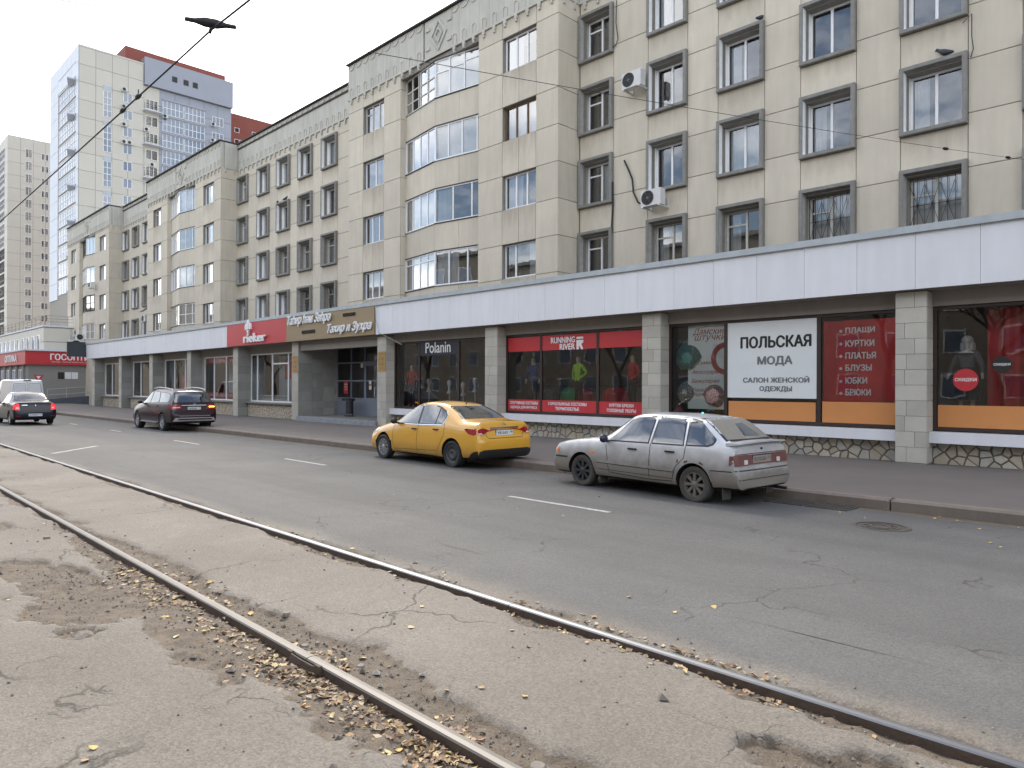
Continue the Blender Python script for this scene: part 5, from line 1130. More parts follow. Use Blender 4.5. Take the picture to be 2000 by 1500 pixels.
SKID = mat('silver_skid_plate', (.5, .5, .5), .35, metal=.6, var=.04)
c.patch('skid_plate', [(-.86, .43), (.86, .43), (.76, .575), (-.76, .575)], 'B', SKID, off=.014); c.patch('skid_slot', [(-.68, .49), (.68, .49), (.66, .535), (-.66, .535)], 'B', TRIM, off=.02)
c.lump('badge', MB().lathe([(.035, 0), (.05, .006), (.05, -.006), (.035, 0)], (-2.36 * 1.04, 0, 1.13), 'x', 16), CHROME)
for sg in (1, -1): c.lump('roof_rail', MB().tube([(.30, sg * .64, 1.66), (.15, sg * .66, 1.745), (-.4, sg * .67, 1.79), (-1.2, sg * .67, 1.775), (-1.8, sg * .65, 1.72), (-1.95, sg * .64, 1.66)], .02, 8), SKID); c.lump('running_board', MB().box(-.95, 1.0, min(sg * .86, sg * .98), max(sg * .86, sg * .98), .33, .37), SKID)
c.mirrors(.98, .87, 1.10, CHE); c.lump('rear_wiper', MB().tube([(-2.36, -.05, 1.24), (-2.35, -.5, 1.27)], .012, 5), TRIM); c.lump('antenna', MB().add([(-1.75, .02, 1.68), (-1.95, .0, 1.66), (-1.92, 0, 1.73), (-1.75, -.02, 1.68)], [(0, 1, 2), (3, 2, 1)]), TRIM)
c.wheels(.82, (('spoke', 5, .045, .9), ('spoke', 5, .045, .9)), mat('silver_alloy', (.5, .5, .52), .3, metal=.7, var=.04))
# ---- dark blue sedan driving away
NAV = paint('navy_paint', (.006, .008, .018), 0, .3, coat=.3, spec=.35)
at, yaw = place(-39.13, 6.72, 0, 2.73, .79)
c = Car('driving_car', 'dark navy compact sedan driving off with its brake lights on', 'car',
 [(-2.16, .40, .66, .5, .58, .64, .62, .55, .008), (-2.14, .30, .78, .5, .66, .76, .70, .65, .01), (-2.10, .26, .83, .52, .85, .79, .92, .68, .015), (-2.06, .25, .845, .55, .94, .79, 1.04, .70, .02), (-1.9, .24, .855, .58, .955, .80, 1.065, .71, .025), (-1.5, .22, .865, .6, .96, .80, 1.09, .70, .035), (-1.25, .21, .868, .6, .955, .80, 1.25, .64, .04), (-.95, .2, .87, .6, .95, .80, 1.44, .585, .045), (-.5, .2, .87, .6, .94, .80, 1.52, .585, .045), (0, .2, .87, .6, .93, .80, 1.52, .585, .045), (.32, .2, .87, .6, .925, .80, 1.45, .585, .045), (.65, .2, .87, .6, .92, .795, 1.23, .63, .045), (.98, .2, .868, .6, .91, .79, 1.0, .69, .04), (1.5, .2, .855, .58, .85, .78, .92, .68, .035), (1.9, .22, .82, .5, .72, .75, .78, .64, .02), (2.02, .25, .74, .46, .58, .68, .62, .55, .01), (2.06, .3, .62, .45, .52, .58, .56, .45, .008)],
 (-1.315, 1.315), .355, .305, NAV, at, yaw, tw=.19)
for nm, pl in (('door_window', [(.80, .955), (.30, 1.37), (-.02, 1.42), (-.04, .965)]), ('door_window', [(-.12, .967), (-.10, 1.42), (-.68, 1.39), (-.92, 1.22), (-.88, .985)])): c.both('window_seal', grow(pl, .02), TRIM, off=.003); c.both(nm, pl, CGLASS, off=.007)
c.patch('rear_window', [(-.63, 1.10), (.63, 1.10), (.54, 1.41), (-.54, 1.41)], 'B', CGLASS, off=.007); c.patch('windscreen', [(-.62, 1.03), (.62, 1.03), (.53, 1.42), (-.53, 1.42)], 'F', CGLASS, off=.006)
BRK = mat('lit_brake_lamp', (.7, .02, .02), .25, var=0, emit=.7)
c.mirrorB('tail_lamp', [(.60, .70), (.78, .70), (.775, .97), (.62, .98)], BRK, off=.010); c.both('tail_lamp', [(-2.11, .72), (-2.0, .72), (-1.98, .97), (-2.06, .97)], BRK, off=.010); c.mirrorB('reversing_lamp', [(.63, .76), (.74, .76), (.74, .82), (.64, .82)], LAMPC, off=.014)
c.plate(.47, 'А109МТ', '116'); c.line([(-.6, .66), (.6, .66)], 'B', w=.014); c.mirrorB('reflector', [(.56, .40), (.74, .42), (.74, .445), (.56, .425)], LAMP, off=.012)
c.lump('badge', MB().add([(-2.125 * 1.04, 0, .86), (-2.125 * 1.04, .03, .90), (-2.12 * 1.04, 0, .94), (-2.125 * 1.04, -.03, .90)], [(0, 1, 2, 3)]), CHROME); c.patch('model_badge', [(.30, .90), (.52, .90), (.52, .925), (.30, .925)], 'B', CHROME, off=.008)
c.lines([(.9, .92), (.85, .3), (-.08, .27), (-.08, .95)]); c.lines([(-.08, .27), (-.8, .3), (-1.0, .7), (-.98, .95)]); c.handle(.06, .85, NAV); c.handle(-.8, .86, NAV); c.mirrors(.8, .79, .94, NAV)
c.wheels(.745, (('spoke', 6, .04), ('spoke', 6, .04)), mat('silver_alloy', (.5, .5, .52), .3, metal=.7, var=.04))
# ---- white van
VW = paint('white_van_paint', (.66, .67, .68), 0., .35)
at, yaw = place(-55.6, 9.35, 0, 3.4, .93)
c = Car('delivery_van', 'plain white high-sided delivery van parked in front of the optician', 'van',
 [(-2.62, .45, .86, .9, 1.2, .85, 2.02, .74, .02), (-2.57, .40, .95, .9, 1.25, .93, 2.20, .80, .03), (-2.45, .36, .97, .9, 1.3, .95, 2.24, .83, .04), (0, .34, .98, .9, 1.3, .96, 2.28, .84, .05), (1.0, .34, .98, .9, 1.3, .95, 2.24, .82, .05), (1.4, .34, .98, .85, 1.2, .95, 2.05, .80, .05), (1.9, .34, .97, .8, 1.15, .92, 1.55, .82, .05), (2.3, .34, .95, .75, 1.05, .90, 1.2, .8, .04), (2.6, .36, .88, .7, .85, .84, .95, .74, .02), (2.68, .42, .76, .65, .75, .72, .8, .6, .01)],
 (-1.65, 1.65), .40, .345, VW, at, yaw, sx=1.0, tw=.22)
c.line([(0, .5), (0, 2.1)], 'B', w=.02); c.mirrorB('rear_window', [(.10, 1.42), (.74, 1.42), (.70, 1.94), (.10, 1.94)], VW, off=.012)
for sg in (1, -1): c.line([(sg * .08, 1.38), (sg * .78, 1.38), (sg * .73, 1.98), (sg * .08, 1.98), (sg * .08, 1.38)], 'B', w=.018)
c.lump('top_brake_lamp', MB().box(-2.66, -2.5, -.2, .2, 2.17, 2.22), TRIM)
c.mirrorB('tail_lamp', [(.80, .85), (.90, .85), (.89, 1.25), (.80, 1.25)], LAMP, off=.012); c.both('door_window', [(1.55, 1.28), (1.15, 1.95), (.45, 2.0), (.45, 1.28)], CGLASS, off=.007); c.mirrors(1.6, .95, 1.3, TRIM)
c.plate(.72, 'Р406ТУ', '116'); c.patch('windscreen', [(-.8, 1.3), (.8, 1.3), (.72, 2.0), (-.72, 2.0)], 'F', CGLASS, off=.006)
c.wheels(.84, (('steel',), ('steel',)), MATS['grey_steel_wheel'])
# ------------------------------------------------------------------ signs and posters
REDS = mat('red_sign', (.50, .035, .042), .4, var=.03); GOLD = mat('gold_sign', (.30, .225, .125), .4, metal=.2, var=.05, vs=.8); WHITEL = mat('white_letter', (.80, .81, .82), .4, var=0); LSIDE = mat('letter_side_grey', (.42, .43, .45), .5, var=0)
INKB = mat('black_letter', (.015, .014, .013), .5, var=0); BRASS = mat('brass_plaque', (.40, .25, .09), .4, metal=.3, var=.08)
def box3(px0, py0, px1, py1, Y):
    a = pY(px0, py0, Y); c = pY(px1, py1, Y); return min(a[0], c[0]), max(a[0], c[0]), min(a[1], c[1]), max(a[1], c[1])
def text_px(body, m, parent, px0, px1, py, hpx, Y, name='lettering', **k):
    """lettering that spans photo columns px0..px1 around row py on the plane Y"""
    xa, za = pY(px0, py, Y); xb, zb = pY(px1, py, Y); xm = (xa + xb) / 2; zc = pY((px0 + px1) / 2, py, Y)[1]; zt = pY((px0 + px1) / 2, py - hpx / 2, Y)[1]; zl = pY((px0 + px1) / 2, py + hpx / 2, Y)[1]
    return lettering(body, m, parent, (xm, Y, zc), w=xb - xa, h=zt - zl, name=name, **k)
ys_ = YC - .05
s1 = tag(MB().box(-39.33, -32.475, ys_, YC + .04, 3.80, 5.0).build('shop_sign', REDS, None, (-36, YC, 3.8)), 'red shop fascia with white three dimensional emblem and lettering', 'sign')
t1 = text_px('rieker', WHITEL, s1, 476, 519, 659, 18, ys_ - .07, ext=.035, bold=.02)
x_, z_ = pY(485, 637, ys_ - .05)
em = MB()
for dx, w, h, dz in ((0, .20, .62, .0), (-.24, .17, .40, -.06), (.24, .17, .40, -.06)):
    em.prism([(x_ + dx - w * .5, z_ + dz - h * .3), (x_ + dx - w * .62, z_ + dz + h * .05), (x_ + dx - w * .3, z_ + dz + h * .4), (x_ + dx, z_ + dz + h * .55), (x_ + dx + w * .3, z_ + dz + h * .4), (x_ + dx + w * .62, z_ + dz + h * .05), (x_ + dx + w * .5, z_ + dz - h * .3)], ys_ - .1 - (.02 if dx == 0 else 0), ys_ - .001, 'y')
em.prism([(x_ - .20, z_ - .22), (x_ + .20, z_ - .22), (x_ + .08, z_ - .30), (x_, z_ - .46), (x_ - .08, z_ - .30)], ys_ - .1, ys_ - .001, 'y')
eo = em.build('emblem', WHITEL, s1)
s2 = tag(MB().box(-32.465, -24.94, ys_, YC + .04, 3.80, 5.0).build('shop_sign', GOLD, None, (-28.5, YC, 3.8)), 'gold brown shop fascia with white slanted script and small black words', 'sign')
text_px('Таһир һәм Зөһрә', WHITEL, s2, 562, 646, 624, 23, ys_ - .06, ext=.03, shear=.38, bold=.012); text_px('Тахир и Зухра', WHITEL, s2, 640, 726, 640, 23, ys_ - .06, ext=.03, shear=.38, bold=.012)
text_px('МАГАЗИН', INKB, s2, 670, 693, 614, 6.5, ys_ - .02, ext=.02, bold=.02); text_px('МАГАЗИНЫ', INKB, s2, 590, 614, 648, 6.5, ys_ - .02, ext=.02, bold=.02)
# opening-hours plaques on the porch pillars
for i, (a, lab) in enumerate((((738.5, 687, 753, 725), 'brass opening hours plaque on the pillar beside the taxi'), ((571, 695, 580.6, 728), 'brass opening hours plaque on the porch pillar next to the red poster window'))):
    x0, x1, z0, z1 = box3(*a, YP - .02); p = tag(MB().box(x0, x1, YP - .022, YP - .003, z0, z1).build('hours_plaque', BRASS, None, ((x0 + x1) / 2, YP, z0)), lab, 'plaque')
    xm = (x0 + x1) / 2; h = z1 - z0
    for t_, f, w, hh in (('Режим работы', .88, .42, .05), ('будни', .74, .2, .03), ('9⁰⁰-20⁰⁰', .62, .40, .09), ('выходные', .46, .3, .03), ('9⁰⁰-18⁰⁰', .34, .40, .09), ('без перерыва', .16, .36, .035)):
        lettering(t_.replace('⁰⁰', '°°'), INKB, p, (xm, YP - .0245, z0 + h * f), w=w, h=hh, ext=0)
# shop-window signs stand just inside the glass
YI = YW + .018; YB = YW + .09
def board(name, m, px0, py0, px1, py1, Y, label, cat='poster', th=.01):
    x0, x1, z0, z1 = box3(px0, py0, px1, py1, Y); return tag(MB().box(x0, x1, Y, Y + th, z0, z1).build(name, m, None, ((x0 + x1) / 2, Y, z0)), label, cat)
def boardX(name, m, x0, x1, z0, z1, Y, label, cat='poster', th=.01): return tag(MB().box(x0, x1, Y, Y + th, z0, z1).build(name, m, None, ((x0 + x1) / 2, Y, z0)), label, cat)
RX0, RX1 = PX[3] + PW, PX[2]; m1, m2 = pY(1056, 720, YW)[0], pY(1167, 720, YW)[0]
bt = boardX('window_banner', REDS, RX0 + .1, RX1 - .1, 2.88, 3.36, YI, 'red band with white RUNNING RIVER lettering across the top of a shop window', 'banner')
text_px('RUNNING', WHITEL, bt, 1076, 1123, 664, 12, YI - .012, bold=.02, ext=.002); text_px('RIVER', WHITEL, bt, 1093, 1123, 677, 12, YI - .012, bold=.02, ext=.002)
lx0, lx1, lz0, lz1 = box3(1126, 658, 1139, 682, YI - .012); lw, lh = lx1 - lx0, lz1 - lz0
MB().box(lx0, lx1, YI - .014, YI - .001, lz1 - lh * .16, lz1).prism([(lx0, lz1 - lh * .26), (lx1, lz1 - lh * .26), (lx1, lz1 - lh * .45), (lx0 + lw * .72, lz1 - lh * .58), (lx1, lz0), (lx1 - lw * .3, lz0), (lx0 + lw * .32, lz0 + lh * .38), (lx0 + lw * .32, lz0), (lx0, lz0)], YI - .014, YI - .001, 'y').build('logo', WHITEL, bt)
bb = boardX('window_banner', REDS, RX0 + .1, RX1 - .1, .86, 1.24, YI, 'red band of white product words along the bottom of the sportswear window', 'banner')
for l1, l2, xa, xb in (('СПОРТИВНЫЕ КОСТЮМЫ', 'ОДЕЖДА ДЛЯ ФИТНЕСА', RX0 + .15, m1 - .1), ('ГОРНОЛЫЖНЫЕ КОСТЮМЫ', 'ТЕРМОБЕЛЬЕ', m1 + .3, m2 - .4), ('КУРТКИ БРЮКИ', 'ГОЛОВНЫЕ УБОРЫ', m2 + .3, RX1 - .45)):
    w = xb - xa
    lettering(l1, WHITEL, bb, ((xa + xb) / 2, YI - .006, 1.13), w=w * (.95 if len(l1) > 14 else .75), h=.105, ext=0, bold=.02); lettering(l2, WHITEL, bb, ((xa + xb) / 2, YI - .006, .975), w=w * (.9 if len(l2) > 12 else .6), h=.105, ext=0, bold=.02)
pn = board('window_sign', mat('navy_sign', (.018, .022, .032), .4, var=0), 820, 662, 894, 692, YI, 'dark sign with white Polanin lettering in a shop window', 'sign'); text_px('Polanin', WHITEL, pn, 831, 880, 678, 22, YI - .006, ext=.001, bold=.008)
# ladies' accessories poster, fashion salon banners
WHP = mat('white_poster', (.70, .73, .73), .5, var=.05, vs=1.5); SCR = mat('red_script', (.34, .045, .03), .6, var=0); ORG = mat('orange_band', (.60, .25, .08), .5, var=.08, vs=1); GREYT = mat('grey_letter', (.16, .165, .175), .6, var=0); MARO = mat('red_drape', (.55, .03, .035), .6, var=.3, vs=1.2, streak=.25)
p1 = board('poster', WHP, 1344, 632, 1414, 800, YB + .05, 'white poster with red slanted lettering behind umbrellas in a shop window')
for t_, a, b_, py, h in (('Дамские', 1353, 1418, 648, 15), ('штучки', 1356, 1419, 661, 13), ('Сумки', 1363, 1391, 709, 9), ('Аксессуары', 1352, 1403, 727, 10), ('Бижутерия', 1351, 1405, 745, 10), ('Украшения', 1352, 1403, 762, 9), ('Фурнитура', 1352, 1403, 771, 9)): text_px(t_, SCR, p1, a, b_, py, h, YB + .044, ext=.001, shear=.3)
rg = MB(); cx_, cz_ = pY(1418, 700, YB + .045)
rg.lathe([(.30, -.004), (.44, -.004), (.44, .004), (.30, .004)], (cx_, YB + .038, cz_), 'y', 28); rg.build('red_ring', SCR, p1)
p2 = board('banner', WHP, 1421, 621, 1597, 779, YI, 'white banner reading POLISH FASHION in dark Cyrillic capitals under clear film', 'banner')
for t_, a, b_, py, h, m in (('ПОЛЬСКАЯ', 1446, 1585, 667, 24, INKB), ('МОДА', 1479, 1548, 705, 20, GREYT), ('САЛОН ЖЕНСКОЙ', 1451, 1581, 741, 13, GREYT), ('ОДЕЖДЫ', 1483, 1547, 760, 12, GREYT)): text_px(t_, m, p2, a, b_, py, h, YI - .006, ext=.0, bold=.03)
FX0, FX1 = PX[2] + PW, PX[1]; n1, n2 = pY(1417, 720, YW)[0], pY(1599, 720, YW)[0]
boardX('orange_band', ORG, n1 + .08, n2 - .08, .86, 1.33, YI + .004, 'orange band below the white fashion banner in a shop window', 'banner'); boardX('orange_band', ORG, n2 + .08, FX1 - .03, .86, 1.36, YI, 'orange band under the red list of garments in a shop window', 'banner')
p3 = boardX('banner', MARO, n2 + .08, FX1 - .03, 1.37, 3.28, YI + .06, 'red banner listing garments in white Cyrillic capitals with bullets', 'banner')
for i, t_ in enumerate(('ПЛАЩИ', 'КУРТКИ', 'ПЛАТЬЯ', 'БЛУЗЫ', 'ЮБКИ', 'БРЮКИ')):
    py = (645, 670, 694, 718, 743, 766)[i]; text_px(t_, WHITEL, p3, 1651, (1709, 1708, 1711, 1703, 1694, 1701)[i], py, 13, YI + .05, ext=0, bold=.025); bx, bz = pY(1642, py + 2, YI + .05); MB().lathe([(0, 0), (.035, 0), (.035, .008), (0, .008)], (bx, YI + .05, bz), 'y', 14).build('bullet', WHITEL, p3)
EX0 = PX[1] + PW
boardX('orange_band', ORG, EX0 + .1, 1.3, .86, 1.33, YI, 'orange band along the bottom of the window with the grey haired mannequin', 'banner')
dr = MB(); V = []; nD = 60
for i in range(nD + 1):
    x = EX0 + .85 + i * .085; y = 18.15 + .09 * math.sin(i * .9) + .05 * math.sin(i * 2.3 + 1); V += [(x, y, 1.0), (x, y + .02, 3.4)]
tag(MB().add(V, [(2 * i, 2 * i + 2, 2 * i + 3, 2 * i + 1) for i in range(nD)]).build('drape', MARO, None, (-2, 18.15, 1), smooth=True), 'red drape hung behind the grey haired mannequin', 'curtain')
for px_, py_, r_, m, t in ((1886, 742, .235, REDS, 'red'), (1957, 712, .17, INKB, 'black')):
    x, z = pY(px_, py_, YI); o = tag(MB().lathe([(0, -.004), (r_, -.004), (r_, .002), (0, .002)], (x, YI, z), 'y', 30).build('sale_sticker', m, None, (x, YI, z)), 'round %s sale sticker on the glass by the grey haired mannequin' % t, 'sticker'); lettering('СКИДКИ', WHITEL, o, (x, YI - .006, z), w=r_ * 1.7, h=r_ * .36, ext=0, bold=.015)
# posters in the left shops
FILLER = mat('pale_filler', (.42, .47, .52), .7, var=.25, vs=1.6)
for i in range(5, 10): MB().box(PX[i + 1] + PW + .9, PX[i] - .3, YLW + 1.25, YLW + 1.29, .6, 3.3).build('pale_filler_board', FILLER, bld, (PX[i + 1], YLW + 1.25, .6))  # pale boards added so the left windows look brighter
YIL = YLW + .09
for i, (t1_, t2_) in ((5, ('НОВАЯ КОЛЛЕКЦИЯ', None)), (6, ('ГОЛОВНЫЕ УБОРЫ', 'МУЖСКАЯ ЖЕНСКАЯ ОДЕЖДА'))):
    x0, x1 = PX[i + 1] + PW + .35, PX[i] - .12
    if i == 6:
        q1 = boardX('window_banner', REDS, x0, x1, 2.98, 3.3, YIL, 'red strip with white headwear words at the top of a white framed shop window', 'banner'); lettering(t1_, WHITEL, q1, ((x0 + x1) / 2, YIL - .006, 3.13), w=(x1 - x0) * .8, h=.2, ext=0, bold=.01)
        q2 = boardX('window_banner', REDS, x0, x1, .88, 1.25, YIL, 'red strip with white clothing words at the bottom of a white framed shop window', 'banner'); lettering(t2_, WHITEL, q2, ((x0 + x1) / 2, YIL - .006, 1.06), w=(x1 - x0) * .93, h=.22, ext=0, bold=.01)
    else:
        q1 = boardX('window_banner', WHP, x0 + .6, x1 - 1.6, .88, 1.16, YIL, 'pale strip with grey words at the bottom of the window beside the porch', 'banner'); lettering(t1_, GREYT, q1, ((x0 + .6 + x1 - 1.6) / 2, YIL - .006, 1.02), w=(x1 - x0 - 2.2) * .94, h=.2, ext=0)
        boardX('poster', REDS, x1 - 1.35, x1 - .05, 1.0, 3.25, YIL + .02, 'tall red poster at the end of the window beside the porch'); boardX('poster', REDS, x0 + 2.7, x0 + 3.9, 2.0, 2.9, YIL + .4, 'red poster hanging inside the shop beside the porch')
for i in (7, 8, 9):
    x0, x1 = PX[i + 1] + PW + .5, PX[i] - .2
    if i == 7: boardX('poster', mat('red_white_poster', (.5, .16, .15), .5, var=.5, vs=2.5), x0 + 2.6, x1, 1.1, 2.3, YIL, 'slanting red and white poster in a white framed shop window')
    else: boardX('window_strip', INKB, x0, x1, .9, 1.1, YIL, 'dark strip along the bottom of the %s white framed shop window' % ('penultimate' if i == 8 else 'end'), 'sign')
    for k in range(2): boardX('goods_stand', [mat('blue_display', (.08, .14, .22), .6, var=.5, vs=3), mat('ochre_display', (.26, .19, .08), .6, var=.5, vs=3)][(i + k) % 2], x0 + .6 + k * 2.2, x0 + 2.0 + k * 2.2, .65, 2.4, YIL + .9, '%s goods stand inside the %s shop' % (('blue', 'ochre')[(i + k) % 2], 'far corner' if i == 9 else 'second last' if i == 8 else 'third last'), 'shop stand')
# red notice on the porch glazing, small notices on the door
n_ = boardX('notice', REDS, -31.22, -30.85, 1.28, 1.88, YD - .03, 'small red notice stuck on the porch glazing above the litter bin', 'notice'); 
for k, t_ in enumerate(('УМНЫЕ', 'ТОВАРЫ', 'СКИДКИ')): lettering(t_, WHITEL, n_, (-31.03, YD - .034, 1.75 - k * .13), w=.28, h=.07, ext=0, bold=.02)
nn = boardX('notice', WHP, -28.95, -28.75, 1.5, 1.92, YD - .06, 'white and red notice taped to the porch door glass', 'notice'); MB().box(-28.94, -28.76, YD - .064, YD - .061, 1.68, 1.76).build('red_stripe', REDS, nn)
boardX('notice', WHP, -29.72, -29.5, 2.55, 2.8, YD - .03, 'white square notice above the porch door', 'notice')
# blank dark board fixed across the end of the canopy
bd = tag(empty('projecting_board', (-67.35, 16.6, 3.9)), 'blank dark rectangular board projecting from the far end of the canopy', 'sign')
b0, zt_ = pX(131, 667, -67.4); b1, zb_ = pX(168, 697, -67.4)
MB().box(-67.52, -67.36, min(b0, b1), max(b0, b1), zb_, zt_).build('panel', mat('slate_board', (.032, .04, .05), .5, var=.06), bd)
for z in (zb_ + .15, (zb_ + zt_) / 2, zt_ - .15): MB().tube([(-67.44, max(b0, b1) - .02, z), (-67.44, YC + .1, z), (-67.1, YC + .12, z)], .02, 6).build('bracket', GRILLE, bd)
# ------------------------------------------------------------------ mannequins and goods
def skin_mesh(V, E, Rd, name, sub=2):
    me = bpy.data.meshes.new(name); me.from_pydata(V, E, []); o = bpy.data.objects.new('tmp', me); COL.objects.link(o)
    o.modifiers.new('s', 'SKIN'); sl = me.skin_vertices[0].data
    for i, r_ in enumerate(Rd): sl[i].radius = (r_ if isinstance(r_, tuple) else (r_, r_))
    sl[0].use_root = True
    md = o.modifiers.new('u', 'SUBSURF'); md.levels = sub; md.render_levels = sub
    bpy.context.view_layer.update(); r_ = bpy.data.meshes.new_from_object(o.evaluated_get(bpy.context.evaluated_depsgraph_get())); bpy.data.objects.remove(o, do_unlink=True)
    r_.name = name; r_.polygons.foreach_set('use_smooth', [True] * len(r_.polygons)); return r_
SKINM = mat('mannequin_skin', (.50, .42, .34), .5, var=.05)
def mannequin(at, rz, label, top, trous, pose='hip', parent=None, female=False):
    V = [(0, 0, .95), (0, .01, 1.15), (0, 0, 1.36), (0, 0, 1.50), (0, -.01, 1.62), (0, -.01, 1.74)]; E = [(0, 1), (1, 2), (2, 3), (3, 4), (4, 5)]; Rd = [(.155, .11), (.13, .10), (.165, .11), .05, .088, .07]
    for sg in (1, -1):
        k = len(V)
        if pose == 'hip': V += [(sg * .19, 0, 1.42), (sg * .36, .06, 1.18), (sg * .20, -.07, 1.02), (sg * .14, -.10, .98)]
        elif pose == 'out': V += [(sg * .18, 0, 1.42), (sg * .29, .0, 1.16), (sg * .33, -.10, .94), (sg * .35, -.15, .86)]
        else: V += [(sg * .19, 0, 1.42), (sg * .27, .02, 1.15), (sg * .27, -.06, .90), (sg * .26, -.09, .82)]
        E += [(2, k), (k, k + 1), (k + 1, k + 2), (k + 2, k + 3)]; Rd += [.068, .05, .034, .028]
        k = len(V); V += [(sg * .10, 0, .86), (sg * .11, -.01, .48), (sg * .11, .01, .09), (sg * .12, -.13, .03)]; E += [(0, k), (k, k + 1), (k + 1, k + 2), (k + 2, k + 3)]; Rd += [.088, .06, .042, .035]
    me = skin_mesh(V, E, Rd, 'mannequin'); me.materials.clear()
    for m in (SKINM, top, trous): me.materials.append(m)
    mi = []
    for p in me.polygons:
        c = p.center; hand = c.z < 1.0 and abs(c.x) > .16 and c.y < -.02 and c.z > .75 and abs(c.x) > .14
        mi.append(0 if c.z > 1.49 or hand else 1 if c.z > .93 or (abs(c.x) > .2 and c.z > .8) else 2 if c.z > .10 else 0)
    me.polygons.foreach_set('material_index', mi)
    o = ob('mannequin', me, None, at); o.rotation_euler.z = rz; return tag(o, label, 'mannequin')
def cloth(n, c): return mat('cloth_' + n, c, .85, var=.12, vs=9)
FL = .95
MB().box(RX0 + .2, RX1 - .1, 17.75, 18.9, .6, .95).build('display_podium', INT, bld)
mannequin((pY(1042, 720, 18.2)[0], 18.2, FL), .2, 'mannequin in a dark blue sports top in the red banded window', cloth('blue', (.03, .06, .20)), cloth('black', (.015, .015, .018)), 'down')
mannequin((pY(1130, 720, 18.0)[0], 18.0, FL), -.2, 'mannequin in a lime green quilted jacket in the red banded window', cloth('lime', (.36, .62, .04)), cloth('black', (.015, .015, .018)), 'hip')
mannequin((pY(1236, 720, 18.1)[0], 18.1, FL), -.5, 'mannequin in a red sports jacket and cap in the red banded window', cloth('red', (.48, .02, .03)), cloth('black', (.015, .015, .018)), 'hip')
MB().box(PX[4] + PW + .2, PX[3] - .1, 17.75, 18.9, .6, .80).build('display_podium', INT, bld)
mannequin((pY(805, 720, 18.0)[0], 18.0, .82), .3, 'mannequin in a red jumper and jeans behind the Polanin window', cloth('red2', (.42, .03, .05)), cloth('jeans', (.04, .05, .09)), 'down')
wx = pY(1889, 700, 17.82)[0]
w = mannequin((wx, 17.82, 1.02), -.15, 'grey haired mannequin in a grey blouse and navy skirt with a sale sticker', cloth('grey', (.10, .105, .125)), SKINM, 'out')
sk = MB().lathe([(.15, 1.12), (.19, .98), (.235, .70), (.25, .42), (.235, .42)], (0, 0, 0), 'z', 24); ob('skirt', mesh('skirt', sk.V, sk.F, cloth('navy', (.025, .03, .05)), True), w, (0, 0, 0), True)
hr = MB().sphere((0, .02, 1.70), (.115, .125, .11), 14).sphere((.09, .03, 1.56), (.06, .08, .15), 10).sphere((-.09, .03, 1.56), (.06, .08, .15), 10); ob('hair', mesh('hair', hr.V, hr.F, mat('grey_hair', (.42, .41, .39), .7, var=.2, vs=30), True), w, (0, 0, 0), True)
cl = MB().lathe([(.06, 1.50), (.16, 1.44), (.17, 1.425), (.06, 1.47)], (0, -.01, 0), 'z', 18); ob('collar', mesh('collar', cl.V, cl.F, WHP, True), w, (0, 0, 0), True)
MB().box(EX0 + .3, 1.2, 17.6, 18.7, .6, 1.02).build('display_podium', INT, bld)
def garment(at, m, label, s=1.):
    b = MB(); n = 14; V = []
    prof = [(.06, 0), (.22, -.05), (.27, -.12), (.25, -.3), (.27, -.62), (.26, -.66)]
    for i, (r_, z) in enumerate(prof):
        for k in range(n):
            a = 2 * math.pi * k / n; V.append((at[0] + s * r_ * math.cos(a) * (1 + .05 * math.sin(3 * a + i)), at[1] + s * r_ * .42 * math.sin(a), at[2] + s * z))
    b.add(V, [(i * n + k, (i + 1) * n + k, (i + 1) * n + (k + 1) % n, i * n + (k + 1) % n) for i in range(len(prof) - 1) for k in range(n)])
    for sg in (1, -1): b.tube([(at[0] + sg * .2 * s, at[1], at[2] - .08 * s), (at[0] + sg * .29 * s, at[1] - .02, at[2] - .3 * s), (at[0] + sg * .31 * s, at[1] - .05, at[2] - .55 * s)], [.07 * s, .06 * s, .05 * s], 8)
    return tag(b.build('hanging_jacket', m, None, at, True), label, 'jacket')
for px_, m, lab in ((1112, cloth('green', (.02, .22, .08)), 'green jacket hanging low beside the lime mannequin'), (1145, cloth('crimson', (.40, .02, .03)), 'small red jacket hanging beside the lime mannequin'), (1195, cloth('red', (.48, .02, .03)), 'red jacket on the rail under the capped mannequin'), (1075, cloth('slate', (.05, .055, .06)), 'slate jacket on the rail by the blue mannequin'), (1212, cloth('darkred', (.25, .015, .03)), 'dark red jacket on the rail behind the capped mannequin')):
    garment((pY(px_, 760, 18.55)[0], 18.55, 1.66), m, lab)
MB().tube([(RX0 + .4, 18.55, 1.70), (RX1 - .3, 18.55, 1.70)], .015, 8).tube([(RX0 + .4, 18.55, .95), (RX0 + .4, 18.55, 1.70)], .015, 8).tube([(RX1 - .3, 18.55, .95), (RX1 - .3, 18.55, 1.70)], .015, 8).build('rail', CHROME, tag(empty('garment_rail', (RX0 + 2, 18.55, .95)), 'steel garment rail inside the sportswear shop', 'rail'))
HEAD = mat('white_plastic', (.62, .62, .60), .5, var=.03)
for k, px_ in enumerate((838, 878, 905, 928)):
    x = pY(px_, 750, 18.1)[0]; z = pY(px_, (745, 748, 752, 744)[k], 18.1)[1]
    b = MB().lathe([(.11, z - .42), (.10, z - .36), (.05, z - .26), (.055, z - .16), (.09, z - .06), (.10, z + .03), (.07, z + .10), (0, z + .13)], (x, 18.1, 0), 'z', 16); b.lathe([(.12, .80), (.12, .82), (.02, .84), (.02, z - .40)], (x, 18.1, 0), 'z', 12)
    tag(b.build('bust', HEAD, None, (x, 18.1, .8), True), 'white plastic bust on a stand behind the Polanin window', 'bust', 'white busts in the Polanin window')
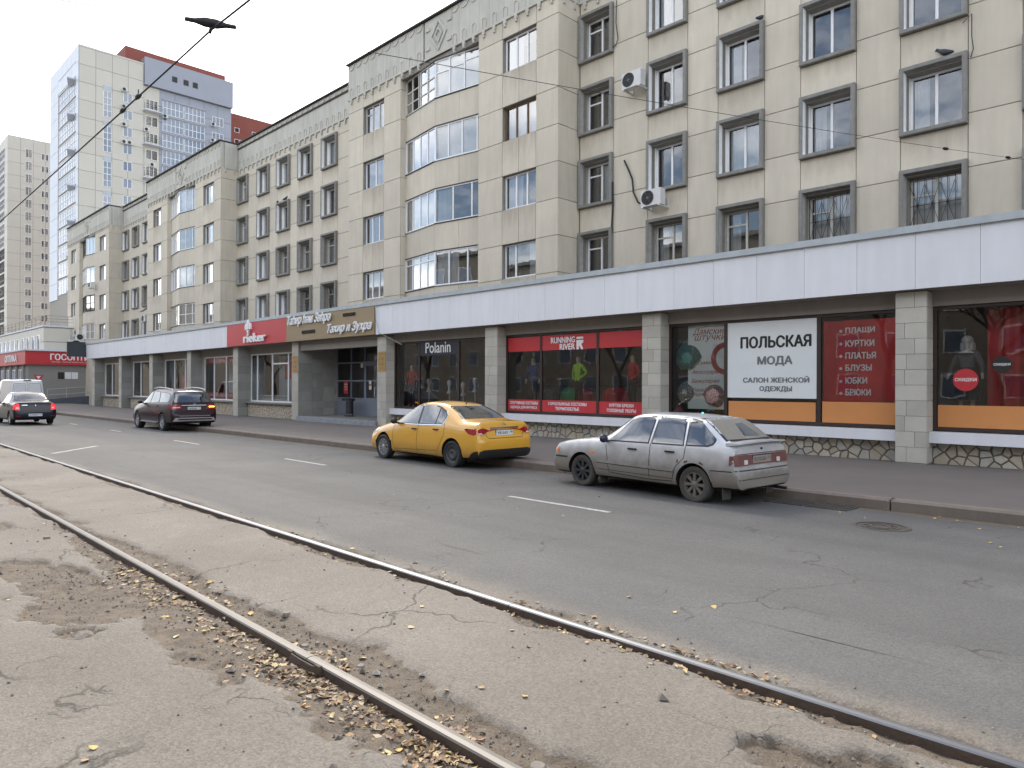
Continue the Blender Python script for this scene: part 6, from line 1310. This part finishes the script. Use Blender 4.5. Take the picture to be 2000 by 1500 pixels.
def umbrella(at, rot, m, label, r_=.45):
    root = tag(empty('umbrella', at), label, 'umbrella'); root.rotation_euler = rot; n = 8; V = [(0, 0, .22)]; F = []
    for ring, (rad, z) in enumerate(((.35, .19), (.7, .10), (1, -.03))):
        for k in range(n * 2):
            a = math.pi * k / n; q_ = rad * r_ * (1 if k % 2 == 0 else .94); V.append((q_ * math.cos(a), q_ * math.sin(a), z - (0 if k % 2 == 0 else -.012 * ring)))
    m_ = n * 2
    F = [(0, 1 + k, 1 + (k + 1) % m_) for k in range(m_)] + [(1 + r2 * m_ + k, 1 + (r2 + 1) * m_ + k, 1 + (r2 + 1) * m_ + (k + 1) % m_, 1 + r2 * m_ + (k + 1) % m_) for r2 in (0, 1) for k in range(m_)]
    ob('canopy', mesh('canopy', V, F, m), root, (0, 0, 0), True); t = MB().tube([(0, 0, .28), (0, 0, -.42)], .008, 6).tube([(0, 0, -.42), (0, 0, -.50), (.04, 0, -.54), (.07, 0, -.50)], .014, 6); ob('shaft', mesh('shaft', t.V, t.F, TRIM), root, (0, 0, 0), True); return root
def chk(n, c1, c2):
    m = mat(n, c1, .7, var=.1); t = m.node_tree; b = t.nodes['Principled BSDF']; ck = t.nodes.new('ShaderNodeTexChecker'); ck.inputs['Scale'].default_value = 26; ck.inputs[1].default_value = (*c1, 1); ck.inputs[2].default_value = (*c2, 1); tcn = t.nodes.new('ShaderNodeTexCoord'); t.links.new(tcn.outputs['Object'], ck.inputs[0]); t.links.new(ck.outputs[0], b.inputs['Base Color']); return m
x, z = pY(1345, 690, 17.68); umbrella((x, 17.68, z), (R(65), R(-28), 0), chk('green_plaid', (.03, .10, .07), (.06, .14, .13)), 'open green checked umbrella hanging in the accessories window', .52)
x, z = pY(1345, 765, 17.66); umbrella((x, 17.66, z), (R(75), R(30), 0), chk('grey_print', (.30, .29, .25), (.07, .07, .065)), 'open grey printed umbrella low in the accessories window', .36)
x, z = pY(1402, 768, 17.64); umbrella((x, 17.64, z), (R(60), R(38), 0), chk('rose_print', (.34, .22, .19), (.2, .12, .11)), 'open rose patterned umbrella in the corner of the accessories window', .40)
x, z = pY(1325, 802, 17.7); bg_ = MB(); bg_.sphere((x, 17.7, z), (.16, .08, .13), 12).tube([(x - .09, 17.7, z + .1), (x - .05, 17.7, z + .24), (x + .05, 17.7, z + .24), (x + .09, 17.7, z + .1)], .012, 6); tag(bg_.build('handbag', cloth('rose', (.25, .07, .09)), None, (x, 17.7, z), True), 'rose handbag at the bottom of the accessories window', 'bag')
x, z = pY(1389, 803, 17.66); ov = MB(); ov.lathe([(0, -.01), (.42, -.01), (.42, .01), (0, .01)], (0, 0, 0), 'y', 28); ov = tag(MB().add([(x + v[0], 17.66 + v[1], z + v[2] * .36) for v in ov.V], ov.F).build('oval_sign', INKB, None, (x, 17.66, z)), 'black oval sign with a green light in the accessories window', 'sign'); lettering('Sync', WHITEL, ov, (x, 17.645, z + .03), w=.26, h=.1, ext=0, shear=.3)
MB().sphere((x - .25, 17.64, z - .06), .022, 8).build('green_light', mat('green_led', (.05, 1, .35), .4, var=0, emit=4), ov)
MB().box(PX[2] + PW + .1, n1 - .06, 17.55, 18.3, .6, .86).build('display_podium', INT, bld)
# litter bin in the porch
bn = pG(680, 812, .22); bx, by = -29.75, 18.55; bi = tag(empty('litter_bin', (bx, by, ZL)), 'dark metal litter bin with an ashtray top in the shop porch', 'bin'); BINM = mat('dark_bin_metal', (.05, .05, .055), .5, metal=.4, var=.15)
MB().lathe([(0, ZL + .12), (.17, ZL + .12), (.17, ZL + .72), (.155, ZL + .72), (.155, ZL + .14)], (bx, by, 0), 'z', 18).build('bucket', BINM, bi, smooth=True); MB().box(bx - .42, bx + .2, by - .17, by + .17, ZL + .74, ZL + .86).build('tray', BINM, bi); MB().box(bx - .22, bx + .22, by - .16, by + .16, ZL, ZL + .04).box(bx - .03, bx + .03, by + .16, by + .2, ZL, ZL + .76).build('stand', BINM, bi)
# ------------------------------------------------------------------ air conditioners, cables, wires, birds
ACW = mat('ac_white', (.60, .60, .58), .5, var=.06, vs=4); ACD = mat('ac_grille', (.10, .105, .11), .6, var=0)
def ac(at, label, rz=0, s=1., group=None):
    r_ = tag(empty('air_conditioner', at, rz), label, 'air conditioner', group)       # local: front towards -y
    def L_(b, n, m, sm=False): return ob(n, mesh(n, [(v[0] * s, v[1] * s, v[2] * s) for v in b.V], b.F, m, sm), r_, (0, 0, 0), True)
    L_(MB().box(-.40, .40, -.14, .14, 0, .55), 'case', ACW); g = MB().lathe([(0, -.012), (.06, -.012), (.06, 0)], (-.12, -.142, .28), 'y', 14)
    for rd in (.10, .15, .20, .235): g.lathe([(rd, -.004), (rd, -.014), (rd + .012, -.014), (rd + .012, -.004)], (-.12, -.14, .28), 'y', 22)
    for k in range(6): a = k * math.pi / 3; g.tube([(-.12, -.148, .28), (-.12 + .24 * math.cos(a), -.148, .28 + .24 * math.sin(a))], .005, 4)
    L_(g, 'fan_grille', ACD); d = MB().lathe([(0, -.143), (.235, -.143)], (-.12, 0, .28), 'y', 22); L_(d, 'fan_opening', LINER)
    for a in (-.36, .30): L_(MB().box(a, a + .06, -.16, .45, -.05, -.002).box(a, a + .06, .40, .45, -.0021, .3), 'bracket', ACW)
    return r_
x, z = pY(1237, 157, 20.55); ac((x, 20.55, z - .27), 'white air conditioner on the wall between the first and second window columns')
x, z = pY(1275, 387, 20.55); ac((x, 20.55, z - .27), 'white air conditioner under a second floor window with a hose hanging to it')
x, z = pY(283, 622, 20.5); ac((x, 20.5, z - .27), 'grey air conditioner under a small hood on the far recess of the block')
MB().add([(x - .5, 20.2, z + .55), (x + .5, 20.2, z + .55), (x + .5, 20.95, z + 1.1), (x - .5, 20.95, z + 1.1), (x - .5, 20.2, z + .52), (x + .5, 20.2, z + .52), (x + .5, 20.95, z + 1.07), (x - .5, 20.95, z + 1.07)], [(0, 1, 2, 3), (7, 6, 5, 4), (0, 4, 5, 1), (1, 5, 6, 2), (3, 2, 6, 7), (0, 3, 7, 4)]).build('rain_hood', ROOFM, bld)
x, z = pY(178, 557, 19.4); ac((x, 19.4, z - .27), 'white air conditioner below a loggia at the far end of the block')
CABLE = mat('black_cable', (.012, .012, .013), .6, var=0)
def cable(name, pts, r_, label, cat='cable', m=CABLE, n=6):
    return tag(MB().tube(pts, r_, n).build(name, m, None, pts[0]), label, cat)
def onM(px_, py_, Y=20.93): a = pY(px_, py_, Y); return (a[0], Y, a[1])
cable('cable_bundle', [onM(1196, 355), onM(1197, 400), onM(1194, 460), onM(1193, 520)], .035, 'thick black cable bundle running down the wall beside the first window column')
cable('hose', [onM(1219, 313), onM(1227, 330), onM(1235, 350), onM(1237, 375), onM(1246, 395), onM(1258, 401)], .03, 'dark hose drooping down the wall to an air conditioner')
cable('loose_wire', [onM(1204, 0), onM(1203, 45), onM(1207, 75), onM(1203, 88), onM(1197, 92)], .016, 'loose black wire dangling beside the top windows of the first column')
cable('loose_wire', [onM(1880, 45), onM(1898, 27), onM(1898, 70), onM(1901, 95), onM(1896, 112)], .012, 'thin dangling wire beside the pigeon on the window surround')
fx, fz = pY(733, 590, YC - .06); cable('sign_cable', [(fx, YC - .06, 5.0), (fx + .05, YC - .06, 4.4), (fx + .25, YC - .06, 3.85), (fx + .5, YC + .1, 3.72), (fx + 1.2, 17.15, 3.35)], .016, 'grey cable hanging from the edge of the gold fascia to the pillar', m=ZINC)
# tram wire above the track and the span wire that carries it
WIRE = mat('wire_black', (.02, .02, .022), .5, metal=.4, var=0)
wp = [(X, 3.15, 5.52 + .03 * math.sin(X * .4) - (.18 if X < -25 else 0) * 0) for X in (6, -2, -7.87, -14, -22, -35, -60, -100)]
wp = [(6, 3.15, 5.56), (-2, 3.15, 5.55), (-6.9, 3.15, 5.55), (-7.87, 3.15, 5.58), (-8.8, 3.15, 5.56), (-14, 3.15, 5.46), (-20, 3.15, 5.36), (-32, 3.15, 5.5), (-45, 3.15, 5.4), (-60, 3.15, 5.5), (-100, 3.15, 5.5)]
cw = cable('contact_wire', wp, .011, 'black tram contact wire strung above the track', 'wire', WIRE)
for px_, py_ in ((270, 190), (240, 217)):
    x, z = pY(px_, py_, 3.15); b = MB().tube([(x - .10, 3.15, z), (x - .03, 3.15, z + .012), (x + .03, 3.15, z + .012), (x + .10, 3.15, z)], [.014, .03, .03, .014], 8)
    if px_ == 270: b.tube([(x, 3.15, z), (x + .01, 3.15, z + .10)], .008, 6)
    b.build('clamp', CABLE, cw)
A = Vector((-7.87, 3.15, 5.66)); Bp = Vector(onM(2010, 313)); Cc = A + (A - Bp) * .55
def sag(p, q_, d, n=10): return [tuple(p + (q_ - p) * (i / n) + Vector((0, 0, -d * 4 * (i / n) * (1 - i / n)))) for i in range(n + 1)]
cable('span_wire', sag(Cc, A, .05) + sag(A, Bp, .08)[1:], .0045, 'thin span wire crossing the street to the facade', 'wire', WIRE, 5)
d = (Bp - A).normalized(); hb = MB().tube([A - d * .26, A - d * .16, A - d * .06, A + d * .06, A + d * .16, A + d * .26], [.022, .026, .05, .05, .026, .022], 10).tube([A, A + Vector((0, 0, -.07)), A + Vector((-.03, 0, -.10))], .018, 8)
tag(hb.build('wire_hanger', CABLE, None, A, True), 'black wing shaped hanger holding the tram wire to the span wire', 'wire hanger')
for f in (.80, .945):
    p = A + (Bp - A) * f + Vector((0, 0, -.08 * 4 * f * (1 - f))); tag(MB().tube([p - d * .11, p - d * .06, p, p + d * .06, p + d * .11], [.012, .03, .035, .03, .012], 8).build('insulator', CABLE, None, p, True), 'small dark strain insulator on the span wire %s' % ('above a barred window' if f < .9 else 'near its wall anchor'), 'insulator')
MB().tube([Bp - Vector((0, .1, 0)), Bp + Vector((0, .15, 0))], .02, 6).build('anchor', GRILLE, bld)
def pigeon(at, rz, label, s=1.):
    prof = [(-.17, .004, .0), (-.16, .02, .0), (-.08, .045, .02), (0, .062, .045), (.06, .055, .07), (.10, .036, .105), (.125, .03, .135), (.15, .026, .145), (.168, .012, .14), (.185, .003, .135)]; n = 10; V = []
    for x, r_, z in prof:
        for k in range(n): a = 2 * math.pi * k / n; V.append((x * s, r_ * math.cos(a) * s, (z + .04 + r_ * math.sin(a)) * s))
    F = [(i * n + k, i * n + (k + 1) % n, (i + 1) * n + (k + 1) % n, (i + 1) * n + k) for i in range(len(prof) - 1) for k in range(n)]
    b = MB().add(V, F); b.tube([(0, .02 * s, .02 * s), (.01 * s, .02 * s, -.005 * s)], .006 * s, 5).tube([(0, -.02 * s, .02 * s), (.01 * s, -.02 * s, -.005 * s)], .006 * s, 5)
    o = ob('pigeon', mesh('pigeon', b.V, b.F, mat('pigeon_grey', (.035, .038, .055), .6, var=.3, vs=30), True), None, at); o.rotation_euler.z = rz
    bm = bmesh.new(); bm.from_mesh(o.data); bmesh.ops.recalc_face_normals(bm, faces=bm.faces); bm.to_mesh(o.data); bm.free(); return tag(o, label, 'pigeon')
pigeon((-5.3, M_ - .08, 10.245), 2.9, 'dark blue pigeon perched on the surround of the rightmost window column', 1.35); pigeon((-10.32, M_ - .08, 12.985), 1.2, 'small dark pigeon on the corner of a window surround in the third column', 1.1); pigeon((-40.9, M_ - .08, 12.985), .4, 'tiny dark pigeon on a window surround beyond the loggias', 1.2); pigeon((-41.9, M_ - .08, 12.985), 2.4, 'dark bird on the corner of a surround beyond the loggias', 1.0)
# ------------------------------------------------------------------ towers behind
TC = mat('tower_cream', (.57, .54, .465), .55, var=.04, vs=.3, rnd=.035); TG = mat('tower_grey_blue', (.33, .35, .40), .55, var=.04, vs=.3, rnd=.03); TWH = mat('tower_white', (.62, .65, .70), .5, var=.03, rnd=.03); TR = mat('tower_brick_red', (.255, .075, .055), .8, var=.1, vs=.8); TJ = mat('tower_joint', (.30, .28, .24), .8, var=.05)
TGL = mat('tower_glass', (.11, .15, .21), .06, var=.35, vs=.7, spec=1.); TGL.node_tree.nodes['Principled BSDF'].inputs['IOR'].default_value = 1.7
TFM = {}
def twin(parent, X, y0, y1, z0, z1, n=2, face='+x', m=PVC, bars=0):
    """tower window: frame with mullions, glass a sub-part; face +x lies on plane X, face -y on plane Y=X (y0,y1 then are x)"""
    W, H = round(y1 - y0, 2), round(z1 - z0, 2); key = (W, H, n, m.name, bars)
    if key not in TFM:
        f = .09; b = MB().box(0, W, 0, .12, 0, f).box(0, W, 0, .12, H - f, H).box(0, f, .002, .118, f, H - f).box(W - f, W, .002, .118, f, H - f)
        for k in range(1, n): b.box(W * k / n - .05, W * k / n + .05, .004, .116, f, H - f)
        for k in range(bars): b.box(f, W - f, .006, .114, H * (k + 1) / (bars + 1) - .05, H * (k + 1) / (bars + 1) + .05)
        TFM[key] = (mesh('window', b.V, b.F, m), mesh('pane', [(.02, .06, .02), (W - .02, .06, .02), (W - .02, .06, H - .02), (.02, .06, H - .02)], [(0, 1, 2, 3)], TGL))
    fm, gm = TFM[key]
    o = ob('window', fm, parent, (X + .06, y0, z0) if face == '+x' else (y0, X - .06, z0)); o.rotation_euler.z = R(90) if face == '+x' else 0
    ob('pane', gm, o, (0, 0, 0), True); return o
def tower_panels(wall, X, y0, y1, z0, z1, m, face='+x', dy=2.5, dz=3.0):
    n = max(1, round((y1 - y0) / dy)); k = max(1, round((z1 - z0) / dz)); a = (y1 - y0) / n; c = (z1 - z0) / k
    for i in range(n):
        for j in range(k):
            if face == '+x': slab('panel', X - .06, X, y0 + i * a + .03, y0 + (i + 1) * a - .03, z0 + j * c + .03, z0 + (j + 1) * c - .03, m, wall, ch=.01, front='+x')
            else: slab('panel', y0 + i * a + .03, y0 + (i + 1) * a - .03, X, X + .06, z0 + j * c + .03, z0 + (j + 1) * c - .03, m, wall, ch=.01)
def tpanels_stuff(wall, X, y0, y1, z0, z1, m, face='+x', dy=2.5, dz=3.0):
    n = max(1, round((y1 - y0) / dy)); k = max(1, round((z1 - z0) / dz)); a = (y1 - y0) / n; c = (z1 - z0) / k; b = MB()
    for i in range(n):
        for j in range(k):
            if face == '+x': b.box(X - .06, X, y0 + i * a + .03, y0 + (i + 1) * a - .03, z0 + j * c + .03, z0 + (j + 1) * c - .03)
            else: b.box(y0 + i * a + .03, y0 + (i + 1) * a - .03, X, X + .06, z0 + j * c + .03, z0 + (j + 1) * c - .03)
    tag(b.build('panels', m, wall), kind='stuff')
X1, Y1, ZT = -137.6, 33.0, 59.2
t1 = tag(empty('apartment_tower', (X1, Y1, -.4)), 'tall cream and grey blue clad apartment tower with a red roof storey', 'tower')
w = MB().box(-157, X1 - .06, Y1 + .06, 43.2, -.5, ZT).build('wall', TJ, t1); tower_panels(w, X1, Y1, 43.2, 17.0, ZT - .3, TC, dy=2.55, dz=3.02)
w2 = MB().box(-157, X1 - .26, 43.2, 59.2, -.5, 60.2).build('wall', TJ, t1); tower_panels(w2, X1 - .2, 46.0, 59.2, 17.0, 55.3, TG, dy=2.64, dz=3.02); tpanels_stuff(w2, X1 - .2, 43.2, 46.0, 17, 55.3, TC, dy=2.8, dz=3.02)
MB().box(X1 - .2, X1 + .35, 43.3, 59.3, 55.4, 60.35).build('parapet_box', TG, t1)
MB().box(-157, X1 + .03, Y1 - .05, 43.25, ZT - .3, ZT).build('coping', TC, t1)
w3 = MB().box(-157, -151, Y1 - .02, Y1 + .06, 17, ZT - .3).build('wall', TJ, t1); tpanels_stuff(w3, Y1 - .08, -157, -151.0, 17, ZT, TWH, '-y', 3, 3.02); tpanels_stuff(w3, Y1 - .08, -139.0, X1, 17, ZT, TWH, '-y', 1.4, 3.02); tpanels_stuff(w3, Y1 - .08, -151.0, -139.0, 54.3, ZT, TWH, '-y', 3, 3.02)
MB().box(-152, X1 - 1.5, 40.6, 58.5, 58.0, 62.0).build('roof_storey', TR, t1); MB().box(-148, -141.5, 47, 52, 62.0, 62.7).build('roof_vent', ROOFM, t1); MB().box(-147, -142, 54, 56, 62.0, 62.6).build('roof_vent', ROOFM, t1)
for k in range(13):
    z = 17.6 + k * 3.02
    ya, yb = pX(201, 300, X1)[0], pX(218, 300, X1)[0]
    if k % 2 == 0 and z < 53: twin(t1, X1, ya, yb, z + .1, z + 4.6, 2, bars=3); MB().box(X1 - .01, X1 + .07, ya, yb, z + 4.62, z + 5.5).build('louvre', ZINC, t1)
    ya, yb = pX(240, 300, X1)[0], pX(258, 300, X1)[0]
    if z < 53: twin(t1, X1, ya, yb, z + .5, z + 2.2, 2)
    ya, yb = pX(284, 300, X1 - .2)[0], pX(308, 300, X1 - .2)[0]
    if z < 53: twin(t1, X1 - .2, ya, yb, z + .4, z + 2.2, 2 + k % 2); 
    if z < 53 and k % 2: MB().box(X1 - .1, X1 + .9, ya - .5, yb + .4, z - .12, z).build('balcony_slab', TWH, t1); bl = MB()
    if z < 53 and k % 2:
        for yy in (ya - .5, yb + .4): bl.tube([(X1 + .85, yy, z), (X1 + .85, yy, z + 1)], .03, 4)
        for zz in (.35, .65, 1.0): bl.tube([(X1 + .85, ya - .5, z + zz), (X1 + .85, yb + .4, z + zz)], .025, 4)
        bl.build('balcony_rail', GRILLE, t1)
    ya, yb = pX(317, 300, X1 - .2)[0], pX(399, 300, X1 - .2)[0]
    if z < 53: twin(t1, X1 - .15, ya, (ya + yb) / 2 - .1, z + .15, z + 2.7, 5, bars=1); twin(t1, X1 - .15, (ya + yb) / 2 + .1, yb, z + .15, z + 2.7, 5, bars=1); MB().box(X1 - .2, X1 + .1, ya - .1, yb + .1, z + 2.72, z + 3.0).build('floor_band', TG, t1)
    ya, yb = pX(414, 300, X1 - .2)[0], pX(436, 300, X1 - .2)[0]
    if z < 53: twin(t1, X1 - .2, ya, yb, z + .5, z + 2.2, 3)
    twin(t1, Y1 - .02, -150.5, -144.9, z + .15, z + 2.75, 5, '-y', bars=1); twin(t1, Y1 - .02, -144.7, -139.2, z + .15, z + 2.75, 5, '-y', bars=1) if z < 54 else None
    if k % 2 == 0: MB().add([(-144, Y1 - .1, z), (-139.2, Y1 - 1.4, z), (-139.2, Y1 - .1, z), (-144, Y1 - .1, z - .25), (-139.2, Y1 - 1.4, z - .25), (-139.2, Y1 - .1, z - .25)], [(0, 1, 2), (5, 4, 3), (0, 3, 4, 1), (1, 4, 5, 2), (2, 5, 3, 0)]).build('balcony_slab', TWH, t1)
for k, (px_, dz_) in enumerate(((362, 0), (340, 0), (380, 0))): MB().box(X1 + .34, X1 + .4, pX(px_, 150, X1)[0] - .45, pX(px_, 150, X1)[0] + .45, 57.2, 58.2).build('small_window', GRILLE, t1)
for k, (px_, py_) in enumerate(((244, 175), (243, 208), (243, 243), (243, 277), (254, 279), (287, 253), (298, 322), (323, 227), (417, 243), (416, 274))):
    y, z = pX(px_, py_, X1 + .4); ac((X1 + .4, y, z - .3), 'small white air conditioner outside a window of the tall tower', R(90), 1.1, 'air conditioners on the tall tower')
X2 = -202.7
t2 = tag(empty('apartment_tower', (X2, 34, -.6)), 'second cream apartment tower standing further off, without a red storey in front', 'tower')
w = MB().box(-225, X2 - .06, 34.06, 62, -.6, 60.2).build('wall', TJ, t2); tpanels_stuff(w, X2, 34, 62, 8, 60.1, TC, dy=2.55, dz=3.0); tpanels_stuff(w, 34.0, -225, X2, 8, 60.1, TC, '-y', 3, 3.0)
MB().box(-218, X2 - 3, 46, 60, 60.2, 65).build('roof_storey', TR, t2)
for k in range(17):
    z = 7.2 + k * 3.0
    ya, yb = pX(48, 500, X2)[0], pX(62, 500, X2)[0]; twin(t2, X2, ya, yb, z + .4, z + (2.5 if k > 8 else 2.1), 2)
    ya, yb = pX(80, 500, X2)[0], pX(94, 500, X2)[0]; twin(t2, X2, ya, yb, z + .5, z + 2.1, 2)
    twin(t2, 34.0, -214, -206, z + .2, z + 2.7, 6, '-y', GRILLE if k < 9 else PVC, bars=1)
t3 = tag(empty('brick_tower', (-150, 64, -.5)), 'brick red high-rise block showing behind the grey blue tower', 'tower')
MB().box(-170, -146, 61.5, 76, -.5, 57.8).build('wall', TR, t3)
for k in range(6):
    for px_ in (458, 492, 520):
        y = pX(px_, 240, -146)[0]; z = 55.0 - k * 3; twin(t3, -146, y, y + (1.0 if k == 0 else 2.0), z - 1, z + (.0 if k == 0 else .6), 1 if k == 0 else 2)
# ------------------------------------------------------------------ low building and optician's annex
XA = -80.0
lo = tag(empty('office_building', (-84, 17.1, -.2)), 'low cream two storey building with a railed flat roof behind the optician', 'building')
w = MB().box(-150, -84.06, 17.2, 34, -.3, 7.45).build('wall', TJ, lo); tower_panels(w, -84, 17.14, 34, 4.5, 7.4, TC, dy=2.4, dz=1.45); tpanels_stuff(w, 17.14, -150, -84, 4.5, 7.4, TC, '-y', 2.4, 1.45)
MB().box(-150.1, -83.9, 17.05, 34, 7.45, 7.6).build('coping', TWH, lo)
for k in range(14): x = -86.6 - k * 2.4; twin(lo, 17.12, x, x + 1.3, 5.0, 6.7, 1, '-y')
rl = MB()
for k in range(20): rl.tube([(-84.2 - k * 2, 17.3, 7.6), (-84.2 - k * 2, 17.3, 8.6)], .03, 5)
for z in (7.95, 8.3, 8.6): rl.tube([(-84.2, 17.3, z), (-124, 17.3, z)], .025, 5)
for k in range(6): rl.tube([(-84.2, 17.3 + k * 2, 7.6), (-84.2, 17.3 + k * 2, 8.6)], .03, 5)
for z in (8.0, 8.3, 8.6): rl.tube([(-84.2, 17.3, z), (-84.2, 28, z)], .025, 5)
rl.build('roof_railing', mat('rusty_rail', (.32, .27, .22), .7, var=.2), lo)
an = tag(empty('optician_annex', (XA, 15.1, -.2)), 'single storey grey annex with a red fascia advertising an optician', 'shop')
GW = mat('grey_render', (.25, .24, .225), .85, var=.05, vs=1); SLATE = mat('slate_cladding', (.075, .085, .11), .6, var=.3, vs=2)
MB().box(-125, XA, 15.12, 26, -.4, 3.55).build('wall', GW, an); MB().box(-125.2, XA + .3, 14.8, 26, 3.55, 4.84).build('fascia', REDS, an); MB().box(-125.3, XA + .42, 14.68, 26, 4.84, 4.97).build('coping', TWH, an)
ya, za = pX(98, 694, XA + .3); yb, zb = pX(196, 700, XA + .3)
lettering('ГОСОПТИКА', WHITEL, an, (XA + .33, (ya + yb) / 2, 4.30), w=yb - ya, h=.62, face='+x', ext=.02, bold=.02); lettering('ОПРАВЫ   СОЛНЦЕЗАЩИТНЫЕ ОЧКИ   ЛИНЗЫ', WHITEL, an, (XA + .31, (ya + yb) / 2, 3.82), w=(yb - ya) * .95, h=.12, face='+x', ext=0)
xa = pY(10, 700, 14.78)[0]; xb = pY(33, 695, 14.78)[0]; lettering('ОПТИКА', WHITEL, an, ((xa + xb) / 2, 14.76, 4.2), w=xb - xa, h=.72, ext=.02, bold=.02)
for k in range(7):
    x = XA - 2.2 - k * 2.9; twin(an, 15.1, x - 1.7, x, .4, 3.1, 2, '-y'); MB().box(x + .25, x + .8, 14.95, 15.12, -.3, 3.54).build('pier', GW, an)
for px_, m in ((119, INKB), (133, WHP), (146, WHP)):
    y0 = pX(px_ - 6, 725, XA)[0]; y1 = pX(px_ + 6, 725, XA)[0]; MB().box(XA, XA + .03, y0, y1, 2.2, 2.85).build('wall_plate', m, an)
MB().prism([(16.4, -.3), (26, -.3), (26, 1.0), (16.4, .25)], XA + .6, XA + 1.2, 'x').build('access_ramp', SLATE, an)
rp = MB()
for k in range(6): y = 16.4 + k * 1.6; rp.tube([(XA + 1.15, y, .2 + (y - 16.4) * .078), (XA + 1.15, y, 1.2 + (y - 16.4) * .078)], .025, 5)
for dz_ in (.65, 1.2): rp.tube([(XA + 1.15, 16.4, dz_), (XA + 1.15, 24.6, dz_ + 8.2 * .078)], .025, 5)
rp.build('ramp_rail', ZINC, an)
ac((XA + .1, 19.2, 4.97), 'large white air conditioner on the annex roof', R(90), 1.9); ac((XA - .5, 19.6, 6.05), 'smaller white air conditioner above the large one on the annex roof', R(90), 1.1); ac((-84.0 + .3, 20.2, 6.6), 'white air conditioner on the low building behind the dark board', R(90), 1.3)
x_ = -66.5; y_ = pX(75, 745, x_)[0]
rs = tag(empty('road_sign', (x_, y_, gz(x_, .05))), 'red bordered give way sign on a post behind the van', 'sign')
MB().tube([(x_, y_, gz(x_, -.1)), (x_, y_, 2.42)], .03, 8).build('post', ZINC, rs)
MB().prism([(y_ - .36, 2.42), (y_ + .36, 2.42), (y_, 1.78)], x_ + .031, x_ + .045, 'x').build('plate', REDS, rs); MB().prism([(y_ - .15, 2.33), (y_ + .15, 2.33), (y_, 2.07)], x_ + .046, x_ + .05, 'x').build('face', WHP, rs)
# ------------------------------------------------------------------ the far side of the street, seen only in reflections
op = tag(empty('opposite_block', (-20, -19, 0)), 'plain pale apartment block across the street, mirrored in the shop glass', 'building')
MB().box(-290, 45, -32, -19, -.8, 15.5).build('wall', mat('opposite_render', (.24, .215, .18), .85, var=.1, vs=.5, streak=.1), op); MB().box(-290.3, 45.3, -32.3, -18.7, 15.5, 15.9).build('cornice', CONC, op)  # wall drawn far out to the left to darken reflections in the cars
ow = {}
for k in range(5):
    for i in range(40):
        x = -92 + i * 3.4; key = 'o'
        if key not in ow: b = MB().box(0, 1.5, -.02, .06, 0, 1.6); ow[key] = mesh('window', b.V, b.F, PVC); b2 = MB().box(.1, 1.4, .061, .07, .1, 1.5); ow['g'] = mesh('pane', b2.V, b2.F, TGL)
        o = ob('window', ow['o'], op, (x, -19, 1.0 + k * 2.9)); ob('pane', ow['g'], o, (0, 0, 0), True)
BARK = mat('bark', (.085, .065, .05), .9, var=.2, vs=6); LEAFG = mat('autumn_foliage', (.16, .115, .03), .7, var=.3, vs=3)
def tree(at, h, seed, label):
    rr = random.Random(seed); r_ = tag(empty('street_tree', at), label, 'tree', 'trees across the street'); b = MB(); lf = MB()
    def br(p, d, L_, rad, dep):
        q_ = p + d * L_ * .5 + Vector((rr.uniform(-.1, .1), rr.uniform(-.1, .1), 0)) * L_ * .4; e = p + d * L_; b.tube([p, q_, e], [rad, rad * .8, rad * .6], 6, cap=False)
        if dep == 0:
            for _ in range(26):
                c = e + Vector((rr.gauss(0, .45), rr.gauss(0, .45), rr.gauss(0, .4))); s = rr.uniform(.05, .10); u = Vector((rr.gauss(0, 1), rr.gauss(0, 1), rr.gauss(0, 1))).normalized(); v = u.orthogonal().normalized(); lf.add([c - u * s, c + v * s * .6, c + u * s, c - v * s * .6], [(0, 1, 2, 3)])
            return
        for k in range(3 if dep > 1 else 4):
            a = rr.uniform(0, 6.28); t = rr.uniform(.4, .8); nd = (d + Vector((math.cos(a), math.sin(a), .1)) * t).normalized(); br(e, nd, L_ * rr.uniform(.6, .8), rad * .58, dep - 1)
    br(Vector(at), Vector((0, 0, 1)), h * .3, h * .028, 4)
    b.build('trunk', BARK, r_, Vector(at), True); lf.build('crown', LEAFG, r_, Vector(at))
for i, (x, y) in enumerate(((-34, -10.5), (-24.5, -10.2), (-14.5, -10.8), (-3, -10.4), (-46, -10.6), (-58, -10.3), (-70, -10.7), (-9, -10.1), (-82, -10.4), (-93, -10.6), (-104, -10.2), (-116, -10.5), (-128, -10.4), (-140, -10.6))): tree((x, y, gz(x, 0)), 9 + i % 3, 70 + i, 'thin leafed autumn tree on the opposite pavement, seen only in reflections')  # the far left trees are added to darken reflections in the car sides
tag(MB().box(-110, 45, -15.5, -12.99, -.4, .06).build('opposite_pavement', PAVE), kind='structure')
